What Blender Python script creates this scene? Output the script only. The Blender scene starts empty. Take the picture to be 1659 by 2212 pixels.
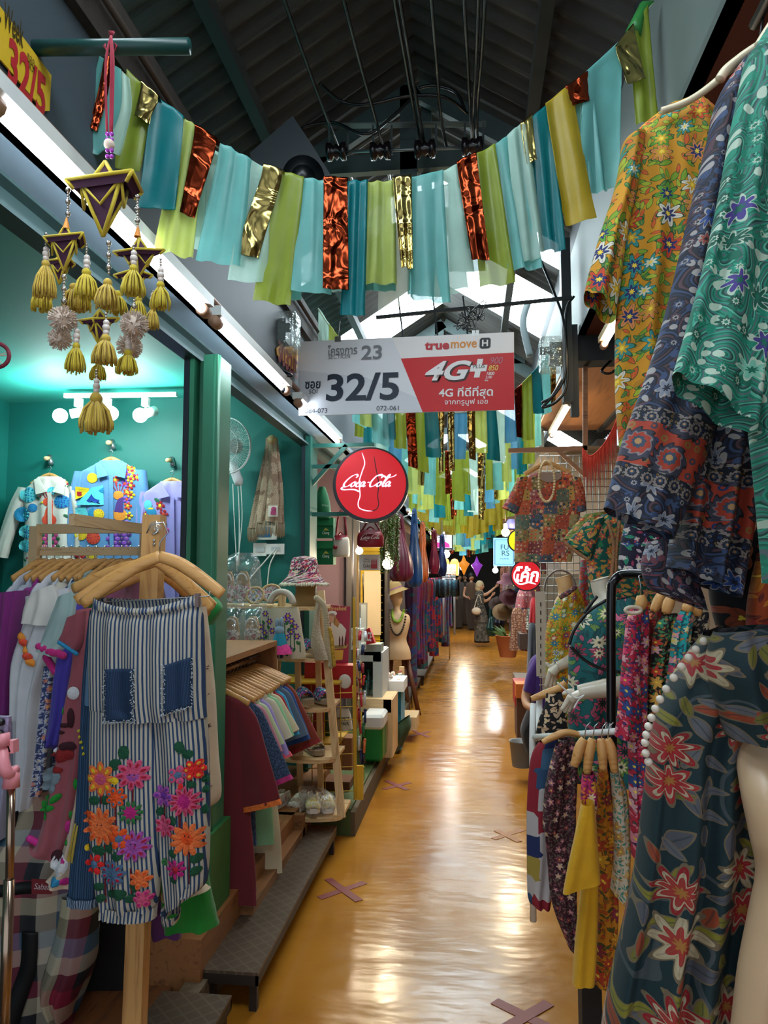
import bpy, bmesh, math, random
from math import sin, cos, pi, atan, atan2, sqrt, radians as R
from mathutils import Vector as V, Matrix, noise as mnoise
from mathutils.bvhtree import BVHTree
SC = bpy.context.scene
COL = SC.collection
# ---------------------------------------------------------------- camera
FW, FH, FOC, EYE = 1659, 2212, 1600.0, 1.7
PIT = atan(132 / FOC)
YAW = atan(190.5 * cos(PIT) / FOC)
cd = bpy.data.cameras.new('camera'); cam = bpy.data.objects.new('camera', cd); COL.objects.link(cam)
cd.sensor_fit = 'VERTICAL'; cd.sensor_height = 36; cd.lens = FOC / FH * 36; cd.clip_end = 200; cd.clip_start = .05
cam.location = (0, 0, EYE); cam.rotation_euler = (pi / 2 + PIT, 0, YAW)
SC.camera = cam
# ---------------------------------------------------------------- light and exposure
SC.view_settings.view_transform = 'Standard'; SC.view_settings.look = 'None'
SC.view_settings.gamma = 1; SC.view_settings.use_curve_mapping = False
SC.view_settings.exposure = 0.88
EMIT_SKY, EMIT_TUBE, EMIT_WARM = 9.0, 14.0, 10.0
w = bpy.data.worlds.new('world'); SC.world = w; w.use_nodes = True
w.node_tree.nodes['Background'].inputs[0].default_value = (.80, .90, 1, 1)
w.node_tree.nodes['Background'].inputs[1].default_value = .6
def area(name, loc, rot, sx, sy, power, col=(1, 1, 1)):
    l = bpy.data.lights.new(name, 'AREA'); l.shape = 'RECTANGLE'; l.size = sx; l.size_y = sy
    l.energy = power; l.color = col
    o = bpy.data.objects.new(name, l); COL.objects.link(o); o.location = loc; o.rotation_euler = rot
    return o
def point(name, loc, power, col=(1, 1, 1), r=.05):
    l = bpy.data.lights.new(name, 'POINT'); l.energy = power; l.color = col; l.shadow_soft_size = r
    o = bpy.data.objects.new(name, l); COL.objects.link(o); o.location = loc
    return o
LIGHTS = dict(fill=1)
# ---------------------------------------------------------------- pixel helpers
_cy, _sy, _cp, _sp = cos(YAW), sin(YAW), cos(PIT), sin(PIT)
_f = V((-_sy * _cp, _cy * _cp, _sp)); _r = V((_cy, _sy, 0)); _u = V((_sy * _sp, -_cy * _sp, _cp))
def ray(px, py): return _f + _r * ((px - FW / 2) / FOC) - _u * ((py - FH / 2) / FOC)
def P(px, py, Y):
    d = ray(px, py); return V((0, 0, EYE)) + d * (Y / d.y)
def PXx(px, py, X):
    d = ray(px, py); return V((0, 0, EYE)) + d * (X / d.x)
def PZ(px, py, Z):
    d = ray(px, py); return V((0, 0, EYE)) + d * ((Z - EYE) / d.z)
# ---------------------------------------------------------------- materials
def lin(h, a=1):
    if not isinstance(h, str): return (*h[:3], a)
    h = h.lstrip('#'); o = []
    for i in (0, 2, 4):
        c = int(h[i:i + 2], 16) / 255; o.append(c / 12.92 if c <= .04045 else ((c + .055) / 1.055) ** 2.4)
    return (*o, a)
class NT:
    def __init__(s, name):
        s.mat = bpy.data.materials.new(name); s.mat.use_nodes = True; s.t = s.mat.node_tree
        s.b = s.t.nodes['Principled BSDF']; s.o = s.t.nodes['Material Output']
    def put(s, sock, v):
        if isinstance(v, bpy.types.NodeSocket): s.t.links.new(v, sock)
        elif isinstance(v, str): sock.default_value = lin(v)
        else: sock.default_value = v
    def n(s, typ, out=0, props=None, **kw):
        x = s.t.nodes.new('ShaderNode' + typ)
        for k, v in (props or {}).items(): setattr(x, k, v)
        for k, v in kw.items(): s.put(x.inputs[k.replace('_', ' ')], v)
        return x.outputs[out] if out is not None else x
    def m(s, op, *a):
        x = s.t.nodes.new('ShaderNodeMath'); x.operation = op
        for i, v in enumerate(a): s.put(x.inputs[i], v)
        return x.outputs[0]
    def vm(s, op, *a, out=0):
        x = s.t.nodes.new('ShaderNodeVectorMath'); x.operation = op
        for i, v in enumerate(a):
            if op == 'SCALE' and i == 1: s.put(x.inputs['Scale'], v)
            else: s.put(x.inputs[i], v)
        return x.outputs[out]
    def mix(s, f, a, b, mode='MIX'):
        x = s.t.nodes.new('ShaderNodeMix'); x.data_type = 'RGBA'; x.blend_type = mode
        s.put(x.inputs[0], f); s.put(x.inputs[6], a); s.put(x.inputs[7], b)
        return x.outputs[2]
    def ramp(s, f, cols, const=True, pos=None):
        x = s.t.nodes.new('ShaderNodeValToRGB'); cr = x.color_ramp; s.put(x.inputs[0], f)
        cr.interpolation = 'CONSTANT' if const else 'LINEAR'
        n = len(cols)
        while len(cr.elements) < n: cr.elements.new(.5)
        for i, c in enumerate(cols):
            cr.elements[i].position = pos[i] if pos else (i / n if const else i / max(1, n - 1))
        for i, c in enumerate(cols): cr.elements[i].color = lin(c)
        return x.outputs[0]
    def uv(s, sc=1.0, rot=0):
        u = s.n('TexCoord', 2)
        x = s.n('Mapping', None); s.put(x.inputs[0], u); x.inputs['Scale'].default_value = (sc, sc, sc)
        x.inputs['Rotation'].default_value = (0, 0, rot)
        return x.outputs[0]
    def xyz(s, v):
        x = s.t.nodes.new('ShaderNodeSeparateXYZ'); s.put(x.inputs[0], v); return x.outputs
    def bump(s, h, st=.3, d=.005):
        x = s.n('Bump', 0, None, Strength=st, Distance=d, Height=h); s.put(s.b.inputs['Normal'], x)
    def fin(s, col, rough=.8, metal=0, spec=None, sheen=0, trans=0, alpha=1, emit=0, ecol=None):
        s.put(s.b.inputs['Base Color'], col); s.put(s.b.inputs['Roughness'], rough); s.put(s.b.inputs['Metallic'], metal)
        if spec is not None: s.b.inputs['Specular IOR Level'].default_value = spec
        if sheen: s.b.inputs['Sheen Weight'].default_value = sheen
        s.put(s.b.inputs['Alpha'], alpha)
        if emit: s.put(s.b.inputs['Emission Color'], ecol if ecol is not None else col); s.b.inputs['Emission Strength'].default_value = emit
        if trans: s.b.inputs['Transmission Weight'].default_value = trans
        return s.mat
_mc = {}
def M(col, rough=.55, metal=0, var=.12, sc=12, bump=0, **k):
    key = ('M', str(col), rough, metal, var, sc, bump, str(k))
    if key in _mc: return _mc[key]
    s = NT('plain'); oc = s.n('TexCoord', 3)
    nz = s.n('TexNoise', 0, None, Vector=oc, Scale=float(sc), Detail=4.0)
    f = s.m('MULTIPLY', s.m('SUBTRACT', nz, .5), var * 4)
    c = s.mix(s.m('ADD', .5, f), tuple(x * (1 - var) for x in lin(col)[:3]) + (1,), tuple(min(1, x * (1 + var)) for x in lin(col)[:3]) + (1,))
    if bump: s.bump(nz, bump, .01)
    _mc[key] = s.fin(c, rough, metal, **k); return _mc[key]
def cloth(col, rough=.85, weave=900, sheen=.2, alpha=1, c2=None):
    key = ('C', col, rough, weave, sheen, alpha, c2)
    if key in _mc: return _mc[key]
    s = NT('cloth'); uv = s.uv()
    nz = s.n('TexNoise', 0, None, Vector=uv, Scale=9.0, Detail=5.0)
    wv = s.n('TexNoise', 0, None, Vector=uv, Scale=float(weave), Detail=2.0)
    base = lin(col)
    c = s.mix(nz, tuple(x * .82 for x in base[:3]) + (1,), tuple(min(1, x * 1.15) for x in base[:3]) + (1,))
    if c2: c = s.mix(s.m('GREATER_THAN', wv, .52), c, c2)
    s.bump(s.m('ADD', s.m('MULTIPLY', nz, .6), wv), .35, .004)
    _mc[key] = s.fin(c, rough, 0, sheen=sheen, alpha=alpha); return _mc[key]
def wood(c1='c8935a', c2='a06a38', rough=.5, sc=1.0, axis='z'):
    key = ('W', c1, c2, rough, sc, axis)
    if key in _mc: return _mc[key]
    s = NT('wood'); oc = s.n('TexCoord', 3)
    mp = s.n('Mapping', None); s.put(mp.inputs[0], oc)
    mp.inputs['Scale'].default_value = {'z': (30 * sc, 30 * sc, 2.5 * sc), 'x': (2.5 * sc, 30 * sc, 30 * sc), 'y': (30 * sc, 2.5 * sc, 30 * sc)}[axis]
    nz = s.n('TexNoise', 0, None, Vector=mp.outputs[0], Scale=1.0, Detail=6.0, Distortion=1.2)
    c = s.ramp(nz, [c2, c1, c1, c2], const=False, pos=[.3, .45, .6, .75])
    s.bump(nz, .15, .003)
    _mc[key] = s.fin(c, rough); return _mc[key]
def cellpt(s, uv, scale, rnd=1.0):
    """voronoi cell: local vector, random colour"""
    x = s.n('TexVoronoi', None, {'voronoi_dimensions': '2D'}, Scale=float(scale), Randomness=rnd)
    s.put(x.inputs['Vector'], uv)
    v = s.vm('SUBTRACT', s.vm('SCALE', uv, float(scale)), s.vm('SCALE', x.outputs['Position'], float(scale)))
    return s.vm('MULTIPLY', v, (1, 1, 0)), x.outputs['Color']
def floral(base, flowers, leaves, scale=9, petals=6, size=.34, inner=None, center='f2d040', outline=None, vine=None,
           leafs=None, rough=.8, base2=None, rnd=.75, ringc=None, lsize=1.0, border=None):
    key = ('F', base, tuple(flowers), tuple(leaves), scale, petals, size, str(inner), center, outline, vine, leafs, base2, rnd, ringc, lsize, str(border))
    if key in _mc: return _mc[key]
    s = NT('floral_print'); uv = s.uv()
    wob = s.n('TexNoise', 1, None, Vector=uv, Scale=scale * 1.3, Detail=1.0)
    uw = s.vm('ADD', uv, s.vm('SCALE', s.vm('SUBTRACT', wob, (.5, .5, .5)), .25 / scale))
    col = lin(base)
    if base2:
        bn = s.n('TexNoise', 0, None, Vector=uv, Scale=scale * .45, Detail=1.0)
        col = s.mix(s.m('GREATER_THAN', bn, .53), base, base2)
    if vine:
        vn = s.n('TexNoise', 0, None, Vector=uv, Scale=scale * .8, Detail=.5)
        ln = s.m('LESS_THAN', s.m('ABSOLUTE', s.m('SUBTRACT', vn, .5)), .009)
        col = s.mix(ln, col, vine)
    # leaves : small ellipses, rotated at random
    for k, lsc in enumerate((leafs or scale * 2.1, (leafs or scale * 2.1) * 1.45)):
        off = s.vm('ADD', uw, (3.7 * k + 1.3, 2.1, 0))
        v, rc = cellpt(s, off, lsc, 1.0); r3 = s.xyz(rc); c3 = s.xyz(v)
        a = s.m('MULTIPLY', r3[0], 6.28); ca = s.m('COSINE', a); sa = s.m('SINE', a)
        xx = s.m('ADD', s.m('MULTIPLY', c3[0], ca), s.m('MULTIPLY', c3[1], sa))
        yy = s.m('SUBTRACT', s.m('MULTIPLY', c3[1], ca), s.m('MULTIPLY', c3[0], sa))
        d = s.m('ADD', s.m('POWER', s.m('MULTIPLY', s.m('ABSOLUTE', xx), 2.5 / lsize), 1.5), s.m('POWER', s.m('MULTIPLY', s.m('ABSOLUTE', yy), 6.0 / lsize), 1.5))
        lc = s.ramp(r3[1], list(leaves))
        if outline: col = s.mix(s.m('LESS_THAN', d, 1.25), col, outline)
        col = s.mix(s.m('LESS_THAN', d, .95), col, lc)
        rib = s.m('MULTIPLY', s.m('LESS_THAN', s.m('ABSOLUTE', yy), .018), s.m('LESS_THAN', d, .8))
        col = s.mix(s.m('MULTIPLY', rib, .5), col, base)
    v, rc = cellpt(s, uw, scale, rnd); c3 = s.xyz(v); r3 = s.xyz(rc)
    rr = s.vm('LENGTH', v, out=1)
    th = s.m('ADD', s.m('ARCTAN2', c3[1], c3[0]), s.m('MULTIPLY', r3[2], 6.28))
    pet = s.m('ADD', .74, s.m('MULTIPLY', .26, s.m('COSINE', s.m('MULTIPLY', th, float(petals)))))
    q = s.m('DIVIDE', rr, s.m('MULTIPLY', s.m('MULTIPLY', pet, size), s.m('ADD', .65, s.m('MULTIPLY', r3[0], .5))))
    fc = s.ramp(r3[1], list(flowers))
    if outline: col = s.mix(s.m('LESS_THAN', q, 1.16), col, outline)
    col = s.mix(s.m('LESS_THAN', q, 1.0), col, fc)
    if ringc: col = s.mix(s.m('MULTIPLY', s.m('LESS_THAN', q, .78), s.m('GREATER_THAN', q, .62)), col, ringc)
    if inner: col = s.mix(s.m('LESS_THAN', q, .6), col, s.ramp(r3[0], list(inner)))
    st = s.m('GREATER_THAN', s.m('COSINE', s.m('MULTIPLY', th, petals * 2.0)), .86)
    col = s.mix(s.m('MULTIPLY', s.m('MULTIPLY', st, .35), s.m('LESS_THAN', q, .9)), col, outline or base)
    col = s.mix(s.m('LESS_THAN', q, .24), col, center)
    if border:
        col = border(s, uv, col)
    nz = s.n('TexNoise', 0, None, Vector=uv, Scale=700.0, Detail=1.0)
    s.bump(nz, .2, .002)
    _mc[key] = s.fin(col, rough, sheen=.02); return _mc[key]
def paisley(cols, scale=7, spot=None, spotc='ffffff', bands=5.0, border=None, rough=.75, fl=None):
    s = NT('paisley_print'); uv = s.uv()
    wob = s.n('TexNoise', 1, None, Vector=uv, Scale=scale * .9, Detail=1.5)
    uw = s.vm('ADD', uv, s.vm('SCALE', s.vm('SUBTRACT', wob, (.5, .5, .5)), .9 / scale))
    x = s.n('TexVoronoi', None, {'voronoi_dimensions': '2D', 'feature': 'F1'}, Scale=float(scale)); s.put(x.inputs['Vector'], uw)
    d = x.outputs['Distance']
    f = s.m('FRACT', s.m('ADD', s.m('MULTIPLY', d, bands), s.xyz(x.outputs['Color'])[0]))
    col = s.ramp(f, cols)
    # small ornaments along the bands
    v, rc = cellpt(s, uw, scale * 4.5, .6); r3 = s.xyz(rc); rr = s.vm('LENGTH', v, out=1)
    dot = s.m('MULTIPLY', s.m('LESS_THAN', rr, .36), s.m('GREATER_THAN', r3[0], .35))
    col = s.mix(dot, col, s.ramp(r3[1], [spotc, cols[0], cols[-1]]))
    col = s.mix(s.m('LESS_THAN', s.m('MULTIPLY', rr, s.m('ADD', .1, dot)), .1), col, col)
    v, rc = cellpt(s, uv, scale * 2.6, .8); c3 = s.xyz(v); r3 = s.xyz(rc); rr = s.vm('LENGTH', v, out=1); th = s.m('ARCTAN2', c3[1], c3[0])
    q = s.m('DIVIDE', rr, s.m('ADD', .3, s.m('MULTIPLY', .07, s.m('COSINE', s.m('MULTIPLY', th, 8.0))))); on = s.m('GREATER_THAN', r3[0], .5)
    col = s.mix(s.m('MULTIPLY', on, s.m('LESS_THAN', q, 1.0)), col, cols[0]); col = s.mix(s.m('MULTIPLY', on, s.m('LESS_THAN', q, .8)), col, s.ramp(r3[1], [cols[1], cols[-1], cols[3]])); col = s.mix(s.m('MULTIPLY', on, s.m('LESS_THAN', q, .45)), col, spotc); col = s.mix(s.m('MULTIPLY', on, s.m('LESS_THAN', q, .25)), col, cols[0])
    if spot:
        v, rc = cellpt(s, uw, scale * 1.3, .9); c3 = s.xyz(v); r3 = s.xyz(rc); rr = s.vm('LENGTH', v, out=1)
        th = s.m('ARCTAN2', c3[1], c3[0]); q = s.m('DIVIDE', rr, s.m('ADD', .2, s.m('MULTIPLY', .07, s.m('COSINE', s.m('MULTIPLY', th, 7.0)))))
        on = s.m('GREATER_THAN', r3[0], .45)
        col = s.mix(s.m('MULTIPLY', on, s.m('LESS_THAN', q, 1.25)), col, spotc)
        col = s.mix(s.m('MULTIPLY', on, s.m('LESS_THAN', q, 1.0)), col, s.ramp(r3[1], spot))
        col = s.mix(s.m('MULTIPLY', on, s.m('LESS_THAN', q, .4)), col, cols[0])
    if border: col = border(s, uv, col)
    nz = s.n('TexNoise', 0, None, Vector=uv, Scale=700.0, Detail=1.0)
    s.bump(nz, .2, .002)
    return s.fin(col, rough, sheen=.02)
def stripes(c1, c2, freq=90, duty=.5, wob=.02, rough=.85, axis=0):
    s = NT('striped_cloth'); uv = s.uv(); c = s.xyz(uv)
    nz = s.n('TexNoise', 0, None, Vector=uv, Scale=14.0, Detail=2.0)
    f = s.m('FRACT', s.m('ADD', s.m('MULTIPLY', c[axis], float(freq)), s.m('MULTIPLY', nz, wob * 10)))
    n2 = s.n('TexNoise', 0, None, Vector=uv, Scale=60.0, Detail=4.0)
    a = s.mix(n2, tuple(x * .7 for x in lin(c1)[:3]) + (1,), c1); a = s.mix(s.m('LESS_THAN', f, duty), c2, a)
    s.bump(s.m('ADD', s.m('MULTIPLY', f, .3), n2), .3, .003)
    return s.fin(a, rough)
def plaid(size=.06, cols=('8b2f45', '1f2a35', 'b9ad9c', '5a8299', '2e2a28', 'c0b6a4')):
    s = NT('plaid_cloth'); uv = s.uv(); c = s.xyz(uv); n = len(cols)
    a = s.ramp(s.m('FRACT', s.m('DIVIDE', c[0], size * n)), list(cols)); b = s.ramp(s.m('FRACT', s.m('DIVIDE', c[1], size * n)), list(cols))
    m = s.mix(.5, a, b)
    nz = s.n('TexNoise', 0, None, Vector=uv, Scale=500.0)
    s.bump(nz, .3, .002); return s.fin(m, .6)
def patchwork(cols, size=.08, fl=None, rnd=0.0, mot=60):
    s = NT('patchwork_cloth'); uv = s.uv(1 / size)
    x = s.n('TexVoronoi', None, {'voronoi_dimensions': '2D', 'distance': 'CHEBYCHEV'}, Scale=1.0, Randomness=rnd); s.put(x.inputs['Vector'], uv)
    r3 = s.xyz(x.outputs['Color'])
    col = s.ramp(r3[0], list(cols)); u2 = s.uv(); u2 = s.vm('ADD', u2, s.vm('SCALE', x.outputs['Color'], 3.0))
    if fl:
        v, rc = cellpt(s, u2, mot, .5); q3 = s.xyz(rc); rr = s.vm('LENGTH', v, out=1)
        col = s.mix(s.m('LESS_THAN', rr, s.m('ADD', .18, s.m('MULTIPLY', r3[2], .25))), col, s.ramp(s.m('FRACT', s.m('ADD', q3[0], r3[1])), list(fl)))
        col = s.mix(s.m('LESS_THAN', rr, .1), col, s.ramp(q3[1], list(fl)[::-1]))
    nz = s.n('TexNoise', 0, None, Vector=s.uv(), Scale=500.0)
    s.bump(nz, .3, .002); return s.fin(col, .85)
def emis(col, st, name='lit'):
    key = ('E', col, st)
    if key in _mc: return _mc[key]
    s = NT(name); _mc[key] = s.fin(lin(col), .4, emit=st); return _mc[key]
def sheer(col, op=.75, name='sheer_fabric', rough=.6):
    key = ('S', col, op)
    if key in _mc: return _mc[key]
    s = NT(name); uv = s.uv()
    nz = s.n('TexNoise', 0, None, Vector=uv, Scale=10.0, Detail=3.0)
    c = s.mix(nz, tuple(x * .8 for x in lin(col)[:3]) + (1,), tuple(min(1, x * 1.15) for x in lin(col)[:3]) + (1,))
    d = s.n('BsdfDiffuse', 0, None, Color=c); t = s.n('BsdfTranslucent', 0, None, Color=c)
    tr = s.n('BsdfTransparent', 0); gl = s.n('BsdfGlossy', 0, None, Roughness=.35, Color=(.5, .5, .5, 1))
    def mx(f, a, b):
        x = s.t.nodes.new('ShaderNodeMixShader'); s.put(x.inputs[0], f); s.put(x.inputs[1], a); s.put(x.inputs[2], b); return x.outputs[0]
    a = mx(.5, d, t); a = mx(.06, a, gl); a = mx(op, tr, a)
    s.t.links.new(a, s.o.inputs[0]); _mc[key] = s.mat; return s.mat
def foil(col):
    key = ('FO', col)
    if key in _mc: return _mc[key]
    s = NT('metallic_foil'); oc = s.n('TexCoord', 3)
    nz = s.n('TexNoise', 0, None, Vector=oc, Scale=9.0, Detail=1.5, Distortion=1.5)
    s.bump(nz, .8, .03); _mc[key] = s.fin(lin(col), .22, 1.0); return _mc[key]
def clear(col='eef6f4', rough=.05, alpha=.25):
    key = ('G', col, rough, alpha)
    if key in _mc: return _mc[key]
    s = NT('clear_plastic'); oc = s.n('TexCoord', 3)
    nz = s.n('TexNoise', 0, None, Vector=oc, Scale=25.0, Detail=2.0); s.bump(nz, .6, .02)
    tr = s.n('BsdfTransparent', 0); gl = s.n('BsdfGlossy', 0, None, Roughness=rough, Color=lin(col)); df = s.n('BsdfDiffuse', 0, None, Color=lin(col))
    def mx(f, a, b):
        x = s.t.nodes.new('ShaderNodeMixShader'); s.put(x.inputs[0], f); s.put(x.inputs[1], a); s.put(x.inputs[2], b); return x.outputs[0]
    nzl = s.b.inputs['Normal'].links
    if nzl:
        for g in (gl, df): s.t.links.new(nzl[0].from_socket, g.node.inputs['Normal'])
    fr = s.n('LayerWeight', 1, None, Blend=.35)
    a = mx(.35, gl, df); a = mx(s.m('MAXIMUM', s.m('MULTIPLY', fr, .7), alpha), tr, a)
    s.t.links.new(a, s.o.inputs[0]); _mc[key] = s.mat; return s.mat
# ---------------------------------------------------------------- objects
BASE = {}
def tag(o, label=None, cat=None, group=None, kind=None):
    if label: o['label'] = label
    if cat: o['category'] = cat
    if group: o['group'] = group
    if kind: o['kind'] = kind
    return o
def thing(name, label, cat, loc=(0, 0, 0), group=None, rz=0):
    o = bpy.data.objects.new(name, None); COL.objects.link(o); o.location = loc; o.rotation_euler = (0, 0, rz); o.empty_display_size = .05
    BASE[o.name] = V(loc); tag(o, label, cat, group); return o
def link_copy(root, loc, rz=0, label=None, group=None, sc=None):
    r = root.copy(); COL.objects.link(r); r.location = loc; r.rotation_euler = (0, 0, rz); BASE[r.name] = V(loc)
    if sc: r.scale = sc if isinstance(sc, tuple) else (sc, sc, sc)
    if label: r['label'] = label
    if group: r['group'] = group
    def rec(a, b):
        for ch in list(a.children):
            c = ch.copy(); COL.objects.link(c); c.parent = b; rec(ch, c)
    rec(root, r); return r
def remat(root, mp):
    """give a copy its own materials: mp = {part stem: material}"""
    for ch in root.children:
        st = ch.name.split('.')[0]
        if st in mp: 
            ch.data = ch.data.copy()
            ch.data.materials[0] = mp[st]
class MB:
    def __init__(s): s.v = []; s.f = []; s.m = []; s.uv = []; s.sm = []
    def add(s, vs, fs, mi=0, uvs=None, smooth=True):
        b = len(s.v); s.v += [V(x) for x in vs]
        s.uv += list(uvs) if uvs else [(x[0], x[2] if len(x) > 2 else x[1]) for x in vs]
        for f in fs: s.f.append([i + b for i in f]); s.m.append(mi); s.sm.append(smooth)
        return s
    def box(s, a, b, mi=0, mat=None):
        (x0, y0, z0), (x1, y1, z1) = a, b
        vs = [V(p) for p in ((x0, y0, z0), (x1, y0, z0), (x1, y1, z0), (x0, y1, z0), (x0, y0, z1), (x1, y0, z1), (x1, y1, z1), (x0, y1, z1))]
        if mat: vs = [mat @ p for p in vs]
        return s.add(vs, [(0, 3, 2, 1), (4, 5, 6, 7), (0, 1, 5, 4), (1, 2, 6, 5), (2, 3, 7, 6), (3, 0, 4, 7)], mi, smooth=False)
    def bar(s, a, b, w, d, mi=0, up=(0, 0, 1)):
        """box beam from a to b, w across, d deep"""
        a, b = V(a), V(b); t = (b - a).normalized(); up = V(up)
        if abs(t.dot(up)) > .98: up = V((0, 1, 0))
        x = t.cross(up).normalized(); y = x.cross(t)
        vs = [p + x * i * w / 2 + y * j * d / 2 for p in (a, b) for i, j in ((-1, -1), (1, -1), (1, 1), (-1, 1))]
        return s.add(vs, [(3, 2, 1, 0), (4, 5, 6, 7), (0, 1, 5, 4), (1, 2, 6, 5), (2, 3, 7, 6), (3, 0, 4, 7)], mi, smooth=False)
    def tube(s, pts, r, n=8, mi=0, closed=False, cap=True, flat=1.0, upv=None):
        pts = [V(p) for p in pts]; m = len(pts); rs = r if isinstance(r, (list, tuple)) else [r] * m
        vs = []; uvs = []; L = 0; up = V(upv) if upv else None
        for i, p in enumerate(pts):
            t = (pts[min(m - 1, i + 1)] - pts[max(0, i - 1)]) if not closed else (pts[(i + 1) % m] - pts[i - 1])
            t = t.normalized() if t.length > 1e-9 else V((0, 0, 1))
            if up is None: up = V((0, 0, 1)) if abs(t.z) < .9 else V((1, 0, 0))
            x = t.cross(up); x = x.normalized() if x.length > 1e-6 else V((1, 0, 0)); y = x.cross(t).normalized()
            if not upv: up = y
            if i: L += (p - pts[i - 1]).length
            for k in range(n):
                a = 2 * pi * k / n; vs.append(p + x * cos(a) * rs[i] + y * sin(a) * rs[i] * flat); uvs.append((rs[i] * a, L))
        fs = []
        for i in range(m if closed else m - 1):
            for k in range(n): fs.append((i * n + k, i * n + (k + 1) % n, ((i + 1) % m) * n + (k + 1) % n, ((i + 1) % m) * n + k))
        if cap and not closed: fs += [tuple(range(n))[::-1], tuple((m - 1) * n + k for k in range(n))]
        return s.add(vs, fs, mi, uvs)
    def lathe(s, prof, c=(0, 0, 0), n=20, mi=0, mat=None, a0=0, a1=2 * pi, sx=1, sy=1):
        c = V(c); vs = []; full = abs(a1 - a0 - 2 * pi) < 1e-6; k = n if full else n + 1
        for r, z in prof:
            for i in range(k):
                a = a0 + (a1 - a0) * i / n; p = V((r * cos(a) * sx, r * sin(a) * sy, z)); vs.append((mat @ p if mat else p) + c)
        uvs = [(prof[j][0] * 2 * pi * i / n, prof[j][1]) for j in range(len(prof)) for i in range(k)]
        fs = [(j * k + i, j * k + (i + 1) % k, (j + 1) * k + (i + 1) % k, (j + 1) * k + i) for j in range(len(prof) - 1) for i in range(n)]
        return s.add(vs, fs, mi, uvs)
    def ball(s, c, r, n=10, mi=0, sx=1, sy=1, sz=1):
        pr = [(max(1e-4, r * sin(pi * j / n)), -r * cos(pi * j / n) * sz) for j in range(n + 1)]
        return s.lathe(pr, c, max(6, int(n * 1.4)), mi, sx=sx, sy=sy)
    def poly(s, pts, th, nrm=(0, 1, 0), mi=0, mis=None):
        """flat outline (3D points) given thickness along nrm"""
        n = len(pts); d = V(nrm) * th; pts = [V(p) for p in pts]
        vs = pts + [p + d for p in pts]
        fs = [tuple(range(n)), tuple(range(2 * n - 1, n - 1, -1))] + [(i, (i + 1) % n, (i + 1) % n + n, i + n)[::-1] for i in range(n)]
        b = len(s.f); s.add(vs, fs, mi, smooth=False)
        if mis is not None:
            for k in range(b + 2, len(s.f)): s.m[k] = mis
        return s
    def build(s, name, mats, parent=None, smooth=None, sub=0, **tg):
        mats = mats if isinstance(mats, (list, tuple)) else [mats]
        if parent is not None:
            q = parent
            while q.parent is not None: q = q.parent
            o0 = BASE[q.name]
        else:
            zs = min(p.z for p in s.v); o0 = V(((min(p.x for p in s.v) + max(p.x for p in s.v)) / 2, (min(p.y for p in s.v) + max(p.y for p in s.v)) / 2, zs))
        me = bpy.data.meshes.new(name); me.from_pydata([p - o0 for p in s.v], [], s.f)
        for m in mats: me.materials.append(m)
        me.polygons.foreach_set('material_index', s.m)
        me.polygons.foreach_set('use_smooth', [(x if smooth is None else smooth) for x in s.sm])
        ul = me.uv_layers.new(name='UVMap'); li = [0.0] * (2 * len(me.loops))
        vi = [0] * len(me.loops); me.loops.foreach_get('vertex_index', vi)
        for k, i in enumerate(vi): li[2 * k], li[2 * k + 1] = s.uv[i]
        ul.data.foreach_set('uv', li)
        me.update()
        o = bpy.data.objects.new(name, me); COL.objects.link(o)
        if parent is None: o.location = o0; BASE[o.name] = o0
        else: o.parent = parent
        if sub: md = o.modifiers.new('s', 'SUBSURF'); md.levels = sub; md.render_levels = sub
        tag(o, tg.get('label'), tg.get('cat'), tg.get('group'), tg.get('kind'))
        return o
    def bvh(s): return BVHTree.FromPolygons(s.v, s.f)
def struct(name, mb, mat): return mb.build(name, mat, kind='structure')
def cr(pts, n):
    """catmull-rom through tuples"""
    out = []; m = len(pts); P4 = [V(p) if not isinstance(p, V) else p for p in pts]
    for i in range(m - 1):
        a, b, c, d = P4[max(0, i - 1)], P4[i], P4[i + 1], P4[min(m - 1, i + 2)]
        for k in range(n):
            t = k / n; out.append(.5 * ((2 * b) + (c - a) * t + (2 * a - 5 * b + 4 * c - d) * t * t + (3 * b - a - 3 * c + d) * t ** 3))
    out.append(P4[-1]); return out
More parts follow.
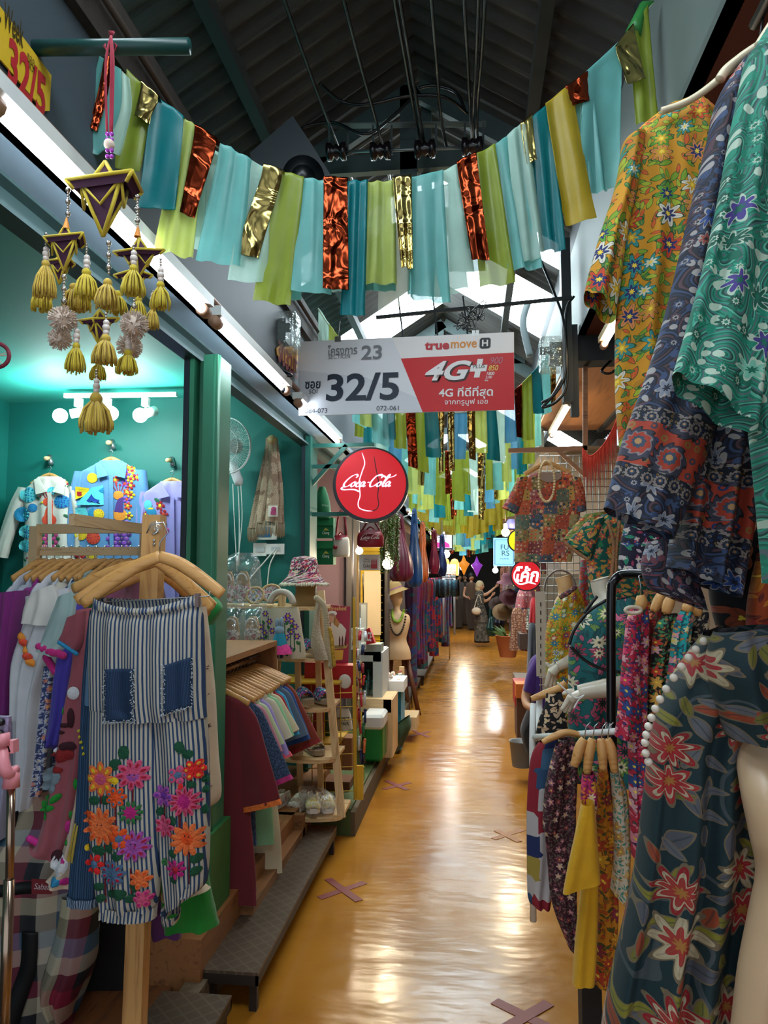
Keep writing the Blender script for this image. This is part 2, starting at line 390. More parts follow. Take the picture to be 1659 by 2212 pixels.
def drape(rows, th=.05, nf=5, amp=.012, seg=44, sub=6, seed=1, grow=True, mi=0, mb=None, caps=False, nrm=None, sq=.8, fr=None, uvo=(0, 0)):
    """closed cloth tube: rows = [(L, R)] or [(L, R, thick)] 3D points top to bottom"""
    mb = mb or MB(); rnd = random.Random(seed)
    Ls = cr([r[0] for r in rows], sub); Rs = cr([r[1] for r in rows], sub)
    ths = cr([(r[2] if len(r) > 2 else th, 0, 0) for r in rows], sub)
    ph = [rnd.uniform(0, 6.28) for _ in range(4)]; m = len(Ls); vs = []; uvs = []; vlen = uvo[1]
    for j in range(m):
        L, Rr = Ls[j], Rs[j]; c = (L + Rr) / 2; a = (Rr - L) / 2
        if j: vlen += ((L + Rr) / 2 - (Ls[j - 1] + Rs[j - 1]) / 2).length
        if nrm: n = V(nrm)
        else:
            n = a.cross(V((0, 0, 1))); n = n.normalized() if n.length > 1e-6 else V((0, -1, 0))
        v = j / (m - 1); g = (.25 + .75 * v) if grow else 1.0
        for k in range(seg):
            t = 2 * pi * k / seg; ct, st = cos(t), sin(t)
            ss = math.copysign(abs(st) ** sq, st)
            fo = sin(nf * pi * ct * .5 + ph[0] + 1.1 * v) * .6 + sin(nf * .53 * pi * ct + ph[1] - 1.7 * v) * .55 + sin(nf * 1.7 * pi * ct * .5 + ph[2] + 2 * v) * .25
            wr = mnoise.noise(V((ct * 2.2 + seed, v * 5, seed * 1.7 + (1 if st > 0 else 0)))) * .35
            fade = 1 if fr is None else fr(ct, v)
            vs.append(c + a * ct + n * (ths[j].x * ss + amp * g * (fo + wr) * fade)); uvs.append((uvo[0] + ct * a.length, -vlen))
    fs = [(j * seg + k, j * seg + (k + 1) % seg, (j + 1) * seg + (k + 1) % seg, (j + 1) * seg + k) for j in range(m - 1) for k in range(seg)]
    if caps: fs += [tuple(range(seg)), tuple((m - 1) * seg + k for k in range(seg))]
    return mb.add(vs, fs, mi, uvs)
def rowpx(rows, D, Dl=None):
    """[(xl,yl,xr,yr[,th[,dl,dr]])] -> 3D rows at depth D"""
    out = []
    for r in rows:
        dl = r[5] if len(r) > 5 else D; dr = r[6] if len(r) > 6 else D
        t = (P(r[0], r[1], dl), P(r[2], r[3], dr)); out.append(t + ((r[4],) if len(r) > 4 and r[4] else ()))
    return out
def text(s, size, mat, parent, loc, name='lettering', rot=(pi / 2, 0, 0), align='CENTER', shear=0, off=0, ext=.002, sx=1, label=None, sp=1.0):
    c = bpy.data.curves.new(name, 'FONT'); c.body = s; c.size = size; c.align_x = align; c.align_y = 'CENTER'; c.shear = shear; c.offset = off; c.extrude = ext; c.space_character = sp
    c.resolution_u = 4
    t = bpy.data.objects.new('tmp', c); COL.objects.link(t)
    dg = bpy.context.evaluated_depsgraph_get(); me = bpy.data.meshes.new_from_object(t.evaluated_get(dg)); bpy.data.objects.remove(t)
    me.materials.clear(); me.materials.append(mat); me.name = name
    o = bpy.data.objects.new(name, me); COL.objects.link(o)
    if parent is not None:
        q = parent
        while q.parent is not None: q = q.parent
        o.parent = parent; loc = V(loc) - BASE[q.name]
    mt = Matrix.Translation(V(loc)) @ Matrix.Rotation(rot[2], 4, 'Z') @ Matrix.Rotation(rot[1], 4, 'Y') @ Matrix.Rotation(rot[0], 4, 'X') @ Matrix.Diagonal((sx, 1, 1, 1))
    me.transform(mt); 
    if label: o['label'] = label
    return o
def stick(mb, shapes, bvh, d=(0, 1, 0), off=.003, y0=-1.0, thick=.004):
    """lay flat shapes [(pts[(x,z)], mat index)] on a surface by ray cast along d; domed a little"""
    d = V(d)
    for pts, mi in shapes:
        n = len(pts); cx = sum(p[0] for p in pts) / n; cz = sum(p[1] for p in pts) / n
        pr = []
        for k, (x, z) in enumerate(list(pts) + [((x + cx) / 2, (z + cz) / 2) for x, z in pts] + [(cx, cz)]):
            o = V((x, y0, z)); h = bvh.ray_cast(o, d)
            pr.append((x, h[0].y if h[0] else None, z))
        ok = [p[1] for p in pr if p[1] is not None]
        if len(ok) < 3: continue
        mn = sum(ok) / len(ok); vs = []
        for k, p in enumerate(pr):
            y = p[1] if p[1] is not None else mn
            vs.append((p[0], y - off - (thick if k >= n else 0), p[2]))
        fs = [(k, (k + 1) % n, n + (k + 1) % n, n + k) for k in range(n)] + [(n + k, n + (k + 1) % n, 2 * n) for k in range(n)]
        mb.add(vs, fs, mi)
def blob(cx, cz, rx, rz, a=0, n=12, pow=1):
    return [(cx + cos(t) * rx * cos(a) - sin(t) * rz * sin(a), cz + cos(t) * rx * sin(a) + sin(t) * rz * cos(a)) for t in [2 * pi * k / n for k in range(n)]]
def flower(cx, cz, r, n, mp, mc, mo=None, a0=0, pw=1.0):
    out = []
    for k in range(n):
        a = a0 + 2 * pi * k / n; d = r * .66; x, z = cx + cos(a) * d, cz + sin(a) * d
        if mo is not None: out.append((blob(x, z, r * .38, r * min(.38, 1.9 / n) * pw, a), mo))
        out.append((blob(x, z, r * .33, r * min(.34, 1.6 / n) * pw, a), mp))
    out.append((blob(cx, cz, r * .36, r * .36), mc)); return out
# ================================================================ setting
m_dark = M('20262a', .7); m_beam = M('123b3c', .45, var=.2); m_green = M('2f7a5c', .45, bump=.15, sc=6); m_navy = M('10222c', .5)
def floor_mat():
    s = NT('epoxy_floor'); oc = s.n('TexCoord', 3)
    a = s.n('TexNoise', 0, None, Vector=oc, Scale=1.6, Detail=6.0); b = s.n('TexNoise', 0, None, Vector=oc, Scale=14.0, Detail=5.0)
    c = s.ramp(a, ['9a601c', 'ac7020', 'b87c2a'], const=False, pos=[.3, .5, .72])
    c = s.mix(s.m('MULTIPLY', s.m('GREATER_THAN', b, .68), .25), c, '966222')
    mp = s.n('Mapping', None); s.put(mp.inputs[0], oc); mp.inputs['Scale'].default_value = (3.0, 7.0, 1)
    d = s.n('TexNoise', 0, None, Vector=mp.outputs[0], Scale=1.0, Detail=3.0)
    s.bump(d, .2, .03)
    return s.fin(c, s.m('ADD', .13, s.m('MULTIPLY', b, .16)), spec=.42)
mb = MB().box((-3.8, -2.5, -.05), (2.8, 32, 0)); struct('floor', mb, floor_mat())
# roof : corrugated sheets with gaps where the clear panels sit
m_roof = M('3a3a38', .8, var=.35, sc=3, bump=.3)
RZ, RX, SL = 4.7, -.3, .64
sky_l = [(1.0, 1.5), (5.3, 5.75), (7.1, 8.0), (10.5, 11.5), (15, 16), (20, 21)]; sky_r = [(.2, .8), (5.3, 5.75), (6.25, 7.4), (10.5, 11.5), (15, 16), (20, 21)]
def roof_side(sgn, xe, gaps):
    mb = MB(); sk = MB(); y = -2.5; st = .02
    while y < 30:
        g = any(a <= y < b for a, b in gaps); t = sk if g else mb
        vs = []
        for k in range(2):
            yy = y + st * k; dz = .018 * sin(yy * 2 * pi / .13)
            vs += [(RX, yy, RZ + dz), (xe, yy, RZ - abs(xe - RX) * SL + dz)]
        t.add(vs, [(0, 1, 3, 2)]); y += st
    return mb, sk
mbl, skl = roof_side(-1, -2.3, sky_l); mbr, skr = roof_side(1, 1.7, sky_r)
struct('roof_left', mbl, m_roof); struct('roof_right', mbr, m_roof)
m_sky = emis('e9f8ff', EMIT_SKY, 'clear_roof_panel')
struct('window_1', skl, m_sky); struct('window_2', skr, m_sky)
# purlins, trusses
m_steel = M('4b5a5a', .6, .3, var=.25)
for y in (4.2, 8.4, 12.6, 16.8):
    mb = MB(); ap = V((RX, y, RZ - .12))
    mb.bar(ap, (-1.7, y, RZ - 1.4 * SL - .12), .05, .12); mb.bar(ap, (1.3, y, RZ - 1.6 * SL - .12), .05, .12)
    mb.bar((-1.15, y, 4.13), (.62, y, 4.13), .05, .11); mb.bar((RX - .05, y, RZ - .1), (RX - .05, y, 3.75), .1, .05); mb.bar((RX + .05, y + .1, RZ - .1), (RX + .05, y + .1, 3.6), .06, .06)
    struct('trim_truss', mb, m_steel)
for x in (-1.75, -1.1, .35, 1.1):
    z = RZ - abs(x - RX) * SL - .07
    mb = MB().box((x - .03, -2, z - .05), (x + .03, 28, z + .03)); struct('trim_purlin', mb, M('262b2b', .7))
# left fascia, timber, soffit
m_fasc = M('3d474f', .6, var=.3, sc=2)
struct('wall_left_fascia', MB().box((-1.10, -2, 2.74), (-1.05, 28, 3.2)), m_fasc)
struct('trim_timber_left', MB().box((-1.14, -2, 3.2), (-1.02, 28, 3.38)).box((-1.2, -2, 3.44), (-1.1, 28, 3.52)), M('2a221d', .8, var=.3, bump=.5, sc=20))
struct('ceiling_soffit_left', MB().box((-1.26, -2, 2.74), (-1.03, 28, 2.77)), M('8298a6', .45, .2, var=.2, sc=4))
mb = MB().box((-1.27, -2, 2.65), (-1.20, 28, 2.665)).box((-1.25, -2, 2.665), (-1.24, 28, 2.74)).box((-1.27, -2, 2.73), (-1.20, 28, 2.742))
struct('trim_beam_left', mb, M('35504f', .45, .2))
mb = MB()
for y in (1.0, 4.0): mb.tube([(-1.0, y, 3.3), (-1.0, y + 3.0, 3.28)], .012, 6)
struct('trim_conduit', mb, M('3b2f27', .6))
# right fascia and soffit
struct('wall_right_fascia', MB().box((.70, 1.2, 3.25), (.75, 7.7, 3.9)), M('6a7672', .6, var=.2, sc=3))
struct('wall_right_fascia_far', MB().box((.70, 7.7, 3.0), (.75, 28, 3.9)), M('55584f', .6))
struct('trim_ridge_right', MB().box((.70, -2, 3.9), (.76, 28, 4.08)), m_dark)
struct('ceiling_soffit_right', MB().box((.70, -2, 3.25), (2.7, 4.9, 3.28)), M('5c2c20', .7, var=.15))
struct('ceiling_soffit_right_far', MB().box((.70, 5.0, 3.20), (2.7, 7.9, 3.23)), wood('b77b45', '9a6435', .5, .4, 'y'))  # tube light put into the wood colour, more orange than the near soffit
struct('trim_beam_right', MB().box((.68, 4.85, 3.08), (2.7, 5.02, 3.25)), m_dark)
struct('trim_joint_right', MB().box((1.32, 5.0, 3.17), (1.37, 7.9, 3.2)), m_dark)
struct('wall_right', MB().box((2.6, -2, 0), (2.7, 9, 3.3)), M('5b4a3a', .8))
struct('wall_right_far', MB().box((1.5, 9, 0), (1.6, 28, 3.3)), M('4b3a30', .8))
struct('ceiling_right_far', MB().box((.75, 7.9, 3.0), (2.7, 28, 3.03)), M('8a7a68', .7))
struct('wall_partition_right', MB().box((.95, 8.2, 0), (2.7, 8.25, 3.0)), M('b9a894', .8))
# left shop shell
m_teal = M('086a62', .55, var=.05, sc=2)
struct('wall_back', MB().box((-3.7, 5.5, .28), (-1.215, 5.56, 3.1)), m_teal)
struct('wall_left', MB().box((-3.75, -2, 0), (-3.7, 9, 3.1)), m_teal)
struct('ceiling', MB().box((-3.7, -2, 3.07), (-1.26, 8.6, 3.1)), M('2a9a8e', .7, var=.05))
struct('floor_dark_fill', MB().box((-3.7, -1, 0), (-1.3, 2.9, .02)), M('1c1410', .8))  # dark sheet added over the floor to make the area behind the bag dark
struct('floor_board', MB().box((-1.6, 1.6, 0), (-1.17, 2.9, .1)), wood('7a4a28', '54301a', .5, 1, 'y'))
struct('floor_shop', MB().box((-3.7, 2.9, 0), (-1.06, 5.56, .28)), wood('8d5a30', '6b4020', .5, 1, 'y'))
mb = MB().box((-1.235, 3.1, 0), (-1.215, 3.26, 2.65)).box((-1.20, 3.14, 0), (-1.16, 3.25, 2.65)).box((-1.215, 3.17, 0), (-1.13, 3.2, 2.65)); mb.box((-1.165, 3.08, 0), (-1.10, 3.26, 2.66))
mb.tube([(-1.115, 3.1, 0), (-1.115, 3.1, 2.66)], .022, 8)
struct('trim_post_left', mb, m_green)
struct('trim_post_edge', MB().box((-1.262, 3.1, .28), (-1.237, 3.3, 2.65)), m_navy)
struct('baseboard_left', MB().box((-1.26, 3.05, 0), (-1.08, 3.3, .62)), M('2c6a35', .6, var=.3, bump=.4, sc=10))
struct('trim_rubble', MB().box((-1.12, 2.78, 0), (-1.04, 3.25, .12)), M('6b5a44', .95, var=.4, sc=30, bump=1))
mb = MB().box((-1.225, 5.35, 0), (-1.185, 5.6, 2.72)); struct('trim_post_back', mb, M('0f5a4f', .5))
struct('trim_post_gap', MB().box((-1.25, 5.34, 0), (-1.226, 5.5, 2.65)), m_navy)
# bracket truss beside the round sign
mb = MB()
for z in (2.66, 2.50, 2.14): mb.bar((-1.2, 5.45, z), (-.8 if z != 2.66 else -.72, 5.45, z), .03, .03)
mb.bar((-1.2, 5.45, 2.36), (-.93, 5.45, 2.66), .03, .03)
sg = mb.build('sign_bracket', M('0f5a4f', .5), label='green welded bracket arm carrying the big round red sign', cat='bracket')
# steps of chequer plate
def plate_mat():
    s = NT('chequer_plate'); oc = s.n('TexCoord', 3)
    c = s.xyz(s.vm('SCALE', oc, 28.0)); fx = s.m('FRACT', c[0]); fy = s.m('FRACT', c[1])
    par = s.m('MODULO', s.m('ADD', s.m('FLOOR', c[0]), s.m('FLOOR', c[1])), 2.0)
    sg_ = s.m('SUBTRACT', s.m('MULTIPLY', s.m('ABSOLUTE', par), 2.0), 1.0)
    d = s.m('ABSOLUTE', s.m('SUBTRACT', s.m('SUBTRACT', fy, .5), s.m('MULTIPLY', sg_, s.m('SUBTRACT', fx, .5))))
    h = s.m('LESS_THAN', d, .16)
    nz = s.n('TexNoise', 0, None, Vector=oc, Scale=5.0, Detail=5.0)
    s.bump(h, .6, .01); return s.fin(s.mix(s.m('MULTIPLY', h, .4), s.ramp(nz, ['4a3e33', '6e5c4a'], False), '80705e'), .45, .5)
m_plate = plate_mat()
def step(x0, x1, y0, y1, z, lab):
    t = thing('metal_step', lab, 'step', ((x0 + x1) / 2, (y0 + y1) / 2, 0))
    mb = MB().box((x0, y0, z - .012), (x1, y1, z)); mb.build('tread', m_plate, t)
    MB().box((x1 - .01, y0, z - .05), (x1, y1, z - .012)).box((x0, y0, z - .05), (x1, y0 + .01, z - .012)).box((x0, y1 - .01, z - .05), (x1, y1, z - .012)).build('rim', M('332c26', .5, .4), t)
    for y in (y0 + .02, y1 - .05):
        for xx in (x0 + .01, x1 - .04): MB().box((xx, y, 0), (xx + .03, y + .03, z - .05)).build('leg', M('332c26', .5, .4), t)
step(-1.06, -.84, 2.93, 4.62, .155, 'long dark chequer plate step below the clothes rail')
step(-1.16, -.895, 2.15, 2.78, .15, 'short dark chequer plate step in the lower left foreground')
struct('floor_ledge', MB().box((-1.9, 4.9, 0), (-.80, 9.2, .17)), M('46592a', .6, var=.25))
struct('trim_ledge', MB().box((-.80, 4.9, 0), (-.77, 9.2, .15)), M('5a4b33', .7, var=.2))
step(-1.05, -.78, 9.3, 11.2, .15, 'ridged grey metal step below the hanging silk dresses')
step(-1.0, -.74, 11.4, 14.6, .15, 'farther grey step along the left edge of the aisle')
# second shop (drinks souvenirs): shell
struct('wall_souvenir_shop', MB().box((-3.7, 7.5, .1), (-1.28, 7.56, 3.1)), M('94727a', .7))
struct('wall_left_souvenir', MB().box((-3.72, 5.6, 0), (-3.7, 9, 3.1)), M('94727a', .7))
struct('trim_shutter_rail', MB().box((-1.235, 7.3, .15), (-1.19, 7.5, 2.7)).box((-1.17, 7.3, .15), (-1.14, 7.5, 2.7)), M('93837c', .3, .7))
struct('wall_yellow_brick', MB().box((-1.13, 7.5, .15), (-.90, 7.56, 2.1)), M('d8a90c', .6, bump=.2, sc=8))
mb = MB()
for k in range(26):
    z = .2 + k * .075; mb.box((-1.125, 7.493, z), (-.905, 7.502, z + .004))
struct('trim_brick_joint', mb, M('b8900a', .7))
struct('trim_shutter_post', MB().box((-.93, 7.5, .15), (-.90, 7.75, 2.5)).box((-.89, 7.55, .15), (-.86, 7.75, 2.5)), M('5d5148', .35, .6))
struct('door_1', MB().box((-1.09, 7.47, 1.08), (-.92, 7.49, 1.72)), M('e6c79a', .5))
# far walls
struct('wall_left_far', MB().box((-1.75, 9, 0), (-1.65, 28, 3.0)), M('3a2a2c', .8))
struct('ceiling_left_far', MB().box((-1.65, 8.6, 2.74), (-1.1, 28, 2.77)), M('a79a8a', .7))
struct('wall_end', MB().box((-2, 28, 0), (2, 28.1, 3.1)), M('3c3a34', .8))
struct('wall_end_gable', MB().box((-2.2, 28, 3.1), (1.7, 28.1, 5)), M('1f2a30', .8))
mb = MB(); mb.box((-.9, 27.94, 3.25), (.3, 27.96, 4.2)); struct('window_3', mb, emis('8fa3c8', 1.6))
mb = MB()
for k in range(9): mb.box((-.9 + k * .15, 27.9, 3.2), (-.88 + k * .15, 27.93, 4.2)); mb.box((-.9, 27.9, 3.2 + k * .12), (.3, 27.93, 3.215 + k * .12))
struct('trim_window_lattice', mb, m_dark)
# entrance posts on the right
mb = MB().bar((.615, 4.75, 2.78), (.615, 4.75, 3.85), .06, .09).bar((.665, 4.8, 2.7), (.665, 4.8, 3.3), .05, .05)
struct('trim_post_right', mb, M('2e3436', .5, .3))
# ================================================================ tape crosses on the floor
m_tape = M('7e2e28', .5, var=.1, bump=.2)
for i, (a, b, c, d, w_, lab) in enumerate([
    ((690, 1940), (788, 1906), (708, 1898), (776, 1946), .045, 'dark red tape cross on the floor beside the long metal step'),
    ((828, 1705), (886, 1690), (834, 1686), (880, 1706), .045, 'dark red tape cross on the floor beside the green ledge'),
    ((888, 1590), (928, 1580), (892, 1578), (926, 1592), .045, 'small dark red tape cross farthest down the aisle'),
    ((1068, 2162), (1190, 2222), (1186, 2166), (1075, 2230), .05, 'dark red tape cross cut by the bottom edge of the picture'),
    ((1066, 1812), (1130, 1792), (1072, 1793), (1122, 1818), .045, 'faint worn tape cross beside the low clothes rack')]):
    mb = MB()
    for u, v in ((a, b), (c, d)):
        zz = .0015 if u == a else .0026; p, q = PZ(*u, zz), PZ(*v, zz); mb.bar(p, q, w_, .002); w_ += .0
    mb.build('tape_cross', m_tape if i != 4 else M('a4683a', .5), label=lab, cat='tape mark', group='tape crosses on the floor')
# ================================================================ fluorescent lamps
m_batten = M('d8dcdc', .4); m_cap = M('a07a62', .6)
def tubelight(x, y0, y1, z, warm, lab, bx=.03, half=False):
    t = thing('fluorescent_lamp', lab, 'lamp', (x, (y0 + y1) / 2, z), 'fluorescent lamps under the eaves')
    MB().tube([(x, y0 + .03, z), (x, y1 - .03, z)], .0155, 12).build('glass_tube', emis('ffe9c0' if warm else 'eef6ff', EMIT_WARM if warm else EMIT_TUBE), t)
    MB().box((x - bx, y0, z + .022), (x + bx, y1, z + .06)).build('batten', M('d9c29a', .5) if warm else m_batten, t)
    for y in (y0, y1 - .05): MB().tube([(x, y, z), (x, y + .05, z)], .024, 10).build('end_cap', m_cap, t)
    return t
XT, ZT = -1.0, 2.69
for k, (a, b) in enumerate(((0, 1.25), (1.35, 2.66), (2.74, 3.9), (4.15, 5.5))):
    tubelight(XT, a, b, ZT, False, ['cool white tube nearest the camera under the left eave', 'cool white tube passing behind the tassel mobile', 'cool white tube in front of the left meter box', 'cool white tube half hidden behind the hanging section sign'][k])
tubelight(.82, 3.2, 4.62, 3.1, True, 'warm tube under the right eave behind the yellow blouse')
tubelight(.82, 6.15, 7.65, 3.1, True, 'long warm tube under the wooden soffit beside the right meter box')
for k in range(4): tubelight(-1.0, 8.6 + 3 * k, 9.8 + 3 * k, 2.66, False, ['first', 'second', 'third', 'fourth'][k] + ' white tube far along the left eave past the round red sign')
mb = MB(); 
for x in (-1.03, -1.045): mb.tube([(x, .5, 2.80), (x, 4.8, 2.80)], .012, 6)
struct('trim_copper_pipe', mb, M('9a6a4c', .4, .3))
# ================================================================ signs
class Fr:
    def __init__(s, O, ex, ey): s.O = V(O); s.ex = V(ex).normalized(); ey = V(ey); s.ey = (ey - s.ex * ey.dot(s.ex)).normalized(); s.n = s.ex.cross(s.ey)
    def hit(s, px, py):
        d = ray(px, py); o = V((0, 0, EYE)); t = (s.O - o).dot(s.n) / d.dot(s.n); q = o + d * t - s.O
        return q.dot(s.ex), q.dot(s.ey)
    def p3(s, u, v, z=0): return s.O + s.ex * u + s.ey * v + s.n * z
    def poly(s, mb, pxs, z0, th, mi=0):
        mb.poly([s.p3(*s.hit(*p), z0) for p in pxs], th, s.n, mi); return mb
    def lab(s, txt, cx, cy, w, h, mat, parent, bold=0, shear=0, z=.004, name='lettering', ext=.001, keep=False):
        o = text(txt, 1, mat, None, (0, 0, 0), name, rot=(0, 0, 0), off=bold, shear=shear, ext=0.0)
        me = o.data; xs = [v.co.x for v in me.vertices]; ys = [v.co.y for v in me.vertices]
        if not xs: return o
        x0, x1, y0, y1 = min(xs), max(xs), min(ys), max(ys)
        a = s.hit(cx - w / 2, cy); b = s.hit(cx + w / 2, cy); c = s.hit(cx, cy - h / 2); d = s.hit(cx, cy + h / 2)
        W_, H_ = b[0] - a[0], c[1] - d[1]; cu, cv = s.hit(cx, cy)
        sx = W_ / (x1 - x0); sy = H_ / (y1 - y0)
        if keep: sy = sx
        root = parent
        while root.parent is not None: root = root.parent
        for v in me.vertices: v.co = s.p3(cu + (v.co.x - (x0 + x1) / 2) * sx, cv + (v.co.y - (y0 + y1) / 2) * sy, z) - BASE[root.name]
        o.parent = parent; return o
mt = lambda c, r=.45: M(c, r, var=.03)
tl, tr, bl = P(643, 738, 4.3), P(1110, 717, 4.1), P(645, 898, 4.3)
F1 = Fr(tl, tr - tl, tl - bl)
t = thing('hanging_sign', 'white and red hanging section sign over the aisle with numbers and Thai lettering', 'sign', F1.p3(.6, 0))
mb = MB(); F1.poly(mb, [(643, 738), (645, 898), (1111, 885), (1110, 717)], -.008, .006); mb.build('panel', mt('e8eaf0'), t)
mb = MB(); F1.poly(mb, [(846, 729.5), (868, 775), (1110, 762), (1110, 717.5)], 0, .001); mb.build('white_band', mt('f6f2f2'), t)
mb = MB(); F1.poly(mb, [(866, 774.5), (913, 890), (1111, 885), (1110, 761.5)], 0, .001); mb.build('red_field', mt('d00c18'), t)
mb = MB(); F1.poly(mb, [(645, 800), (645, 898), (913, 890.5), (900, 858), (790, 815)], 0, .0006); mb.build('grey_field', mt('d6dae2'), t)
g1, nv, wh = mt('7c7e86'), mt('1a2638'), mt('f4f2f2')
for a in [('โครงการ', 740, 756, 64, 21, g1, .012), ('SECTION', 733, 770.5, 47, 9, g1, 0), ('23', 803, 761.5, 44, 31, g1, .02), ('ซอย', 676, 832, 33, 16, nv, .02), ('SOI', 677, 846, 18, 9, nv, 0),
          ('32/5', 783, 836, 157, 60, nv, .025), ('084-073', 683.5, 887.5, 48, 10, nv, 0), ('072-061', 837.5, 882, 48, 10, nv, 0), ('true', 944, 747, 53, 18, mt('c8202c'), .04), ('move', 1002, 745, 56, 14, mt('e89020'), .012)]:
    F1.lab(*a[:6], t, bold=a[6])
mb = MB(); u, v = F1.hit(1048, 741.5); a_ = .031
mb.poly([F1.p3(u + a_ * sx_ * k1, v + a_ * sz_ * k2, .001) for sx_, sz_, k1, k2 in ((1, 1, 1, .7), (1, 1, .7, 1), (-1, 1, .7, 1), (-1, 1, 1, .7), (-1, -1, 1, .7), (-1, -1, .7, 1), (1, -1, .7, 1), (1, -1, 1, .7))], .002, F1.n); mb.build('badge', mt('15131a'), t)
F1.lab('H', 1048, 741.5, 13, 14, wh, t, bold=.03, z=.005)
dk = mt('3a0a0a')
F1.lab('4G', 970, 803, 104, 46, dk, t, bold=.05, shear=.35, z=.003); F1.lab('4G', 968, 801, 100, 42, wh, t, bold=.03, shear=.35, z=.005)
F1.lab('+', 1034, 796, 38, 40, wh, t, bold=.06, shear=.2, z=.0055); F1.lab('PLUS', 1035, 792, 26, 8, mt('333333'), t, z=.007, shear=.2, bold=.01)
for a in [('900', 1073, 779, 27, 15, mt('c8707c')), ('850', 1066, 795, 21, 12, mt('f0d060')), ('1800', 1060, 807, 17, 7, wh), ('2100', 1056, 815, 14, 6, wh), ('MHz', 1051, 822, 8, 3.5, wh)]: F1.lab(*a, t, shear=.25, bold=.012)
F1.lab('4G ที่ดีที่สุด', 1006, 849, 117, 27, wh, t, bold=.02); F1.lab('จากทรูมูฟ เอช', 1007, 869.5, 93, 15, wh, t, bold=.004)
for x, yt in ((730, 734), (1027, 721)):
    mb = MB(); u, v = F1.hit(x, yt); mb.add([F1.p3(u - .02, v - .012, .002), F1.p3(u + .02, v - .012, .002), F1.p3(u + .02, v + .02, .002), F1.p3(u - .02, v + .02, .002)], [(0, 1, 2, 3)])
    mb.tube([F1.p3(u, v + .005, .004), F1.p3(u, v + .02, 0), F1.p3(u, v + .12, -.02)], .0025, 6); mb.build('hanger_clip', M('8a8a88', .3, .8), t)
# yellow street plates on the fascia
FY = Fr((-1.045, 1, 3), (0, 1, 0), (0, 0, 1))
def yplate(lab, poly, texts, col='d9b40e'):
    cu, cv = FY.hit(*poly[0]); t = thing('street_plate', lab, 'sign', FY.p3(cu, cv))
    mb = MB(); FY.poly(mb, poly, 0, .004); mb.build('plate', mt(col), t)
    for a in texts: FY.lab(*a[:5], mt(a[5]), t, bold=a[6], z=.006)
    return t
yplate('yellow street plate with red number at the top left corner', [(-60, -60), (-60, 90), (0, 131), (92, 240), (104, 240), (108, 163), (0, 18)],
       [('32/5', 55, 172, 84, 100, 'a8242a', .03), ('J. Week', 18, 55, 60, 75, '3a2f14', .015), ('ซอย', 62, 132, 16, 20, '3a2f14', 0), ('SOI', 63, 146, 14, 16, '3a2f14', 0)], 'c8a526')
yplate('yellow street plate half hidden behind the left meter box', [(596, 752), (598, 768), (640, 806), (643, 756), (610, 740)], [('3032/5', 621, 780, 42, 46, '8a2020', .03)], 'd79a1e')
# ================================================================ round soft drink sign
def script_logo(fr, px0, py0, w_, sl, mat, parent, name='script_lettering', z=.006, k=1.0):
    """cursive drink lettering drawn with a broad nib, baseline start at px0,py0, width w_ pixels"""
    S = []
    S.append([(1.75, 1.55), (1.95, 1.85), (1.65, 2.15), (1.0, 1.9), (.4, 1.2), (.15, .45), (.45, .02), (1.0, .15), (1.35, .5)])
    S.append([(.35, .15), (.0, -.25), (.6, -.5), (1.7, -.45), (2.6, -.55), (3.5, -.9)])
    def o(x, y=0): return [(x + .35, y + .85), (x + .05, y + .6), (x, y + .25), (x + .25, y + .02), (x + .55, y + .25), (x + .6, y + .6), (x + .35, y + .85), (x + .75, y + .8)]
    def c(x): return [(x + .6, .75), (x + .35, .88), (x + .05, .5), (x + .1, .12), (x + .4, .02), (x + .8, .3)]
    def a(x): return [(x + .6, .7), (x + .3, .88), (x, .5), (x + .1, .08), (x + .35, .1), (x + .65, .8), (x + .6, .25), (x + .75, .03), (x + 1.0, .2)]
    S += [o(1.45), c(2.3), a(3.05), [(4.1, .75), (4.5, .78)]]
    S.append([(6.15, 1.45), (6.3, 1.75), (5.95, 2.1), (5.3, 1.9), (4.85, 1.2), (4.7, .5), (4.95, .02), (5.5, .15), (5.85, .55)])
    S.append([(5.3, 1.85), (6.2, 1.95), (7.2, 1.55), (8.2, 1.75), (8.6, 2.1)])
    S += [o(5.95), [(6.95, .3), (7.15, 1.0), (7.5, 1.9), (7.35, 2.05), (7.05, 1.3), (6.95, .4), (7.15, .02), (7.4, .2)], a(7.45)]
    u0, v0 = fr.hit(px0, py0); u1, v1 = fr.hit(px0 + w_, py0); sc = (u1 - u0) / 8.7; mb = MB()
    for st in S:
        pts = cr([V((x + y * sl, y, 0)) for x, y in st], 6); vs = []
        for i, p in enumerate(pts):
            d = pts[min(len(pts) - 1, i + 1)] - pts[max(0, i - 1)]; an = atan2(d.y, d.x)
            e = min(1, i / 4 + .3, (len(pts) - 1 - i) / 4 + .3)
            hw = (.035 + .085 * abs(sin(an - .35))) * e * k; nx, ny = -sin(an), cos(an)
            for sg_ in (1, -1): vs.append(fr.p3(u0 + (p.x + nx * hw * sg_) * sc, v0 + (p.y + ny * hw * sg_) * sc, z))
        mb.add(vs, [(2 * i, 2 * i + 2, 2 * i + 3, 2 * i + 1) for i in range(len(pts) - 1)])
    return mb.build(name, mat, parent)
DS = 5.3
FS = Fr(P(800, 1045, DS), (1, .05, 0), (0, 0, 1))
t = thing('round_sign', 'large round red illuminated soft drink sign with white script and bottle outline', 'sign', FS.O)
def disc(fr, cx, cy, r, z0, z1, n=48, px=True):
    u, v = fr.hit(cx, cy); rr = fr.hit(cx + r, cy)[0] - u; mb = MB()
    pts = [fr.p3(u + rr * cos(2 * pi * k / n), v + rr * sin(2 * pi * k / n), z0) for k in range(n)]
    mb.poly(pts, z1 - z0, fr.n); return mb
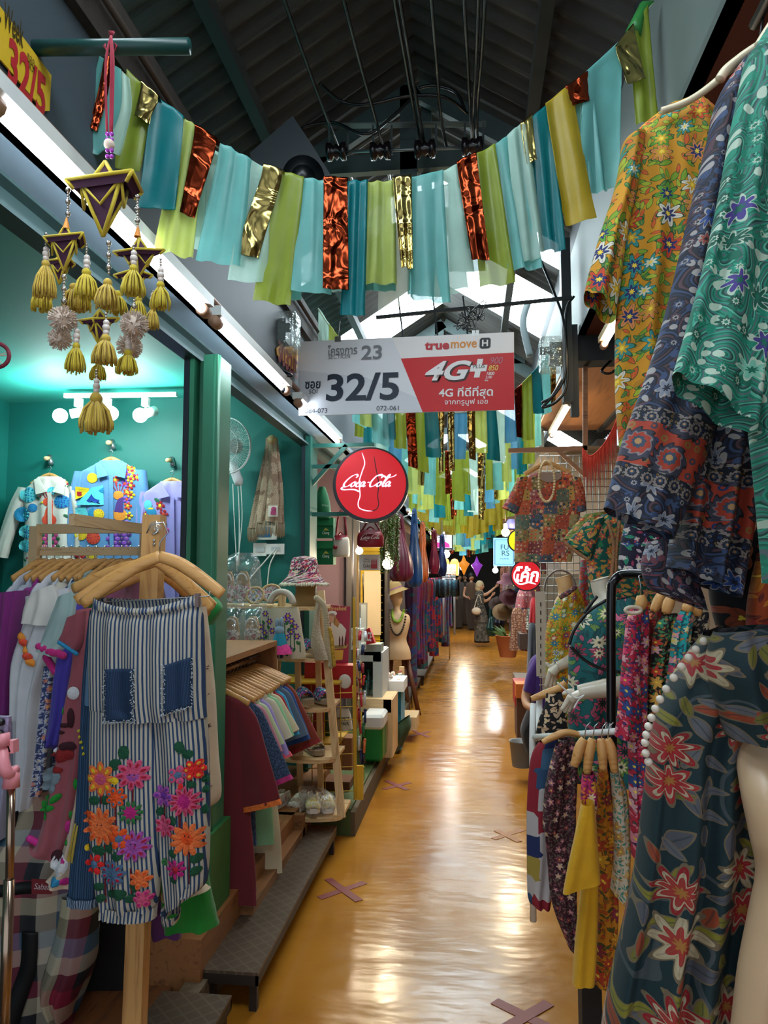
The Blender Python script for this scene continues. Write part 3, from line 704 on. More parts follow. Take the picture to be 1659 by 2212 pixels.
disc(FS, 800, 1047, 82, -.09, 0).build('casing', M('14181e', .4), t)
disc(FS, 801, 1045, 76, 0, .004).build('red_face', emis('b80418', .42), t)
script_logo(FS, 739, 1052, 108, .42, emis('d8dcff', .9), t, k=1.45)
def ribbon(fr, pts, hw, mat, parent, name, z=.006, wv=None):
    q = cr([V((*fr.hit(*p), 0)) for p in pts], 6); mb = MB(); vs = []
    for i, p in enumerate(q):
        d = q[min(len(q) - 1, i + 1)] - q[max(0, i - 1)]; d = d.normalized() if d.length else V((1, 0, 0))
        w2 = hw * (min(1, .35 + i / 6, .35 + (len(q) - 1 - i) / 6))
        vs += [fr.p3(p.x - d.y * w2, p.y + d.x * w2, z), fr.p3(p.x + d.y * w2, p.y - d.x * w2, z)]
    mb.add(vs, [(2 * i, 2 * i + 2, 2 * i + 3, 2 * i + 1) for i in range(len(q) - 1)]); return mb.build(name, mat, parent)
ribbon(FS, [(782, 978), (788, 1000), (782, 1020), (776, 1042), (778, 1070), (774, 1085), (776, 1097), (790, 1103), (805, 1104)], .0035, emis('f0d8f8', 1.0), t, 'bottle_outline', .005)
ribbon(FS, [(808, 985), (812, 1010), (818, 1045), (816, 1070), (818, 1090), (812, 1101), (800, 1104)], .0035, M('30060c', .4), t, 'bottle_shadow', .005)
# Thai round sign on the right
FT = Fr(P(1137, 1243, 7.0), (1, -.1, 0), (0, 0, 1))
t = thing('round_sign', 'small round red sign with white Thai lettering below the patchwork blouse', 'sign', FT.O)
disc(FT, 1137, 1243, 35, -.06, 0).build('casing', M('14181e', .4), t); disc(FT, 1137, 1243, 32, 0, .004).build('red_face', emis('b80818', .42), t)
FT.lab('โค้ก', 1139, 1240, 50, 34, emis('e4e8f8', 1.0), t, bold=.03, shear=.2, z=.008)
ribbon(FT, [(1122, 1225), (1112, 1237), (1112, 1252), (1124, 1262), (1142, 1258), (1158, 1262)], .007, emis('e4e8f8', 1.0), t, 'swash')
# ================================================================ garlands
STR = {'teal': sheer('0f8c94', .93), 'aqua': sheer('84ccc8', .82), 'pale': sheer('c4e2d6', .68), 'lime': sheer('a2b23e', .9), 'slime': sheer('c4d070', .72), 'yel': sheer('d0b93a', .85), 'green': sheer('4fae5c', .85),
       'blue': sheer('5aa0c0', .8), 'gold': foil('a8965a'), 'cop': foil('84341c'), 'sil': foil('9aa4a8'), 'white': sheer('e8ece0', .55), 'fringe': sheer('b09c20', .95)}
def strip(root, a, b, down, wid_b, slant, mat, seed, tw=.9, lean=0.0, amp=.013, off=0):
    """a,b = cord points the cloth is folded over"""
    rnd = random.Random(seed); c = (a + b) / 2; h = (b - a) / 2
    rows = [(c - h * tw + V((0, .012, -.004)), c + h * tw + V((0, .012, -.004)))]
    hb = V((h.x, h.y, h.z * .35)); s2 = wid_b
    for f in (.0, .12, .45, .8, 1.0):
        k = tw + (s2 - tw) * f; hz = h.z * (1 - f * .8)
        sh = V((slant * f, -.01 - off + lean * f, -down * f + (.014 if f == 0 else 0)))
        hv = V((h.x, h.y, hz)) * k
        rows.append((c - hv + sh, c + hv + sh + V((0, 0, (rnd.uniform(-.02, .02) if f == 1 else 0)))))
    mb = drape(rows, .0018, rnd.choice((2, 3, 4)), amp, 26, 5, seed)
    return mb.build('fabric_strip', STR[mat], root)
G = cr([V(p) for p in ((200, 62, 2.0), (262, 150, 2.02), (345, 225, 2.05), (400, 268, 2.08), (490, 330, 2.12), (600, 384, 2.18), (700, 402, 2.22), (780, 405, 2.27), (860, 403, 2.3), (940, 388, 2.35), (1010, 358, 2.38), (1090, 312, 2.42),
                        (1165, 250, 2.46), (1235, 196, 2.5), (1295, 150, 2.52), (1345, 98, 2.55), (1385, 40, 2.58), (1412, 5, 2.6))], 12)
def gp(x):
    for i in range(len(G) - 1):
        if G[i].x <= x <= G[i + 1].x:
            f = (x - G[i].x) / max(1e-6, G[i + 1].x - G[i].x); q = G[i].lerp(G[i + 1], f); return P(q.x, q.y, q.z), q
    q = G[0] if x < G[0].x else G[-1]; return P(q.x, q.y, q.z), q
t = thing('ribbon_garland', 'nearest and largest garland of teal, lime and copper fabric strips strung over the aisle', 'garland', P(700, 402, 2.22))
MB().tube([P(q.x, q.y, q.z) for q in G], .003, 6).build('cord', M('c8d0b8', .7), t)
MB().tube([P(1412, 4, 2.6), P(1392, 14, 2.6), P(1378, 45, 2.58), P(1368, 75, 2.57)], [.004, .02, .022, .03], 8).build('knot', STR['green'], t)
MB().tube([P(192, 35, 2.0), P(200, 62, 2.0), P(215, 85, 2.0)], [.006, .012, .015], 8).build('knot', STR['green'], t)
FRONT = [(300, 60, 400, -35, 'lime', 1.1), (335, 34, 275, -18, 'gold', .8), (368, 62, 492, -22, 'teal', 1.05), (420, 52, 580, -40, 'slime', 1.3), (455, 44, 492, -42, 'cop', .6),
         (515, 66, 600, -35, 'aqua', 1.3), (563, 50, 640, -25, 'pale', 1.4), (598, 38, 575, -60, 'gold', 1.1), (628, 58, 678, -38, 'lime', 1.15), (680, 52, 655, -5, 'aqua', 1.4), (729, 46, 655, 2, 'cop', 1.0), (774, 42, 706, -10, 'teal', 1.05), (825, 55, 632, -5, 'slime', 1.15), (871, 38, 600, 10, 'gold', .6),
         (922, 66, 668, 5, 'aqua', 1.1), (968, 54, 662, 12, 'pale', 1.5), (1008, 38, 585, 28, 'cop', .8), (1044, 46, 640, 28, 'lime', 1.3), (1088, 56, 600, 40, 'aqua', 1.1), (1118, 40, 590, 28, 'pale', 1.2), (1136, 24, 372, 10, 'gold', .8), (1165, 48, 560, 20, 'teal', 1.0),
         (1205, 52, 512, 42, 'yel', 1.05), (1243, 46, 245, 0, 'cop', 1.0), (1262, 40, 440, 20, 'aqua', 1.0), (1300, 76, 430, -20, 'aqua', 1.0), (1345, 36, 200, 22, 'gold', .9), (1380, 40, 285, 12, 'lime', 1.0)]
for i, (x, wd, yb, sl, mt_, wb) in enumerate(FRONT):
    a, q = gp(x - wd * .6); b, q2 = gp(x + wd * .6); q = (q + q2) / 2; s = q.z / FOC
    strip(t, a, b, (yb - q.y) * s, wb, sl * s, mt_, i, amp=.006 if mt_ in ('cop', 'gold') else .013, off=.007 * (i * 2 % 3) + (.012 if mt_ in ('cop', 'gold') else 0))
for rows, mt_ in (([(203, 95, 222, 92), (186, 180, 212, 178), (172, 270, 200, 270), (164, 376, 182, 372)], 'green'), ([(226, 115, 244, 120), (210, 200, 234, 205), (190, 278, 212, 282)], 'cop'), ([(214, 120, 262, 150), (185, 230, 262, 240), (155, 300, 240, 310), (182, 335, 215, 330)], 'aqua'), ([(255, 145, 280, 170), (250, 240, 285, 240), (214, 320, 262, 335)], 'pale')): drape(rowpx(rows, 1.84 + .012 * len(mt_)), .002, 3, .008, 26, 5, 3).build('fabric_strip', STR[mt_], t)
rnd = random.Random(5)
for i in range(22):
    x = 250 + i * 50 + rnd.uniform(-10, 10); a, q = gp(x - 32); b, q2 = gp(x + 32); q = (q + q2) / 2; s = q.z / FOC
    L = 235 - abs(x - 750) * .09 + rnd.uniform(-25, 40)
    if x > 1290: continue
    strip(t, a + V((0, .03, -.01)), b + V((0, .03, -.01)), L * s, 1.25, (x - 750) * .05 * s, rnd.choice(['pale', 'aqua', 'slime', 'yel' if x > 1000 else 'pale', 'white', 'blue']), 50 + i, off=-.05)
def garland(lab, yl, yr, zc, zt, n, ln, seed, xl=-1.0, xr=.66, mats=('teal', 'aqua', 'lime', 'pale', 'slime', 'cop', 'gold', 'aqua', 'lime', 'blue', 'teal'), dz=0):
    rnd = random.Random(seed); A, B = V((xl, yl, zt)), V((xr, yr, zt))
    def c(f): p = A.lerp(B, f); p.z = zc + (zt - zc) * abs(2 * f - 1) ** 2.2; return p
    t = thing('ribbon_garland', lab, 'garland', c(.5), 'ribbon garlands farther down the aisle')
    MB().tube([c(k / 40) for k in range(41)], .004, 5).build('cord', M('c8d0b8', .7), t)
    for k in range(n):
        f = (k + .5) / n; w_ = .56 / n * rnd.uniform(.9, 1.4); mt_ = mats[(k * 3 + seed) % len(mats)] if rnd.random() < .7 else rnd.choice(mats)
        m2 = mt_ in ('cop', 'gold')
        strip(t, c(max(0, f - w_ * (.7 if m2 else 1))), c(min(1, f + w_ * (.7 if m2 else 1))), ln * rnd.uniform(.75, 1.15), rnd.uniform(1, 1.25) * (.7 if m2 else 1), rnd.uniform(-.02, .02), mt_, seed * 100 + k, amp=.005 if m2 else .014, off=rnd.uniform(-.02, .03))
garland('garland hanging directly behind the white and red section sign', 4.7, 5.6, 2.83, 3.45, 24, .40, 3)
garland('second garland behind the section sign, above the round red sign', 6.4, 7.0, 2.79, 3.3, 22, .43, 8)
garland('garland behind the copper one, level with the patchwork blouse neck', 8.3, 8.7, 2.76, 3.2, 20, .42, 11)
garland('garland whose cord dips in front of the dark lattice window', 9.9, 10.3, 2.82, 3.3, 18, .45, 14)
garland('olive fringe garland hanging lower down the aisle', 11.8, 12.0, 2.72, 3.1, 16, .45, 17, mats=('fringe', 'fringe', 'lime', 'fringe'))
garland('garland above the pale blue shop sign', 13.8, 14.0, 2.66, 3.1, 14, .42, 21)
garland('garland just in front of the warm lanterns', 16.5, 16.8, 2.62, 3.1, 14, .45, 24)
garland('farthest garland near the end of the aisle', 19.5, 19.8, 2.62, 3.0, 12, .45, 29)
# ================================================================ overhead wiring
m_cable = M('0a0f14', .3); m_galv = M('7f8a8c', .4, .7)
t = thing('insulator_rack', 'galvanised rack of four spool insulators under the roof truss', 'insulator', P(870, 300, 4.05))
mb = MB(); mb.bar(P(700, 272, 4.05), P(1050, 268, 4.05), .05, .006); mb.build('back_bar', m_galv, t)
mb = MB(); mb.tube([P(735, 328, 4.0), P(1045, 318, 4.0)], .009, 8); mb.build('rod', m_galv, t)
for x, y in ((727, 320), (822, 318), (918, 314), (1020, 308)):
    mb = MB(); 
    for dx in (-20, 20): mb.bar(P(x + dx + 4, y - 48, 4.04), P(x + dx + 4, y + 16, 4.0), .012, .004)
    mb.build('bracket', m_galv, t)
    pr = [(.02, -.06), (.05, -.055), (.05, -.03), (.03, -.015), (.045, 0), (.03, .015), (.05, .03), (.05, .055), (.02, .06)]
    MB().lathe(pr, P(x, y + 8, 3.98), 16, mat=Matrix.Rotation(pi / 2, 4, 'Y')).build('spool', M('1a1418', .2), t)
for k, (xt, xb, yb, x2, y2) in enumerate([(600, 720, 290, 765, 400), (732, 820, 290, 845, 400), (845, 905, 290, 935, 390), (857, 915, 300, 940, 385), (928, 955, 270, 985, 400), (1000, 1018, 270, 1030, 420), (1050, 1030, 270, 1040, 400), (1035, 1022, 280, 1028, 400)]):
    pts = [P(xt, -40, 2.9), P((xt + xb) / 2, yb / 2 - 15, 3.4), P(xb, yb, 3.95), P(x2, y2, 4.6)]
    MB().tube(cr(pts, 8), .009, 6).build('power_cable', m_cable, label=['leftmost black cable running up from the left insulator', 'second black cable from the left under the roof', 'thick black cable left of the ridge post', 'thick black cable beside the one left of the ridge post', 'thin cable down the middle of the truss', 'cable reaching the rightmost insulator', 'outer cable of the right bundle', 'inner cable of the right bundle'][k], cat='cable', group='overhead power cables')
for k, (pts, lab) in enumerate([([(650, 275, 4.0), (720, 265, 4.0), (790, 290, 4.0), (850, 250, 4.0), (900, 200, 4.0)], 'black looped cable crossing under the insulator rack'),
                                ([(690, 180, 3.7), (740, 220, 3.8), (800, 225, 3.8), (880, 208, 3.8), (960, 210, 3.8), (1010, 245, 3.9)], 'long slack black cable looping between the insulators'),
                                ([(905, 190, 3.9), (940, 185, 3.9), (985, 200, 3.9), (1005, 240, 3.9)], 'short arched cable at the ridge post')]):
    MB().tube(cr([P(*p) for p in pts], 8), .009, 6).build('loop_cable', m_cable, label=lab, cat='cable')
# black loudspeaker under the left roof
t = thing('loudspeaker', 'black loudspeaker tilted under the left roof slope', 'loudspeaker', P(640, 340, 3.3))
mb = MB(); mb.poly([P(*p, 3.3) for p in ((632, 250), (672, 310), (740, 420), (560, 440), (540, 330))], .3, (0, 1, 0)); mb.build('cabinet', M('0d1a22', .5), t)
MB().tube([P(655, 385, 3.3), P(655, 385, 3.28)], .1, 24).tube([P(655, 385, 3.29), P(655, 385, 3.275)], .06, 20).build('cone', M('060a0e', .3), t)
# black rod with hangers above the section sign
mb = MB(); mb.bar(P(1235, 643, 4.6), P(812, 686, 4.5), .02, .02)
for x in (860, 935, 1000): mb.bar(P(x, 640, 4.55), P(x + 12, 740, 4.5), .01, .01)
mb.build('hanging_rod', m_dark, label='black steel rod above the section sign', cat='rod')
for k, (xs, ys) in enumerate((((1000, 0), (680, 0)), ((1030, 0), (660, 0)))):
    rnd = random.Random(k); mb = MB()
    for j in range(5):
        pts = [P(xs[0] + rnd.uniform(-25, 25), ys[0] + rnd.uniform(-10, 35), 4.35 + rnd.uniform(-.02, .05)) for _ in range(6)]; mb.tube(cr(pts, 5), .003, 4)
    mb.build('wire_tangle', m_cable, label=['tangled black wire bundle above the section sign, lower coil', 'tangled black wire bundle above the section sign, upper coil'][k], cat='wire')
# electricity meters
def meter(c, lab, sgn, s=1.0):
    t = thing('electricity_meter', lab, 'meter', c)
    c = V(c); MB().box(c + V((-.012, -.06, -.16)), c + V((.012, .06, .14))).build('back_plate', M('6a7276', .5), t)
    x0, x1 = (0.012, .15) if sgn > 0 else (-.15, -.012)
    mb = MB().box(c + V((x0, -.07, -.10)), c + V((x1, .07, .12))); o = mb.build('clear_cover', clear('dfeeea', .05, .28), t)
    md = o.modifiers.new('b', 'BEVEL'); md.width = .02; md.segments = 3
    mb = MB().box(c + V((x0 if sgn > 0 else -.09, -.05, -.05)), c + V((.09 if sgn > 0 else -.012, .05, .08))); mb.box(c + V((min(x0, x1 * .8), -.055, 0)), c + V((max(x1 * .8, x0 if sgn > 0 else 0), -.045, .05)))
    mb.build('mechanism', M('39403f', .4, .3, var=.5, sc=60), t)
    return t
meter(P(588, 725, 3.95), 'clear covered electricity meter on the left fascia above the tube', 1)
meter(P(1217, 770, 4.72), 'clear covered electricity meter on the right hand post', -1)
for k, (pts, lab) in enumerate([([(576, 640, 3.9), (576, 760, 3.9), (590, 790, 3.85), (630, 812, 3.8), (570, 800, 3.8)], 'black cable curling below the left meter'), ([(585, 640, 3.95), (585, 780, 3.9), (610, 830, 3.8), (610, 845, 3.8), (600, 800, 3.9)], 'second black cable hooked below the left meter'),
                                ([(1240, 640, 4.65), (1222, 680, 4.65), (1225, 820, 4.65), (1205, 865, 4.6), (1172, 880, 4.6), (1190, 860, 4.6), (1215, 820, 4.6)], 'black cable loop below the right meter'), ([(1165, 555, 4.7), (1200, 640, 4.65), (1218, 700, 4.6), (1222, 800, 4.6), (1200, 850, 4.6), (1170, 870, 4.6)], 'thick black cable running down the right post'),
                                ([(1330, 770, 4.9), (1300, 800, 4.85), (1320, 806, 4.85), (1345, 780, 4.85)], 'short cable loop on the dark beam behind the yellow blouse'), ([(1140, 655, 6.0), (1130, 700, 6.0), (1145, 770, 6.0)], 'grey conduit bend behind the section sign')]):
    MB().tube(cr([P(*p) for p in pts], 8), .009 if k < 5 else .03, 6).build('service_cable', m_cable if k < 5 else M('5a6668', .5), label=lab, cat='cable')
# ================================================================ garment builders
m_hook = M('b8bcc0', .25, .9); m_hw = wood('cf9a5a', 'a8743c', .4, 1.5, 'x'); m_white = M('e8e8e4', .5); m_blk = M('101012', .4)
_hp = {}
def hanger(label, loc, rz=0, w_=.42, mat=None, group=None, dz=0, tilt=0):
    """origin = rail contact; local x along the arms"""
    key = (w_, str(mat))
    if key not in _hp or True:
        t = thing('clothes_hanger', label, 'hanger', loc, group)
        q = MB(); h = w_ / 2; b = V(loc)
        for s in (-1, 1):
            pts = cr([V((0, 0, -.062)), V((s * h * .25, 0, -.072)), V((s * h * .65, 0, -.105)), V((s * h, 0, -.135))], 4)
            q.tube([p + b for p in pts], [.008] * len(pts), 8, flat=1.9, upv=(0, 0, 1))
        o = q.build('shoulders', mat or m_hw, t)
        q = MB().tube([b + V((x, 0, z)) for x, z in ((.0, -.062), (.0, -.035), (.014, -.018), (.012, -.002), (0, .004), (-.012, -.002), (-.014, -.014))], .0022, 6)
        q.build('hook', m_hook, t); t.rotation_euler = (tilt, 0, rz); return t
def top(name, label, cat, loc, rz, mat, L=.65, w_=.40, hem=.46, th=.03, sl=.22, slw=.085, ang=22, seed=1, nf=4, amp=.012, trim=None, group=None, tilt=0, neck=.07, smat=None, collar=None, sides=(-1, 1), hemtrim=None, tw=.012):
    t = thing(name, label, cat, loc, group); b = V(loc); h = w_ / 2
    prof = [(-.068, neck, .6), (-.085, neck + .05, .8), (-.125, h * .95, .9), (-.2, h * .98, 1), (-.07 - L * .5, h * .95 + (hem / 2 - h) * .3, 1.1), (-.07 - L * .8, hem / 2 * .96, 1.2), (-.07 - L, hem / 2, 1.2)]
    rows = [(b + V((-x, 0, z)), b + V((x, 0, z)), th * k) for z, x, k in prof]
    o = drape(rows, th, nf, amp, 40, 5, seed, nrm=(0, -1, 0)).build('body', mat, t)
    if hemtrim:
        rows = [(b + V((-hem / 2 - .004, 0, z)), b + V((hem / 2 + .004, 0, z)), th * 1.2 + .004) for z in (-.07 - L + tw * 1.5, -.07 - L - .003)]
        drape(rows, th, nf, amp, 40, 2, seed, nrm=(0, -1, 0), grow=False).build('hem_trim', hemtrim, t)
    if sl:
        for s in sides:
            a = R(ang + (seed * 7 % 5)); d = V((s * sin(a), 0, -cos(a))); pr = V((cos(a), 0, s * sin(a)))
            c0 = b + V((s * (h - .045), 0, -.165)); rows = []
            for f, k in ((-.12, .55), (.05, .9), (.4, 1.0), (.8, 1.1), (1.0, 1.12)):
                c = c0 + d * sl * f; rows.append((c - pr * slw * k, c + pr * slw * k))
            drape(rows, th * .8, 3, amp * .6, 26, 4, seed + s, nrm=(0, -1, 0)).build('sleeve', smat or mat, t)
            if trim:
                c = c0 + d * sl; rows = [(c - pr * slw * 1.14 - d * tw, c + pr * slw * 1.14 - d * tw), (c - pr * slw * 1.2 + d * tw, c + pr * slw * 1.2 + d * tw)]
                drape(rows, th * .85 + .004, 9, .005, 40, 2, seed + s, nrm=(0, -1, 0)).build('sleeve_trim', trim, t)
    if collar:
        MB().tube([b + V((cos(a_) * neck * 1.02, -sin(a_) * th * .9, -.07 - (.03 if sin(a_) > 0 else .0) * sin(a_))) for a_ in [2 * pi * k / 20 for k in range(20)]], .011, 6, closed=True).build('collar', collar, t)
    t.rotation_euler = (tilt, 0, rz); return t
def pants(name, label, loc, rz, mat, L=.9, w_=.36, hem=.2, th=.03, seed=1, group=None, nf=5, amp=.01):
    t = thing(name, label, 'trousers', loc, group); b = V(loc); h = w_ / 2
    rows = [(b + V((-x, 0, z)), b + V((x, 0, z))) for z, x in ((0, h), (-.05, h * 1.02), (-.2, h * 1.1), (-.32, h * 1.14))]
    drape(rows, th, nf, amp, 40, 4, seed, nrm=(0, -1, 0)).build('seat', mat, t)
    for s in (-1, 1):
        rows = [(b + V((s * h * .57 - h * .56, 0, z)), b + V((s * h * .57 + h * .56, 0, z))) for z in (-.30, -.45)] + [(b + V((s * h * .62 - hem / 2, 0, z)), b + V((s * h * .62 + hem / 2, 0, z))) for z in (-L * .8, -L)]
        drape(rows, th, 3, amp, 30, 5, seed + s, nrm=(0, -1, 0)).build('leg', mat, t)
    t.rotation_euler = (0, 0, rz); return t
def pxg(name, label, cat, D, rows, mat, th=.04, nf=5, amp=.012, seed=1, group=None, seg=56, sub=7, parent=None, part=None, sq=.8, nrm=None, grow=True):
    """cloth built from its outline at depth D; returns (object, mesh builder)"""
    mb = drape(rowpx(rows, D), th, nf, amp, seg, sub, seed, sq=sq, nrm=nrm, grow=grow)
    if parent is not None: return mb.build(part or name, mat, parent), mb
    t = thing(name, label, cat, P((rows[0][0] + rows[0][2]) / 2, rows[0][1], D), group)
    return t, mb, mb.build(part or 'body', mat, t)
# ================================================================ tassel mobile on the green pipe
DM = 1.6
MB().tube([P(-30, 105, DM), P(409, 100, DM)], .0185, 24).build('green_pipe', M('123f3c', .35, var=.05), label='dark green plastic pipe sticking out over the aisle at the top left', cat='pipe')
T1 = thing('tassel_mobile', 'hanging mobile of purple fabric lanterns with yellow yarn tassels and white pompoms', 'mobile', P(238, 100, DM))
m_yarn = cloth('cdb52c', weave=300); m_yarn2 = cloth('c8a83e', weave=300); m_vel = M('3a1030', .8, var=.2); m_bead = M('b8b0a8', .25, .8); m_wbead = M('d8ccc4', .4); m_pom = cloth('dcc8b8', weave=300); m_rope = cloth('a8203c', weave=500)
mb = MB()
for k, dx in enumerate((-8, 4, 9)): mb.tube(cr([P(240, 78, DM - .02), P(236 + dx, 140, DM - .022), P(236 + dx * .6, 285, DM)], 5), .003, 6)
mb.tube([P(238, 78, DM), P(225, 100, DM - .021), P(240, 124, DM), P(252, 100, DM - .021)], .003, 6, closed=True); mb.tube([P(238, 76, DM), P(243, 70, DM), P(237, 72, DM)], .006, 6)
mb.build('cord', m_rope, T1)
mb = MB()
for y in (290, 302, 325, 338): 
    for dx in (-4, 5): mb.ball(P(236 + dx, y, DM), .0055, 6)
mb.build('bead_string', M('a03ab0', .2), T1); MB().ball(P(236, 312, DM), .013, 8).build('wool_knot', m_pom, T1)
def lantern(px, py, hw, hb, ht, rot=.5, D=DM):
    c = P(px, py, D); s = D / FOC; a, hb, ht = hw * s * 1.05, hb * s, ht * s
    cor = [c + V((a * cos(rot + k * pi / 2), a * .45 * sin(rot + k * pi / 2), a * .06 * (1 if k % 2 else -1))) for k in range(4)]
    inn = [c + (p - c) * .62 + V((0, 0, -.004)) for p in cor]; mid = [c + (p - c) * .45 + V((0, 0, -hb * .25)) for p in cor]
    bot, tp = c + V((0, 0, -hb)), c + V((0, 0, ht))
    vs = cor + [c + (p - c) * .8 + V((0, 0, -hb * .16)) for p in cor] + inn + [bot] + [c + (p - c) * .38 for p in cor] + [tp]
    fs = [(k, (k + 1) % 4, 4 + (k + 1) % 4, 4 + k) for k in range(4)] + [(4 + k, 4 + (k + 1) % 4, 8 + (k + 1) % 4, 8 + k) for k in range(4)] + [(8 + k, 8 + (k + 1) % 4, 12) for k in range(4)] + [(13 + k, 13 + (k + 1) % 4, 17) for k in range(4)] + [(0, 1, 2, 3)]
    o = MB().add(vs, fs, smooth=False).build('lantern', m_vel, T1)
    mb = MB(); r = max(.0028, hw * s * .045)
    for k in range(4):
        mb.tube([cor[k], cor[(k + 1) % 4]], r, 6); mb.tube([inn[k], bot], r, 6); mb.tube([vs[13 + k], tp], r, 6); mb.tube([inn[k], (inn[k] + inn[(k + 1) % 4]) / 2 + V((0, 0, -hb * .45)), inn[(k + 1) % 4]], r * .8, 6); mb.tube([cor[k], vs[4 + k]], r, 6)
    mb.build('yarn_edging', m_yarn, o); return cor, bot
def tassel(px, yt, yb, w_, D=DM, y0=None, mat=None, seed=1):
    rnd = random.Random(seed); s = D / FOC; c = P(px, yt, D); h = (yb - yt) * s; r = w_ * s / 2
    mb = MB().ball(c + V((0, 0, -r * .35)), r * .38, 8)
    n = 46
    for k in range(n):
        a = 2 * pi * k / n * 3 + rnd.uniform(-.1, .1); q = rnd.uniform(.35, 1)
        mb.tube([c + V((cos(a) * r * .2 * q, sin(a) * r * .2 * q, -r * .5)), c + V((cos(a) * r * .75 * q, sin(a) * r * .75 * q, -h * .45)), c + V((cos(a) * r * q * 1.02, sin(a) * r * q, -h * .78)), c + V((cos(a + .06) * r * q, sin(a + .06) * r * q, -h * rnd.uniform(.93, 1.04)))], r * .085, 4)
    o = mb.build('tassel', mat or m_yarn, T1)
    if y0 is not None:
        top_ = P(px, y0, D); mb = MB(); n = max(2, int((c - top_).length / .0065)); 
        for k in range(n): mb.ball(top_.lerp(c, k / n), .0033, 5)
        mb.build('bead_chain', m_bead, o)
        q = MB()
        for k, rr in enumerate((.0075, .009, .0075)): q.ball(c + V((0, 0, .004 + k * .011)), rr, 6)
        q.build('white_bead', m_wbead, o)
def pompom(px, py, r, D=DM, seed=1):
    rnd = random.Random(seed); c = P(px, py, D); r *= D / FOC; mb = MB().ball(c, r * .72, 8)
    for k in range(260):
        z = rnd.uniform(-1, 1); a = rnd.uniform(0, 6.28); d = V((sqrt(1 - z * z) * cos(a), sqrt(1 - z * z) * sin(a), z)); mb.tube([c + d * r * .5, c + d * r * rnd.uniform(.9, 1.06)], r * .05, 3, cap=False)
    mb.build('pompom', m_pom, T1)
lantern(226, 396, 108, 130, 54, .84); lantern(140, 516, 64, 78, 34, .95); lantern(300, 545, 60, 62, 36, 1.62); lantern(130, 565, 40, 55, 20, .8, DM + .12); lantern(288, 592, 45, 50, 20, .3, DM + .12); lantern(214, 692, 48, 55, 26, 1.5)
for x, y in ((143, 495), (297, 512)): MB().lathe([(.001, .03), (.009, 0)], P(x, y, DM), 10).build('orange_cone', M('d8862a', .6), T1)
for (x, y0, y1) in ((147, 410, 480), (297, 425, 500), (235, 525, 600), (138, 598, 660), (290, 610, 670), (216, 745, 770)):
    n = int((y1 - y0) / 6.5); mb = MB()
    for k in range(n): mb.ball(P(x, y0 + k * 6.5, DM), .0034 if k % 4 else .0065, 5)
    mb.build('bead_chain', m_bead, T1)
for i, (x, a, b, w_, y0, dd) in enumerate([(99, 562, 652, 52, 505, 0), (92, 600, 680, 48, None, .1), (187, 580, 652, 58, 528, 0), (160, 612, 676, 56, None, .1), (178, 600, 678, 50, None, .12), (289, 572, 645, 54, 530, -.05), (233, 602, 672, 56, None, -.02), (255, 628, 682, 46, None, .1), (347, 608, 673, 50, 560, 0), (331, 660, 715, 36, 630, .1),
                                       (300, 640, 700, 42, None, .12), (165, 740, 810, 46, 692, 0), (229, 722, 792, 58, 678, -.05), (214, 778, 824, 44, 745, .05), (277, 755, 813, 52, 700, 0), (208, 848, 940, 76, 800, 0)]):
    tassel(x, a, b, w_, DM + dd, y0, m_yarn if i % 3 else m_yarn2, i)
for i, a in enumerate(((135, 690, 33, -.02), (130, 732, 28, .06), (290, 702, 33, -.02), (280, 748, 30, .06))): pompom(a[0], a[1], a[2], DM + a[3], i)
# crocheted hoop at the left edge
t = thing('crochet_hoop', 'small beaded crochet hoop cut off by the left edge', 'ornament', P(0, 765, 2.0)); MB().tube([P(-8 + 28 * cos(a), 768 + 26 * sin(a), 2.0) for a in [2 * pi * k / 24 for k in range(24)]], .006, 8, closed=True).build('ring', M('7a2a3a', .7, var=.6, sc=80), t)
mb = MB(); [mb.tube([P(-8, 768, 2.0), P(-8 + 28 * cos(k), 768 + 26 * sin(k), 2.0)], .0015, 4) for k in range(7)]; mb.build('web', m_pom, t)
# ================================================================ teal shop back wall
DW = 5.46
t = thing('track_light', 'white ceiling track with three spot lamps above the embroidered shirts', 'lamp', P(260, 853, 5.1))
MB().bar(P(140, 855, 5.1), P(382, 852, 5.1), .03, .03).build('track', m_white, t)
bulbs = []
for (x, y, bx, by) in ((170, 858, 130, 898), (232, 858, 243, 900), (315, 857, 303, 897)):
    MB().box(P(x, y + 12, 5.1) - V((.025, .02, .03)), P(x, y + 12, 5.1) + V((.025, .02, .03))).tube([P(x, y + 20, 5.1), P(x, y + 30, 5.1)], .008, 8).build('adapter', m_white, t)
    a, b = P(x + 12 * (1 if bx < x else 0) + 8, y + 30, 5.12), P(bx, by, 5.0)
    if bx == 243: a, b = P(236, 892, 5.2), P(240, 893, 5.05)
    MB().tube([a, a.lerp(b, .62)], .035, 16).build('lamp_head', m_white, t)
    bb = MB().ball(b, .052, 12).build('bulb', emis('eafffb', 22, 'bulb'), t)
    point('spot_glow', b + V((0, -.12, 0)), 9, (.85, 1, .97), .05); bulbs.append(b)
for (x, y) in ((107, 990), (241, 956), (370, 994)):
    t = thing('wall_peg', 'pale wooden wall peg above the ' + {107: 'cream', 241: 'blue', 370: 'lavender'}[x] + ' shirt', 'peg', P(x, y, 5.46), 'wall pegs'); MB().tube([P(x, y, 5.5), P(x - 8, y, 5.38)], .017, 10).build('dowel', wood('d8b888', 'b08a5a', .5), t); MB().tube([P(x, y - 5, 5.49), P(x + 4, y + 14, 5.47)], .02, 8).build('backplate', m_hook, t)
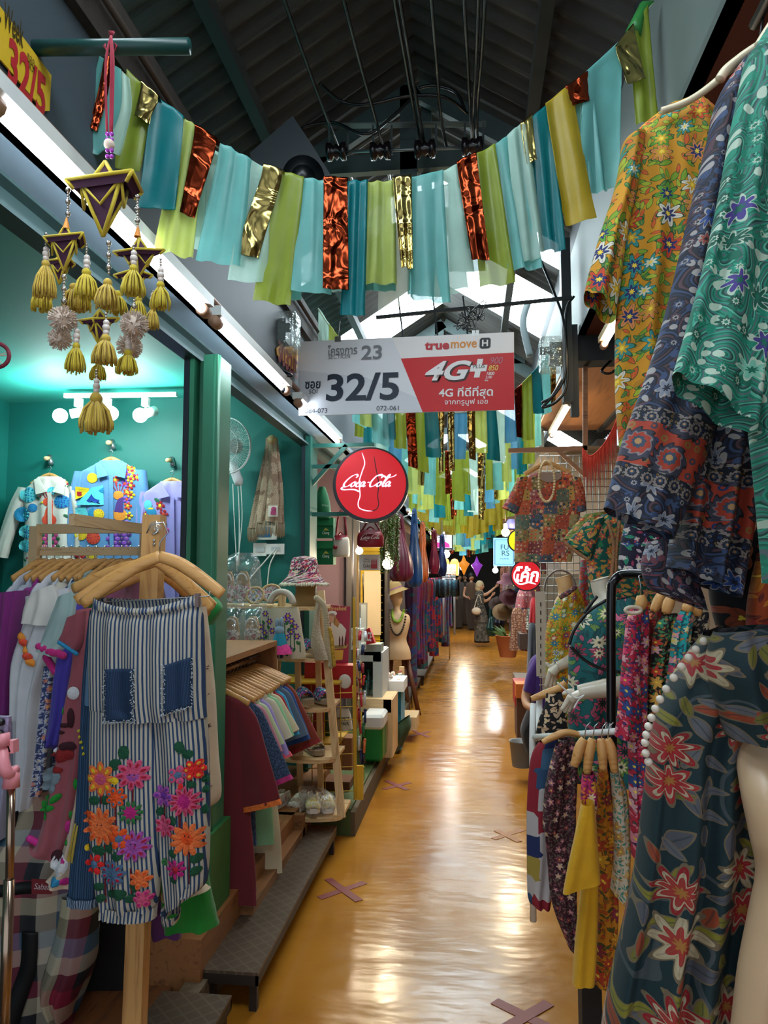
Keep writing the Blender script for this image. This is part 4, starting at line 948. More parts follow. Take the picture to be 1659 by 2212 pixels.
def wallshirt(label, px, py, hw, mat, sleeves, L=300, fl=None, seed=1):
    D = 5.36; rows = [(px - 24, py, px + 24, py, .03), (px - 30, py + 6, px + 30, py + 6, .04), (px - hw * .78, py + 18, px + hw * .78, py + 18, .045), (px - hw, py + 34, px + hw, py + 34, .05), (px - hw * .98, py + 100, px + hw * .98, py + 100, .05), (px - hw * 1.05, py + 200, px + hw * 1.05, py + 200, .05), (px - hw * 1.08, py + L, px + hw * 1.08, py + L, .05)]
    t, mb, body = pxg('embroidered_shirt', label, 'shirt', D, rows, mat, .045, 6, .01, seed)
    for pts in sleeves:
        r2 = [(x - w2, y, x + w2, y2, .04) for x, y, w2, y2 in pts]; pxg('', '', '', D + .01, r2, mat, .04, 3, .008, seed + 1, parent=t, part='sleeve')
    for s in (-1, 1):
        q = MB(); q.poly([P(px + s * 6, py + 32, D - .075), P(px + s * 24, py + 2, D - .05), P(px + s * 34, py + 6, D - .055), P(px + s * 30, py + 38, D - .075)], .006); q.build('collar', mat, t)
    q = MB(); q.bar(P(px, py + 34, D - .062), P(px + 2, py + L, D - .066), .03, .006); q.build('placket', mat, t)
    h = hanger(label.split(' shirt')[0].replace('embroidered', '').strip().capitalize()[:0] + 'wooden hanger inside the ' + label.split(' ')[0] + ' wall shirt', P(px, py - 22, D), 0, .30); return t, mb
EM = [M(c, .8, var=.15, sc=120, bump=.3) for c in ('1c7fb0', '0a3f9c', '58c0cc', 'd2452c', 'e0c01c', 'a81c2c', '1c5a3c', '4a2a7a', 'e08a2c', 'c83a8a', '5ac0e0', '16203a', '8a4ac0', 'e8e0d0')]
def PXm(D): return lambda x, y: ((P(x, y, D).x), (P(x, y, D).z))
def emb(parent, mb, D, shapes, name='embroidery', mats=EM, off=.004, thick=.006):
    f = PXm(D); q = MB(); out = []
    for pts, mi in shapes: out.append(([f(x, y) for x, y in pts], mi))
    stick(q, out, mb.bvh(), off=off, thick=thick*.35)
    return q.build(name, mats, parent) if q.v else None
def pfl(cx, cy, r, n, a, b, o=None, a0=0): return flower(cx, cy, r, n, a, b, o, a0)
def mum(cx, cy, r, a, b):
    out = [(blob(cx, cy, r, r * .9, 0, 14), b)]
    for ring, nn in ((.75, 11), (.45, 7), (.15, 3)):
        for k in range(nn): t_ = 2 * pi * k / nn + ring * 5; out.append((blob(cx + cos(t_) * r * ring, cy + sin(t_) * r * ring * .9, r * .19, r * .13, t_, 7), a))
    return out
def bird(cx, cy, s, head, neck, body, sc1, sc2, d=1):
    o = [(blob(cx, cy - 46 * s, 13 * s, 12 * s), head), ([(cx - 12 * s * d, cy - 48 * s), (cx - 26 * s * d, cy - 42 * s), (cx - 12 * s * d, cy - 41 * s)], 4), ([(cx + 2 * s, cy - 44 * s), (cx + 13 * s, cy - 40 * s), (cx + 12 * s, cy - 15 * s), (cx + 16 * s, cy), (cx - 10 * s, cy), (cx - 6 * s, cy - 22 * s)], neck), (blob(cx + 4 * s, cy + 6 * s, 20 * s, 16 * s), body), (blob(cx - 3 * s, cy - 48 * s, 2.4 * s, 2.4 * s, 0, 6), 11)]
    for k in range(4): o.append(([(cx + k * 4 * s - 6 * s, cy - 57 * s), (cx + (k * 9 - 15) * s, cy - 72 * s), (cx + (k * 9 - 13) * s, cy - 72 * s), (cx + k * 4 * s - 4 * s, cy - 57 * s)], 5)); o.append((blob(cx + (k * 9 - 14) * s, cy - 74 * s, 3 * s, 3 * s, 0, 6), 5))
    for r in range(7):
        for k in range(5): o.append((blob(cx - 26 * s + k * 12 * s + (6 * s if r % 2 else 0), cy + 26 * s + r * 11 * s, 7 * s, 6 * s, 0, 7), sc1 if (r + k) % 2 else sc2)); o.append((blob(cx - 26 * s + k * 12 * s + (6 * s if r % 2 else 0), cy + 24 * s + r * 11 * s, 4 * s, 2.5 * s, 0, 6), 4))
    return o
t, mb = wallshirt('cream shirt with blue blossoms and a coral bird embroidered, left on the teal wall', 107, 1030, 54, cloth('cdc6c0'), [[(56, 1052, 15, 1056), (38, 1090, 16, 1094), (16, 1150, 14, 1155), (3, 1200, 12, 1206)], [(158, 1052, 14, 1052), (170, 1120, 13, 1122), (174, 1200, 12, 1200)]], seed=3)
sh = mum(68, 1070, 19, 0, 2) + mum(140, 1085, 16, 1, 0) + mum(54, 1112, 18, 2, 0) + mum(78, 1098, 10, 1, 0) + mum(64, 1150, 17, 1, 2) + mum(62, 1180, 15, 0, 2) + mum(120, 1062, 10, 0, 2) + bird(112, 1120, .75, 3, 3, 3, 6, 9)
for x, y in ((48, 1055), (90, 1078), (142, 1050), (152, 1052), (148, 1115), (60, 1210), (80, 1205)): sh.append((blob(x, y, 5, 3, .6, 7), 6)); sh.append((blob(x + 6, y - 4, 2.6, 2.6, 0, 6), 5))
emb(t, mb, 5.36, sh)
t, mb = wallshirt('blue shirt with sun, hills, peacock and flowers embroidered, centre of the teal wall', 240, 995, 68, cloth('5d8fc4'), [[(176, 1018, 14, 1020), (164, 1080, 15, 1082), (158, 1180, 14, 1182)], [(302, 1016, 14, 1016), (308, 1080, 14, 1082), (312, 1190, 13, 1190)]], seed=4)
sh = [(blob(206, 1034, 12, 11), 4), ([(168, 1052), (200, 1056), (196, 1070), (168, 1080)], 4), ([(168, 1062), (186, 1064), (180, 1072), (168, 1072)], 5), ([(170, 1092), (205, 1055), (230, 1050), (232, 1092)], 2), ([(178, 1092), (205, 1066), (228, 1088), (226, 1092), (205, 1078), (188, 1092)], 1), ([(215, 1062), (232, 1054), (232, 1068), (222, 1066)], 0), ([(168, 1098), (190, 1096), (200, 1120), (168, 1128)], 2), ([(196, 1106), (208, 1096), (212, 1124), (196, 1130)], 0)]
sh += mum(220, 1112, 13, 8, 4) + mum(180, 1155, 14, 8, 4) + mum(208, 1162, 16, 5, 3) + mum(178, 1195, 15, 3, 5) + mum(205, 1200, 13, 8, 4) + bird(262, 1108, .8, 8, 7, 8, 7, 12)
for k, (x, y) in enumerate(((281, 1010), (290, 1018), (278, 1026), (265, 1026), (256, 1038), (288, 1036), (276, 1046), (288, 1050), (280, 1064), (288, 1070), (280, 1080), (300, 1032), (282, 1094), (284, 1115))): sh += pfl(x, y, 9, 5, (3, 4, 12, 5)[k % 4], (4, 5, 3, 4)[k % 4])
emb(t, mb, 5.36, sh)
t, mb = wallshirt('lavender shirt with blue bird and red flowers, half hidden by the green post', 372, 1040, 62, cloth('9a90d4'), [[(316, 1062, 14, 1064), (306, 1110, 14, 1114), (300, 1190, 13, 1192)], [(428, 1062, 14, 1060), (444, 1110, 15, 1104), (456, 1160, 14, 1154), (459, 1200, 14, 1196)]], seed=5)
sh = [(blob(324, 1092, 9, 11), 2), (blob(330, 1108, 13, 12), 0), (blob(330, 1100, 8, 3), 4)] + pfl(352, 1094, 11, 5, 5, 4) + pfl(360, 1112, 10, 5, 5, 3) + pfl(318, 1112, 7, 5, 5, 4) + pfl(362, 1145, 9, 5, 9, 4) + [(blob(345, 1082, 8, 4, .5), 6), (blob(362, 1130, 8, 4, 1.2), 6), (blob(356, 1160, 8, 4, .8), 6)]
emb(t, mb, 5.36, sh)
# wall fan
t = thing('wall_fan', 'white wall fan on the teal wall beside the green post', 'fan', P(500, 965, 5.4)); c = P(490, 963, 5.22)
ax = V((-.28, -1, -.12)).normalized(); q_ = V((0, 0, 1)).rotation_difference(ax); Mx = Matrix.Translation(c) @ q_.to_matrix().to_4x4(); rF = .205
mb = MB()
for k in range(64):
    a = 2 * pi * k / 64; pts = [Mx @ V((cos(a + d_ * .0) * r, sin(a) * r, z)) for r, z, d_ in ((.05, .06, 0), (.12, .055, 0), (rF * .93, .03, 0), (rF, 0, 0), (rF * .9, -.04, 0), (.07, -.07, 0))]; mb.tube(pts, .0014, 3, cap=False)
for r, z in ((rF, 0), (rF, .008), (.13, .055)): mb.tube([Mx @ V((cos(a) * r, sin(a) * r, z)) for a in [2 * pi * k / 48 for k in range(48)]], .005 if r == rF else .002, 5, closed=True)
mb.build('grille', M('e4e8e8', .35), t)
MB().lathe([(.001, .075), (.045, .072), (.052, .06), (.05, .05)], c, 28, mat=q_.to_matrix().to_4x4()).build('badge_disc', M('c8d0d2', .35), t)
mb = MB()
for k in range(3):
    a0 = 2 * pi * k / 3; vs = []
    for i in range(9):
        a = a0 + i * .11; 
        for r in (.03, .1, .17 - .004 * abs(i - 4) ** 2): vs.append(Mx @ V((cos(a + (r * 2)) * r, sin(a + r * 2) * r, (i - 4) * .005)))
    mb.add(vs, [(3 * i + j, 3 * i + j + 1, 3 * i + j + 4, 3 * i + j + 3) for i in range(8) for j in range(2)])
mb.build('blade', clear('bfe0dc', .15, .35), t)
MB().lathe([(.04, -.02), (.06, -.05), (.055, -.13), (.02, -.15)], c, 20, mat=q_.to_matrix().to_4x4()).build('motor', M('d0d6d8', .4), t)
pts = [(500, 1000, .045), (508, 1020, .05), (515, 1038, .052), (516, 1048, .04)]
MB().tube([P(x, y, 5.38) for x, y, r in pts], [r for *_, r in pts], 14, flat=.7).build('control_base', M('dfe3e6', .4), t)
mb = MB()
for (x0, x1, y1) in ((503, 512, 1235), (514, 516, 1215), (520, 514, 1210)): mb.tube(cr([P(x0, 1045, 5.36), P(x0 + 3, 1120, 5.4), P(x1, y1, 5.4)], 5), .0035, 4)
mb.tube([P(514, 1200, 5.39), P(514, 1222, 5.39)], .01, 8).build('pull_cord', m_white, t)
# scarf on a wall hook
t = thing('fringed_scarf', 'brown patterned fringed scarf with a cactus patch hanging on the teal wall', 'scarf', P(590, 945, 5.42))
def scarf_mat():
    s = NT('woven_scarf'); uv = s.uv(140.0); x = s.n('TexVoronoi', None, {'voronoi_dimensions': '2D'}, Scale=1.0, Randomness=.3); s.put(x.inputs['Vector'], uv)
    n = s.n('TexNoise', 0, None, Vector=s.uv(9.0), Scale=1.0); m_ = s.m('MULTIPLY', s.m('LESS_THAN', x.outputs['Distance'], .33), s.m('GREATER_THAN', n, .47)); return s.fin(s.mix(m_, s.ramp(n, ['8a6a50', '9a8474'], False), 'd8c4a4'), .9)
ms = scarf_mat()
for i, (rows, dd) in enumerate([([(576, 948, 592, 946), (566, 1000, 580, 1000), (548, 1080, 566, 1080), (536, 1140, 554, 1142)], 5.43), ([(574, 946, 594, 944), (572, 1000, 590, 1000), (562, 1060, 582, 1060), (554, 1128, 572, 1132)], 5.36), ([(586, 946, 600, 946), (592, 1000, 606, 1000), (598, 1060, 612, 1060), (598, 1130, 614, 1130)], 5.38), ([(580, 950, 598, 950), (580, 1020, 600, 1020), (576, 1080, 602, 1080), (572, 1126, 600, 1128)], 5.34)]):
    o, q = pxg('', '', '', dd, rows, ms, .008, 2, .006, i, parent=t, part='scarf_end'); r = rows[-1]; f = MB()
    for k in range(11): x = r[0] + (r[2] - r[0]) * k / 10; f.tube([P(x, r[1] - 2, dd), P(x + (k % 3 - 1), r[1] + 14, dd), P(x, r[1] + 26 + k % 3 * 3, dd)], .004, 4)
    f.build('fringe', cloth('a89478'), o)
q = MB(); q.box(P(580, 1116, 5.31), P(600, 1092, 5.30)); q.build('patch', M('e0d8cc', .8), t); q = MB(); q.box(P(585, 1112, 5.299), P(596, 1104, 5.294)); q.ball(P(591, 1100, 5.297), .02, 6, sy=.2); q.build('cactus_motif', M('a83a6a', .8), t)
MB().lathe([(.001, .02), (.035, .015), (.035, 0)], P(588, 950, 5.34), 16, mat=Matrix.Rotation(pi / 2, 4, 'X')).build('wooden_knob', wood('c8a878', 'a07a4c'), t)
for (x, y, w_, h_, lab, nm, c) in ((562, 1187, 27, 28, 'white light switch below the brown scarf', 'light_switch', 'switch'), (595, 1186, 38, 23, 'white double socket with plugged cables below the scarf', 'power_socket', 'socket')):
    t = thing(nm, lab, c, P(x, y, 5.48)); MB().box(P(x - w_ / 2, y + h_ / 2, 5.48), P(x + w_ / 2, y - h_ / 2, 5.46)).build('plate', m_white, t)
    q = MB(); [q.box(P(x + dx - 3, y + 5, 5.462), P(x + dx + 3, y - 5, 5.455)) for dx in (-6, 0, 6)]; q.build('rocker' if nm == 'light_switch' else 'outlet', M('c8ccd0', .4), t)
for k, (pts, lab) in enumerate([([(595, 1186), (570, 1215), (540, 1250), (530, 1275)], 'white cable slanting down left from the socket'), ([(600, 1186), (585, 1215), (580, 1240), (577, 1275)], 'white cable hanging straight down from the socket')]): MB().tube(cr([P(x, y, 5.43) for x, y in pts], 6), .005, 6).build('power_cable', m_white, label=lab, cat='cable')
t = thing('wall_card', 'small blue and white box mounted behind the scarf ends', 'box', P(565, 1160, 5.46)); MB().box(P(550, 1166, 5.46), P(598, 1135, 5.44)).build('case', m_white, t); MB().box(P(554, 1160, 5.441), P(584, 1138, 5.435)).build('picture', M('1a6a9c', .4, var=.4), t)
# ================================================================ wooden clothes rack in the left foreground
RY, RZ_ = 3.0, 1.80
m_w = wood('c0a27a', '9a7a52', .5, 1, 'z'); m_wx = wood('c0a27a', '9a7a52', .5, 1, 'x')
t = thing('clothes_rack', 'pale wooden clothes rack with two rails in front of the wall shirts', 'rack', (-1.6, RY, .28))
for x in (-1.86, -1.365):
    for y in (2.98,): MB().box((x - .018, y - .02, .28), (x + .018, y + .02, 1.9)).build('post', m_w, t)
MB().box((-1.86, 2.98, 1.87), (-1.365, 3.02, 1.91)).build('top_rail', m_wx, t); MB().box((-1.86, 2.985, 1.775), (-1.365, 3.015, 1.81)).build('hanging_rail', m_wx, t)
MB().box((-1.35, 2.35, 1.86), (-1.33, 2.98, 1.9)).build('side_rail', wood('c0a27a', '9a7a52', .5, 1, 'y'), t)
gl = 'blouses on the left wooden rack'
lace = cloth('dcd6c8', weave=250, c2='b8b0a0'); crochet = cloth('c01c78', weave=220)
f_bluefl = floral('b4bcc8', ['2a4a9c', 'c86a4a', '5a6ab0'], ['3a4a8c', '2a3a6c'], 10, 5, .4, vine='2a3a7c')
RACK = [('white blouse with red neck embroidery, leftmost on the rack', 'c4c8d4', .66, .22, None, None), ('pale grey blouse second from the left on the rack', 'b4bccc', .75, .2, None, None), ('magenta long dress on the left rack', '9a2a8a', .92, .1, None, None), ('white blouse with lace sleeve beside the magenta dress', 'd4d4da', .62, .3, lace, lace),
        ('white long dress with blue embroidery on the left rack', 'c4ccd8', .98, .18, lace, None), ('cream blouse with orange flower trim on the left rack', 'd8d2c4', .8, .26, M('d8763a', .8, var=.5, sc=90), None), ('white tunic with blue patterned scarf hanging from the left rack', None, .95, .2, M('2a4aa0', .8, var=.5, sc=90), None),
        ('mint blouse with pink crocheted cuff on the left rack', 'a0bcb8', .5, .3, crochet, None), ('black blouse with gold edging on the left rack', '14161c', .55, .2, M('8a7a2a', .7, var=.4, sc=99), None), ('violet blue tunic on the left rack', '4a3aa0', .95, .22, cloth('2a1a6a'), None), ('green short blouse at the right end of the rack', '1a8a4c', .45, .2, None, None), ('plum blouse beside the rack end post', '7a3a5a', .6, .2, None, None)]
for i, (lab, c, L, sl, tr, ht) in enumerate(RACK):
    x = -1.82 + i * .038; rz = pi / 2 + R(-6 + (i * 5 % 7))
    hanger('wooden hanger carrying the ' + lab.split(',')[0].replace(' on the left rack', '').replace('hanging from the left rack', ''), (x, RY, RZ_ + .012), rz, .40, group='hangers on the left rack')
    top('embroidered_blouse', lab, 'blouse', (x, RY, RZ_ - .02), rz, f_bluefl if c is None else cloth(c), L, .42, .44 + .1 * (L > .8), .02 + .008 * (i % 3), sl, .075 + .015 * (i % 2), 12 + 5 * (i % 3), seed=i + 10, nf=5, amp=.014, trim=tr, group=gl, hemtrim=ht, neck=.11)
for i in range(3): hanger(['bare wooden hanger at the left end of the left rack', 'bare wooden hanger next to the rack end post', 'bare wooden hanger in the middle of the left rack'][i], ((-1.84, -1.37, -1.60)[i], RY, RZ_ + .012), pi / 2 + .1 * i, .40, group='hangers on the left rack')
# foreground: front clothes of the rack spelled out near the camera
t, mb, b = pxg('long_dress', 'white flowing dress with crocheted blue and orange sleeve trim at the left', 'dress', 2.62, [(60, 1290, 150, 1270), (58, 1340, 165, 1330), (30, 1430, 130, 1420), (28, 1520, 100, 1520), (30, 1620, 92, 1620), (35, 1740, 70, 1745)], cloth('c8cad0'), .05, 6, .02, 61)
q = MB(); f = PXm(2.62); [stick(q, [([f(x, y) for x, y in blob(60 + k * 6, 1372 + k * 14, 11, 8, .8, 9)], k % 2)], mb.bvh(), thick=.01, off=.006) for k in range(5)]; q.build('crochet_trim', [EM[8], EM[3]], t)
o, q = pxg('', '', '', 2.58, [(68, 1285, 118, 1262), (55, 1310, 128, 1300), (48, 1345, 112, 1352)], cloth('d4d2cc'), .03, 4, .008, 62, parent=t, part='flutter_sleeve')
t, mb, b = pxg('blouse', 'mint sleeve blouse edged in pink and green crochet', 'blouse', 2.5, [(130, 1290, 172, 1275), (118, 1320, 170, 1315), (95, 1375, 160, 1385), (82, 1402, 130, 1420)], cloth('9ab4b2'), .04, 4, .01, 63)
q = MB(); rnd = random.Random(3)
for k in range(20): x = 84 + k * 2.8; y = 1398 + k * .9 + rnd.uniform(-3, 3); q.ball(P(x, y, 2.47), .013, 5); q.ball(P(100 + k, 1420 + k * 1.6, 2.5), .014, 5)
q.build('crochet_edge', [crochet], t)
pxg('patterned_scarf', 'blue and white patterned sash hanging below the white dress', 'scarf', 2.56, [(96, 1440, 116, 1440), (86, 1540, 108, 1540), (76, 1640, 100, 1650), (68, 1715, 88, 1720)], floral('3a4a7a', ['c4c8d8', 'd88a7a'], ['c8ccd8'], 30, 5, .4), .02, 3, .01, 64)
pxg('long_dress', 'magenta dress panel hanging at the far left edge', 'dress', 2.7, [(8, 1280, 56, 1275), (0, 1400, 38, 1400), (-20, 1560, 34, 1560), (-30, 1760, 30, 1765)], cloth('7e1f74'), .05, 5, .02, 65)
pxg('long_dress', 'pale lilac gown hanging lowest behind the pink phone clamp', 'dress', 2.55, [(-40, 1560, 20, 1560), (-40, 1680, 22, 1680), (-40, 1830, 10, 1810)], cloth('9a9ab4'), .05, 4, .02, 66)
t, mb, b = pxg('tunic', 'violet blue tunic with purple hem beside the rose dress', 'tunic', 2.52, [(150, 1290, 185, 1285), (140, 1350, 182, 1360), (122, 1450, 160, 1460), (112, 1540, 150, 1555), (102, 1600, 134, 1610)], cloth('4338a8'), .04, 4, .012, 67); pxg('', '', '', 2.515, [(102, 1596, 134, 1607), (101, 1604, 133, 1615)], cloth('2a1870'), .043, 4, .012, 67, parent=t, part='hem_trim')
# ================================================================ display post with trousers
D0 = 2.3
t = thing('display_post', 'tall pale pine post carrying the trouser hangers in the left foreground', 'post', P(300, 2212, D0))
pa, pb = P(334, 1113, D0), P(284, 2390, D0); MB().bar(pa, pb, .060, .05).build('post', wood('cf9d5f', 'a87440', .5, .8, 'z'), t)
q = MB()
for y in (1168, 1176): q.ball(P(333, y, D0 - .027), .005, 6)
q.tube([P(338, 1140, D0 - .03), P(340, 1150, D0 - .05), P(330, 1155, D0 - .06)], .004, 6); q.build('screw', m_hook, t)
MB().lathe([(.001, .008), (.022, .004), (.022, 0)], P(336, 1140, D0 - .025), 16, mat=Matrix.Rotation(pi / 2, 4, 'X')).build('clear_hook', clear(alpha=.35), t)
mwh = wood('dca462', 'bf8444', .35, 1.4, 'x')
def bighanger(label, cx, cy, xl, yl, xr, yr, D, dl=0, dr=0, bar=None, hook=True, clips=True):
    t = thing('clothes_hanger', label, 'hanger', P(cx, cy, D), 'hangers on the display post'); q = MB(); a = P(cx, cy + 12, D)
    for (x, y, dd) in ((xl, yl, dl), (xr, yr, dr)):
        e = P(x, y, D + dd); m1 = a.lerp(e, .3) + V((0, 0, .002)); m2 = a.lerp(e, .62) + V((0, 0, .012)); pts = cr([a, m1 + V((0, 0, .012)), m2, e], 5)
        q.tube(pts, [.0085 + .0015 * sin(pi * k / 15) for k in range(len(pts))], 10, flat=2.1, upv=(0, 0, 1))
    q.build('shoulders', mwh, t)
    if hook: MB().tube([P(cx, cy + 5, D), P(cx, cy - 18, D), P(cx + 18, cy - 40, D), P(cx + 8, cy - 62, D), P(cx - 20, cy - 55, D), P(cx - 28, cy - 38, D)], .0022, 6).build('hook', m_hook, t)
    if bar: 
        (x0, y0), (x1, y1) = bar; MB().tube([P(xl + 22, yl - 10, D), P(x0, y0, D - .01), P(x1, y1, D - .01), P(xr - 24, yr - 18, D)], .0018, 6).build('wire_bar', m_hook, t)
        for x in ((x0 + 25, x1 - 25) if clips else ()): 
            y = y0 + (y1 - y0) * (x - x0) / (x1 - x0); MB().box(P(x - 7, y + 22, D - .022), P(x + 7, y - 8, D - .002)).build('clip', M('6a5a58', .35, .6), t)
    return t
bighanger('front wooden hanger with metal clips on the display post', 345, 1190, 178, 1305, 480, 1284, 2.15, bar=((205, 1302), (452, 1288)))
bighanger('second wooden hanger behind the front one, arm drooping left', 338, 1200, 165, 1298, 455, 1318, 2.22, dl=-.05, dr=.1, hook=False)
bighanger('darker wooden hanger behind, its left arm longest', 330, 1205, 158, 1272, 462, 1310, 2.32, dl=.05, dr=.2, hook=False)
bighanger('lowest wooden hanger behind the post with yellow tag', 345, 1225, 200, 1290, 448, 1330, 2.40, dl=0, dr=.15, hook=False)
# striped trousers
TP = thing('embroidered_trousers', 'blue and white striped trousers with denim pockets and bright flower embroidery', 'trousers', P(330, 1300, 2.15))
m_str = stripes('24426a', 'b4ad9e', 92, .44, .02)
DP = 2.15
o, mbw = pxg('', '', '', DP, [(205, 1292, 432, 1284, .035), (203, 1306, 434, 1298, .042), (201, 1322, 435, 1314, .045), (198, 1345, 438, 1340, .055), (196, 1420, 440, 1415, .06), (197, 1520, 442, 1510, .06), (200, 1560, 444, 1550, .055)], m_str, .05, 9, .008, 71, parent=TP, part='seat', seg=120, sub=8)
gath = lambda y: [(203, y, 433, y - 8, .052), (202, y + 22, 435, y + 14, .055)]
mbq = drape(rowpx([(205, 1290, 432, 1282, .05), (204, 1302, 433, 1294, .056), (203, 1314, 434, 1306, .052)], DP), .05, 46, .0045, 260, 5, 5, grow=False); ow = mbq.build('waistband', m_str, TP)
for ob_ in (o, ow):
    b_ = BASE[TP.name]; cx_ = P(318, 1290, DP).x; hw_ = abs(P(432, 1290, DP).x - cx_); zt_ = P(318, 1288, DP).z
    for v_ in ob_.data.vertices:
        u_ = (v_.co.x + b_.x - cx_) / hw_; fr_ = 1.0 if v_.co.y + b_.y < DP else .35; v_.co.z -= .036 * fr_ * max(0, 1 - u_ * u_) * math.exp(-max(0, zt_ - v_.co.z - b_.z) / .07)
o1, mb1 = pxg('', '', '', DP - .004, [(198, 1530, 342, 1540, .055), (196, 1620, 344, 1640, .055), (197, 1740, 345, 1750, .055), (205, 1850, 346, 1860, .055), (214, 1930, 342, 1935, .05), (222, 1958, 336, 1960, .045)], m_str, .05, 5, .011, 72, parent=TP, part='leg', seg=90)
o2, mb2 = pxg('', '', '', DP + .012, [(328, 1530, 443, 1520, .055), (336, 1620, 448, 1610, .055), (342, 1740, 451, 1720, .055), (350, 1850, 450, 1830, .05), (358, 1940, 446, 1900, .045), (362, 1968, 436, 1916, .04)], m_str, .05, 5, .011, 75, parent=TP, part='leg', seg=90)
for (a, D_, sd) in (([(219, 1950, 338, 1956, .05), (216, 1976, 336, 1982, .05)], DP - .006, 8), ([(352, 1960, 385, 1975, .045), (358, 1985, 382, 1992, .04)], DP + .01, 9), ([(380, 1915, 440, 1898, .045), (378, 1938, 436, 1918, .045)], DP + .01, 10)):
    drape(rowpx(a, D_), .05, 20, .004, 120, 3, sd, grow=False).build('cuff', m_str, TP)
allb = MB(); [allb.add(m_.v, m_.f) for m_ in (mbw, mb1, mb2)]
BV = allb.bvh(); f = PXm(DP)
m_den = stripes('122a48', '183658', 160, .5, .3); m_fray = cloth('b8c0c8')
def grid_patch(x0, y0, x1, y1, sk, name, mat, nx=14, ny=16, off=.006):
    q = MB(); vs = []; uvs = []
    for j in range(ny + 1):
        for i in range(nx + 1):
            x = x0 + (x1 - x0) * i / nx; y = y0 + (y1 - y0) * j / ny + sk * i / nx; u, v = f(x, y); h = BV.ray_cast(V((u, 1.0, v)), V((0, 1, 0))); vs.append((u, (h[0].y if h[0] else DP - .05) - off, v)); uvs.append((u, v))
    q.add(vs, [(j * (nx + 1) + i, j * (nx + 1) + i + 1, (j + 1) * (nx + 1) + i + 1, (j + 1) * (nx + 1) + i) for j in range(ny) for i in range(nx)], 0, uvs)
    o = q.build(name, mat, TP); md = o.modifiers.new('s', 'SOLIDIFY'); md.thickness = .004; return o, vs, nx, ny
for k, (x0, y0, x1, y1, sk) in enumerate(((250, 1440, 312, 1550, -2), (372, 1432, 424, 1535, -16))):
    o, vs, nx, ny = grid_patch(x0, y0, x1, y1, sk, 'denim_pocket', m_den); rnd = random.Random(k); q = MB(); idx = [j * (nx + 1) for j in range(ny + 1)] + [ny * (nx + 1) + i for i in range(nx + 1)] + [j * (nx + 1) + nx for j in range(ny, -1, -1)]
    for a, b in zip(idx, idx[1:]):
        for s in range(4):
            p = V(vs[a]).lerp(V(vs[b]), s / 4); q.tube([p, p + V((rnd.uniform(-.008, .008), -.006, rnd.uniform(-.007, .004)))], .0015, 3)
    q.build('frayed_edge', m_fray, o)
EP = [M(c, .85, var=.2, sc=150, bump=.5) for c in ('dc4c10', 'e06c34', 'a80c30', 'c84a72', '08492f', '6a0f1c', 'b01470', '6a2a9a', 'e0b818', '9a4a9c', '4a6a8c', 'd81c1c', '2a6a3a', '1a1a22', 'e0a030')]
sh = []
def stem(x, y0, y1): sh.append(([(x - 1.8, y0), (x + 1.8, y0), (x + 2, (y0 + y1) / 2), (x + 1.8, y1), (x - 1.8, y1), (x - 2, (y0 + y1) / 2)], 5))
for x, a, b in ((238, 1690, 1725), (245, 1810, 1935), (272, 1700, 1800), (305, 1660, 1740), (300, 1860, 1925), (262, 1860, 1910), (425, 1675, 1745), (418, 1830, 1900), (366, 1710, 1760), (400, 1700, 1800)): stem(x, a, b)
for x, y, rx, ry in ((270, 1640, 14, 12), (287, 1615, 11, 15), (222, 1718, 13, 10), (248, 1716, 10, 10), (233, 1823, 16, 11), (256, 1817, 9, 12), (275, 1832, 12, 10), (232, 1900, 13, 9), (235, 1925, 12, 9), (278, 1912, 15, 12), (300, 1925, 12, 10), (306, 1900, 9, 13), (258, 1915, 9, 9), (400, 1608, 10, 14), (416, 1622, 13, 10), (424, 1686, 10, 8), (448, 1680, 8, 9), (448, 1702, 7, 9), (356, 1746, 12, 9), (386, 1762, 9, 11), (447, 1745, 7, 11), (384, 1833, 10, 9), (432, 1845, 12, 11), (430, 1872, 12, 10), (386, 1890, 9, 8)): sh.append((blob(x, y, rx, ry, (x % 5) * .2 - .4), 4))
sh += pfl(237, 1672, 36, 8, 8, 1, 1) + [(blob(237, 1672, 15, 13), 3)]
sh += pfl(305, 1663, 33, 9, 2, 3, 3, .3) + [(blob(305, 1666, 13, 12), 9)]
sh += pfl(238, 1772, 40, 11, 0, 1, 1) + [(blob(236, 1774, 15, 14), 1)] + pfl(415, 1803, 36, 11, 1, 0, 1) + [(blob(415, 1800, 14, 14), 0)]
sh += pfl(272, 1708, 22, 7, 10, 0, 0) + pfl(302, 1742, 26, 10, 12, 6) + [(blob(302, 1742, 17, 16), 6)] + pfl(308, 1812, 33, 10, 2, 6, 9, .2) + [(blob(308, 1812, 13, 12), 9)]
sh += pfl(280, 1795, 22, 6, 0, 10, 0) + pfl(222, 1852, 24, 6, 11, 10) + pfl(265, 1868, 28, 9, 2, 10, 10) + [(blob(265, 1868, 14, 14), 10)] + pfl(320, 1883, 22, 7, 0, 1, 1) + pfl(325, 1925, 20, 6, 6, 3, 3) + pfl(366, 1710, 24, 6, 7, 7, 9) + pfl(412, 1722, 32, 12, 2, 6, 3) + [(blob(412, 1722, 18, 17), 6)]
sh += pfl(430, 1655, 22, 6, 14, 11, 11) + pfl(398, 1665, 20, 5, 10, 10, 3) + pfl(368, 1775, 24, 7, 2, 3, 3) + pfl(392, 1865, 22, 8, 6, 2) + [(blob(272, 1673, 8, 8), 8), (blob(207, 1747, 9, 9), 0), (blob(206, 1820, 8, 8), 8), (blob(403, 1690, 5, 7), 11), (blob(366, 1852, 7, 8), 12)]
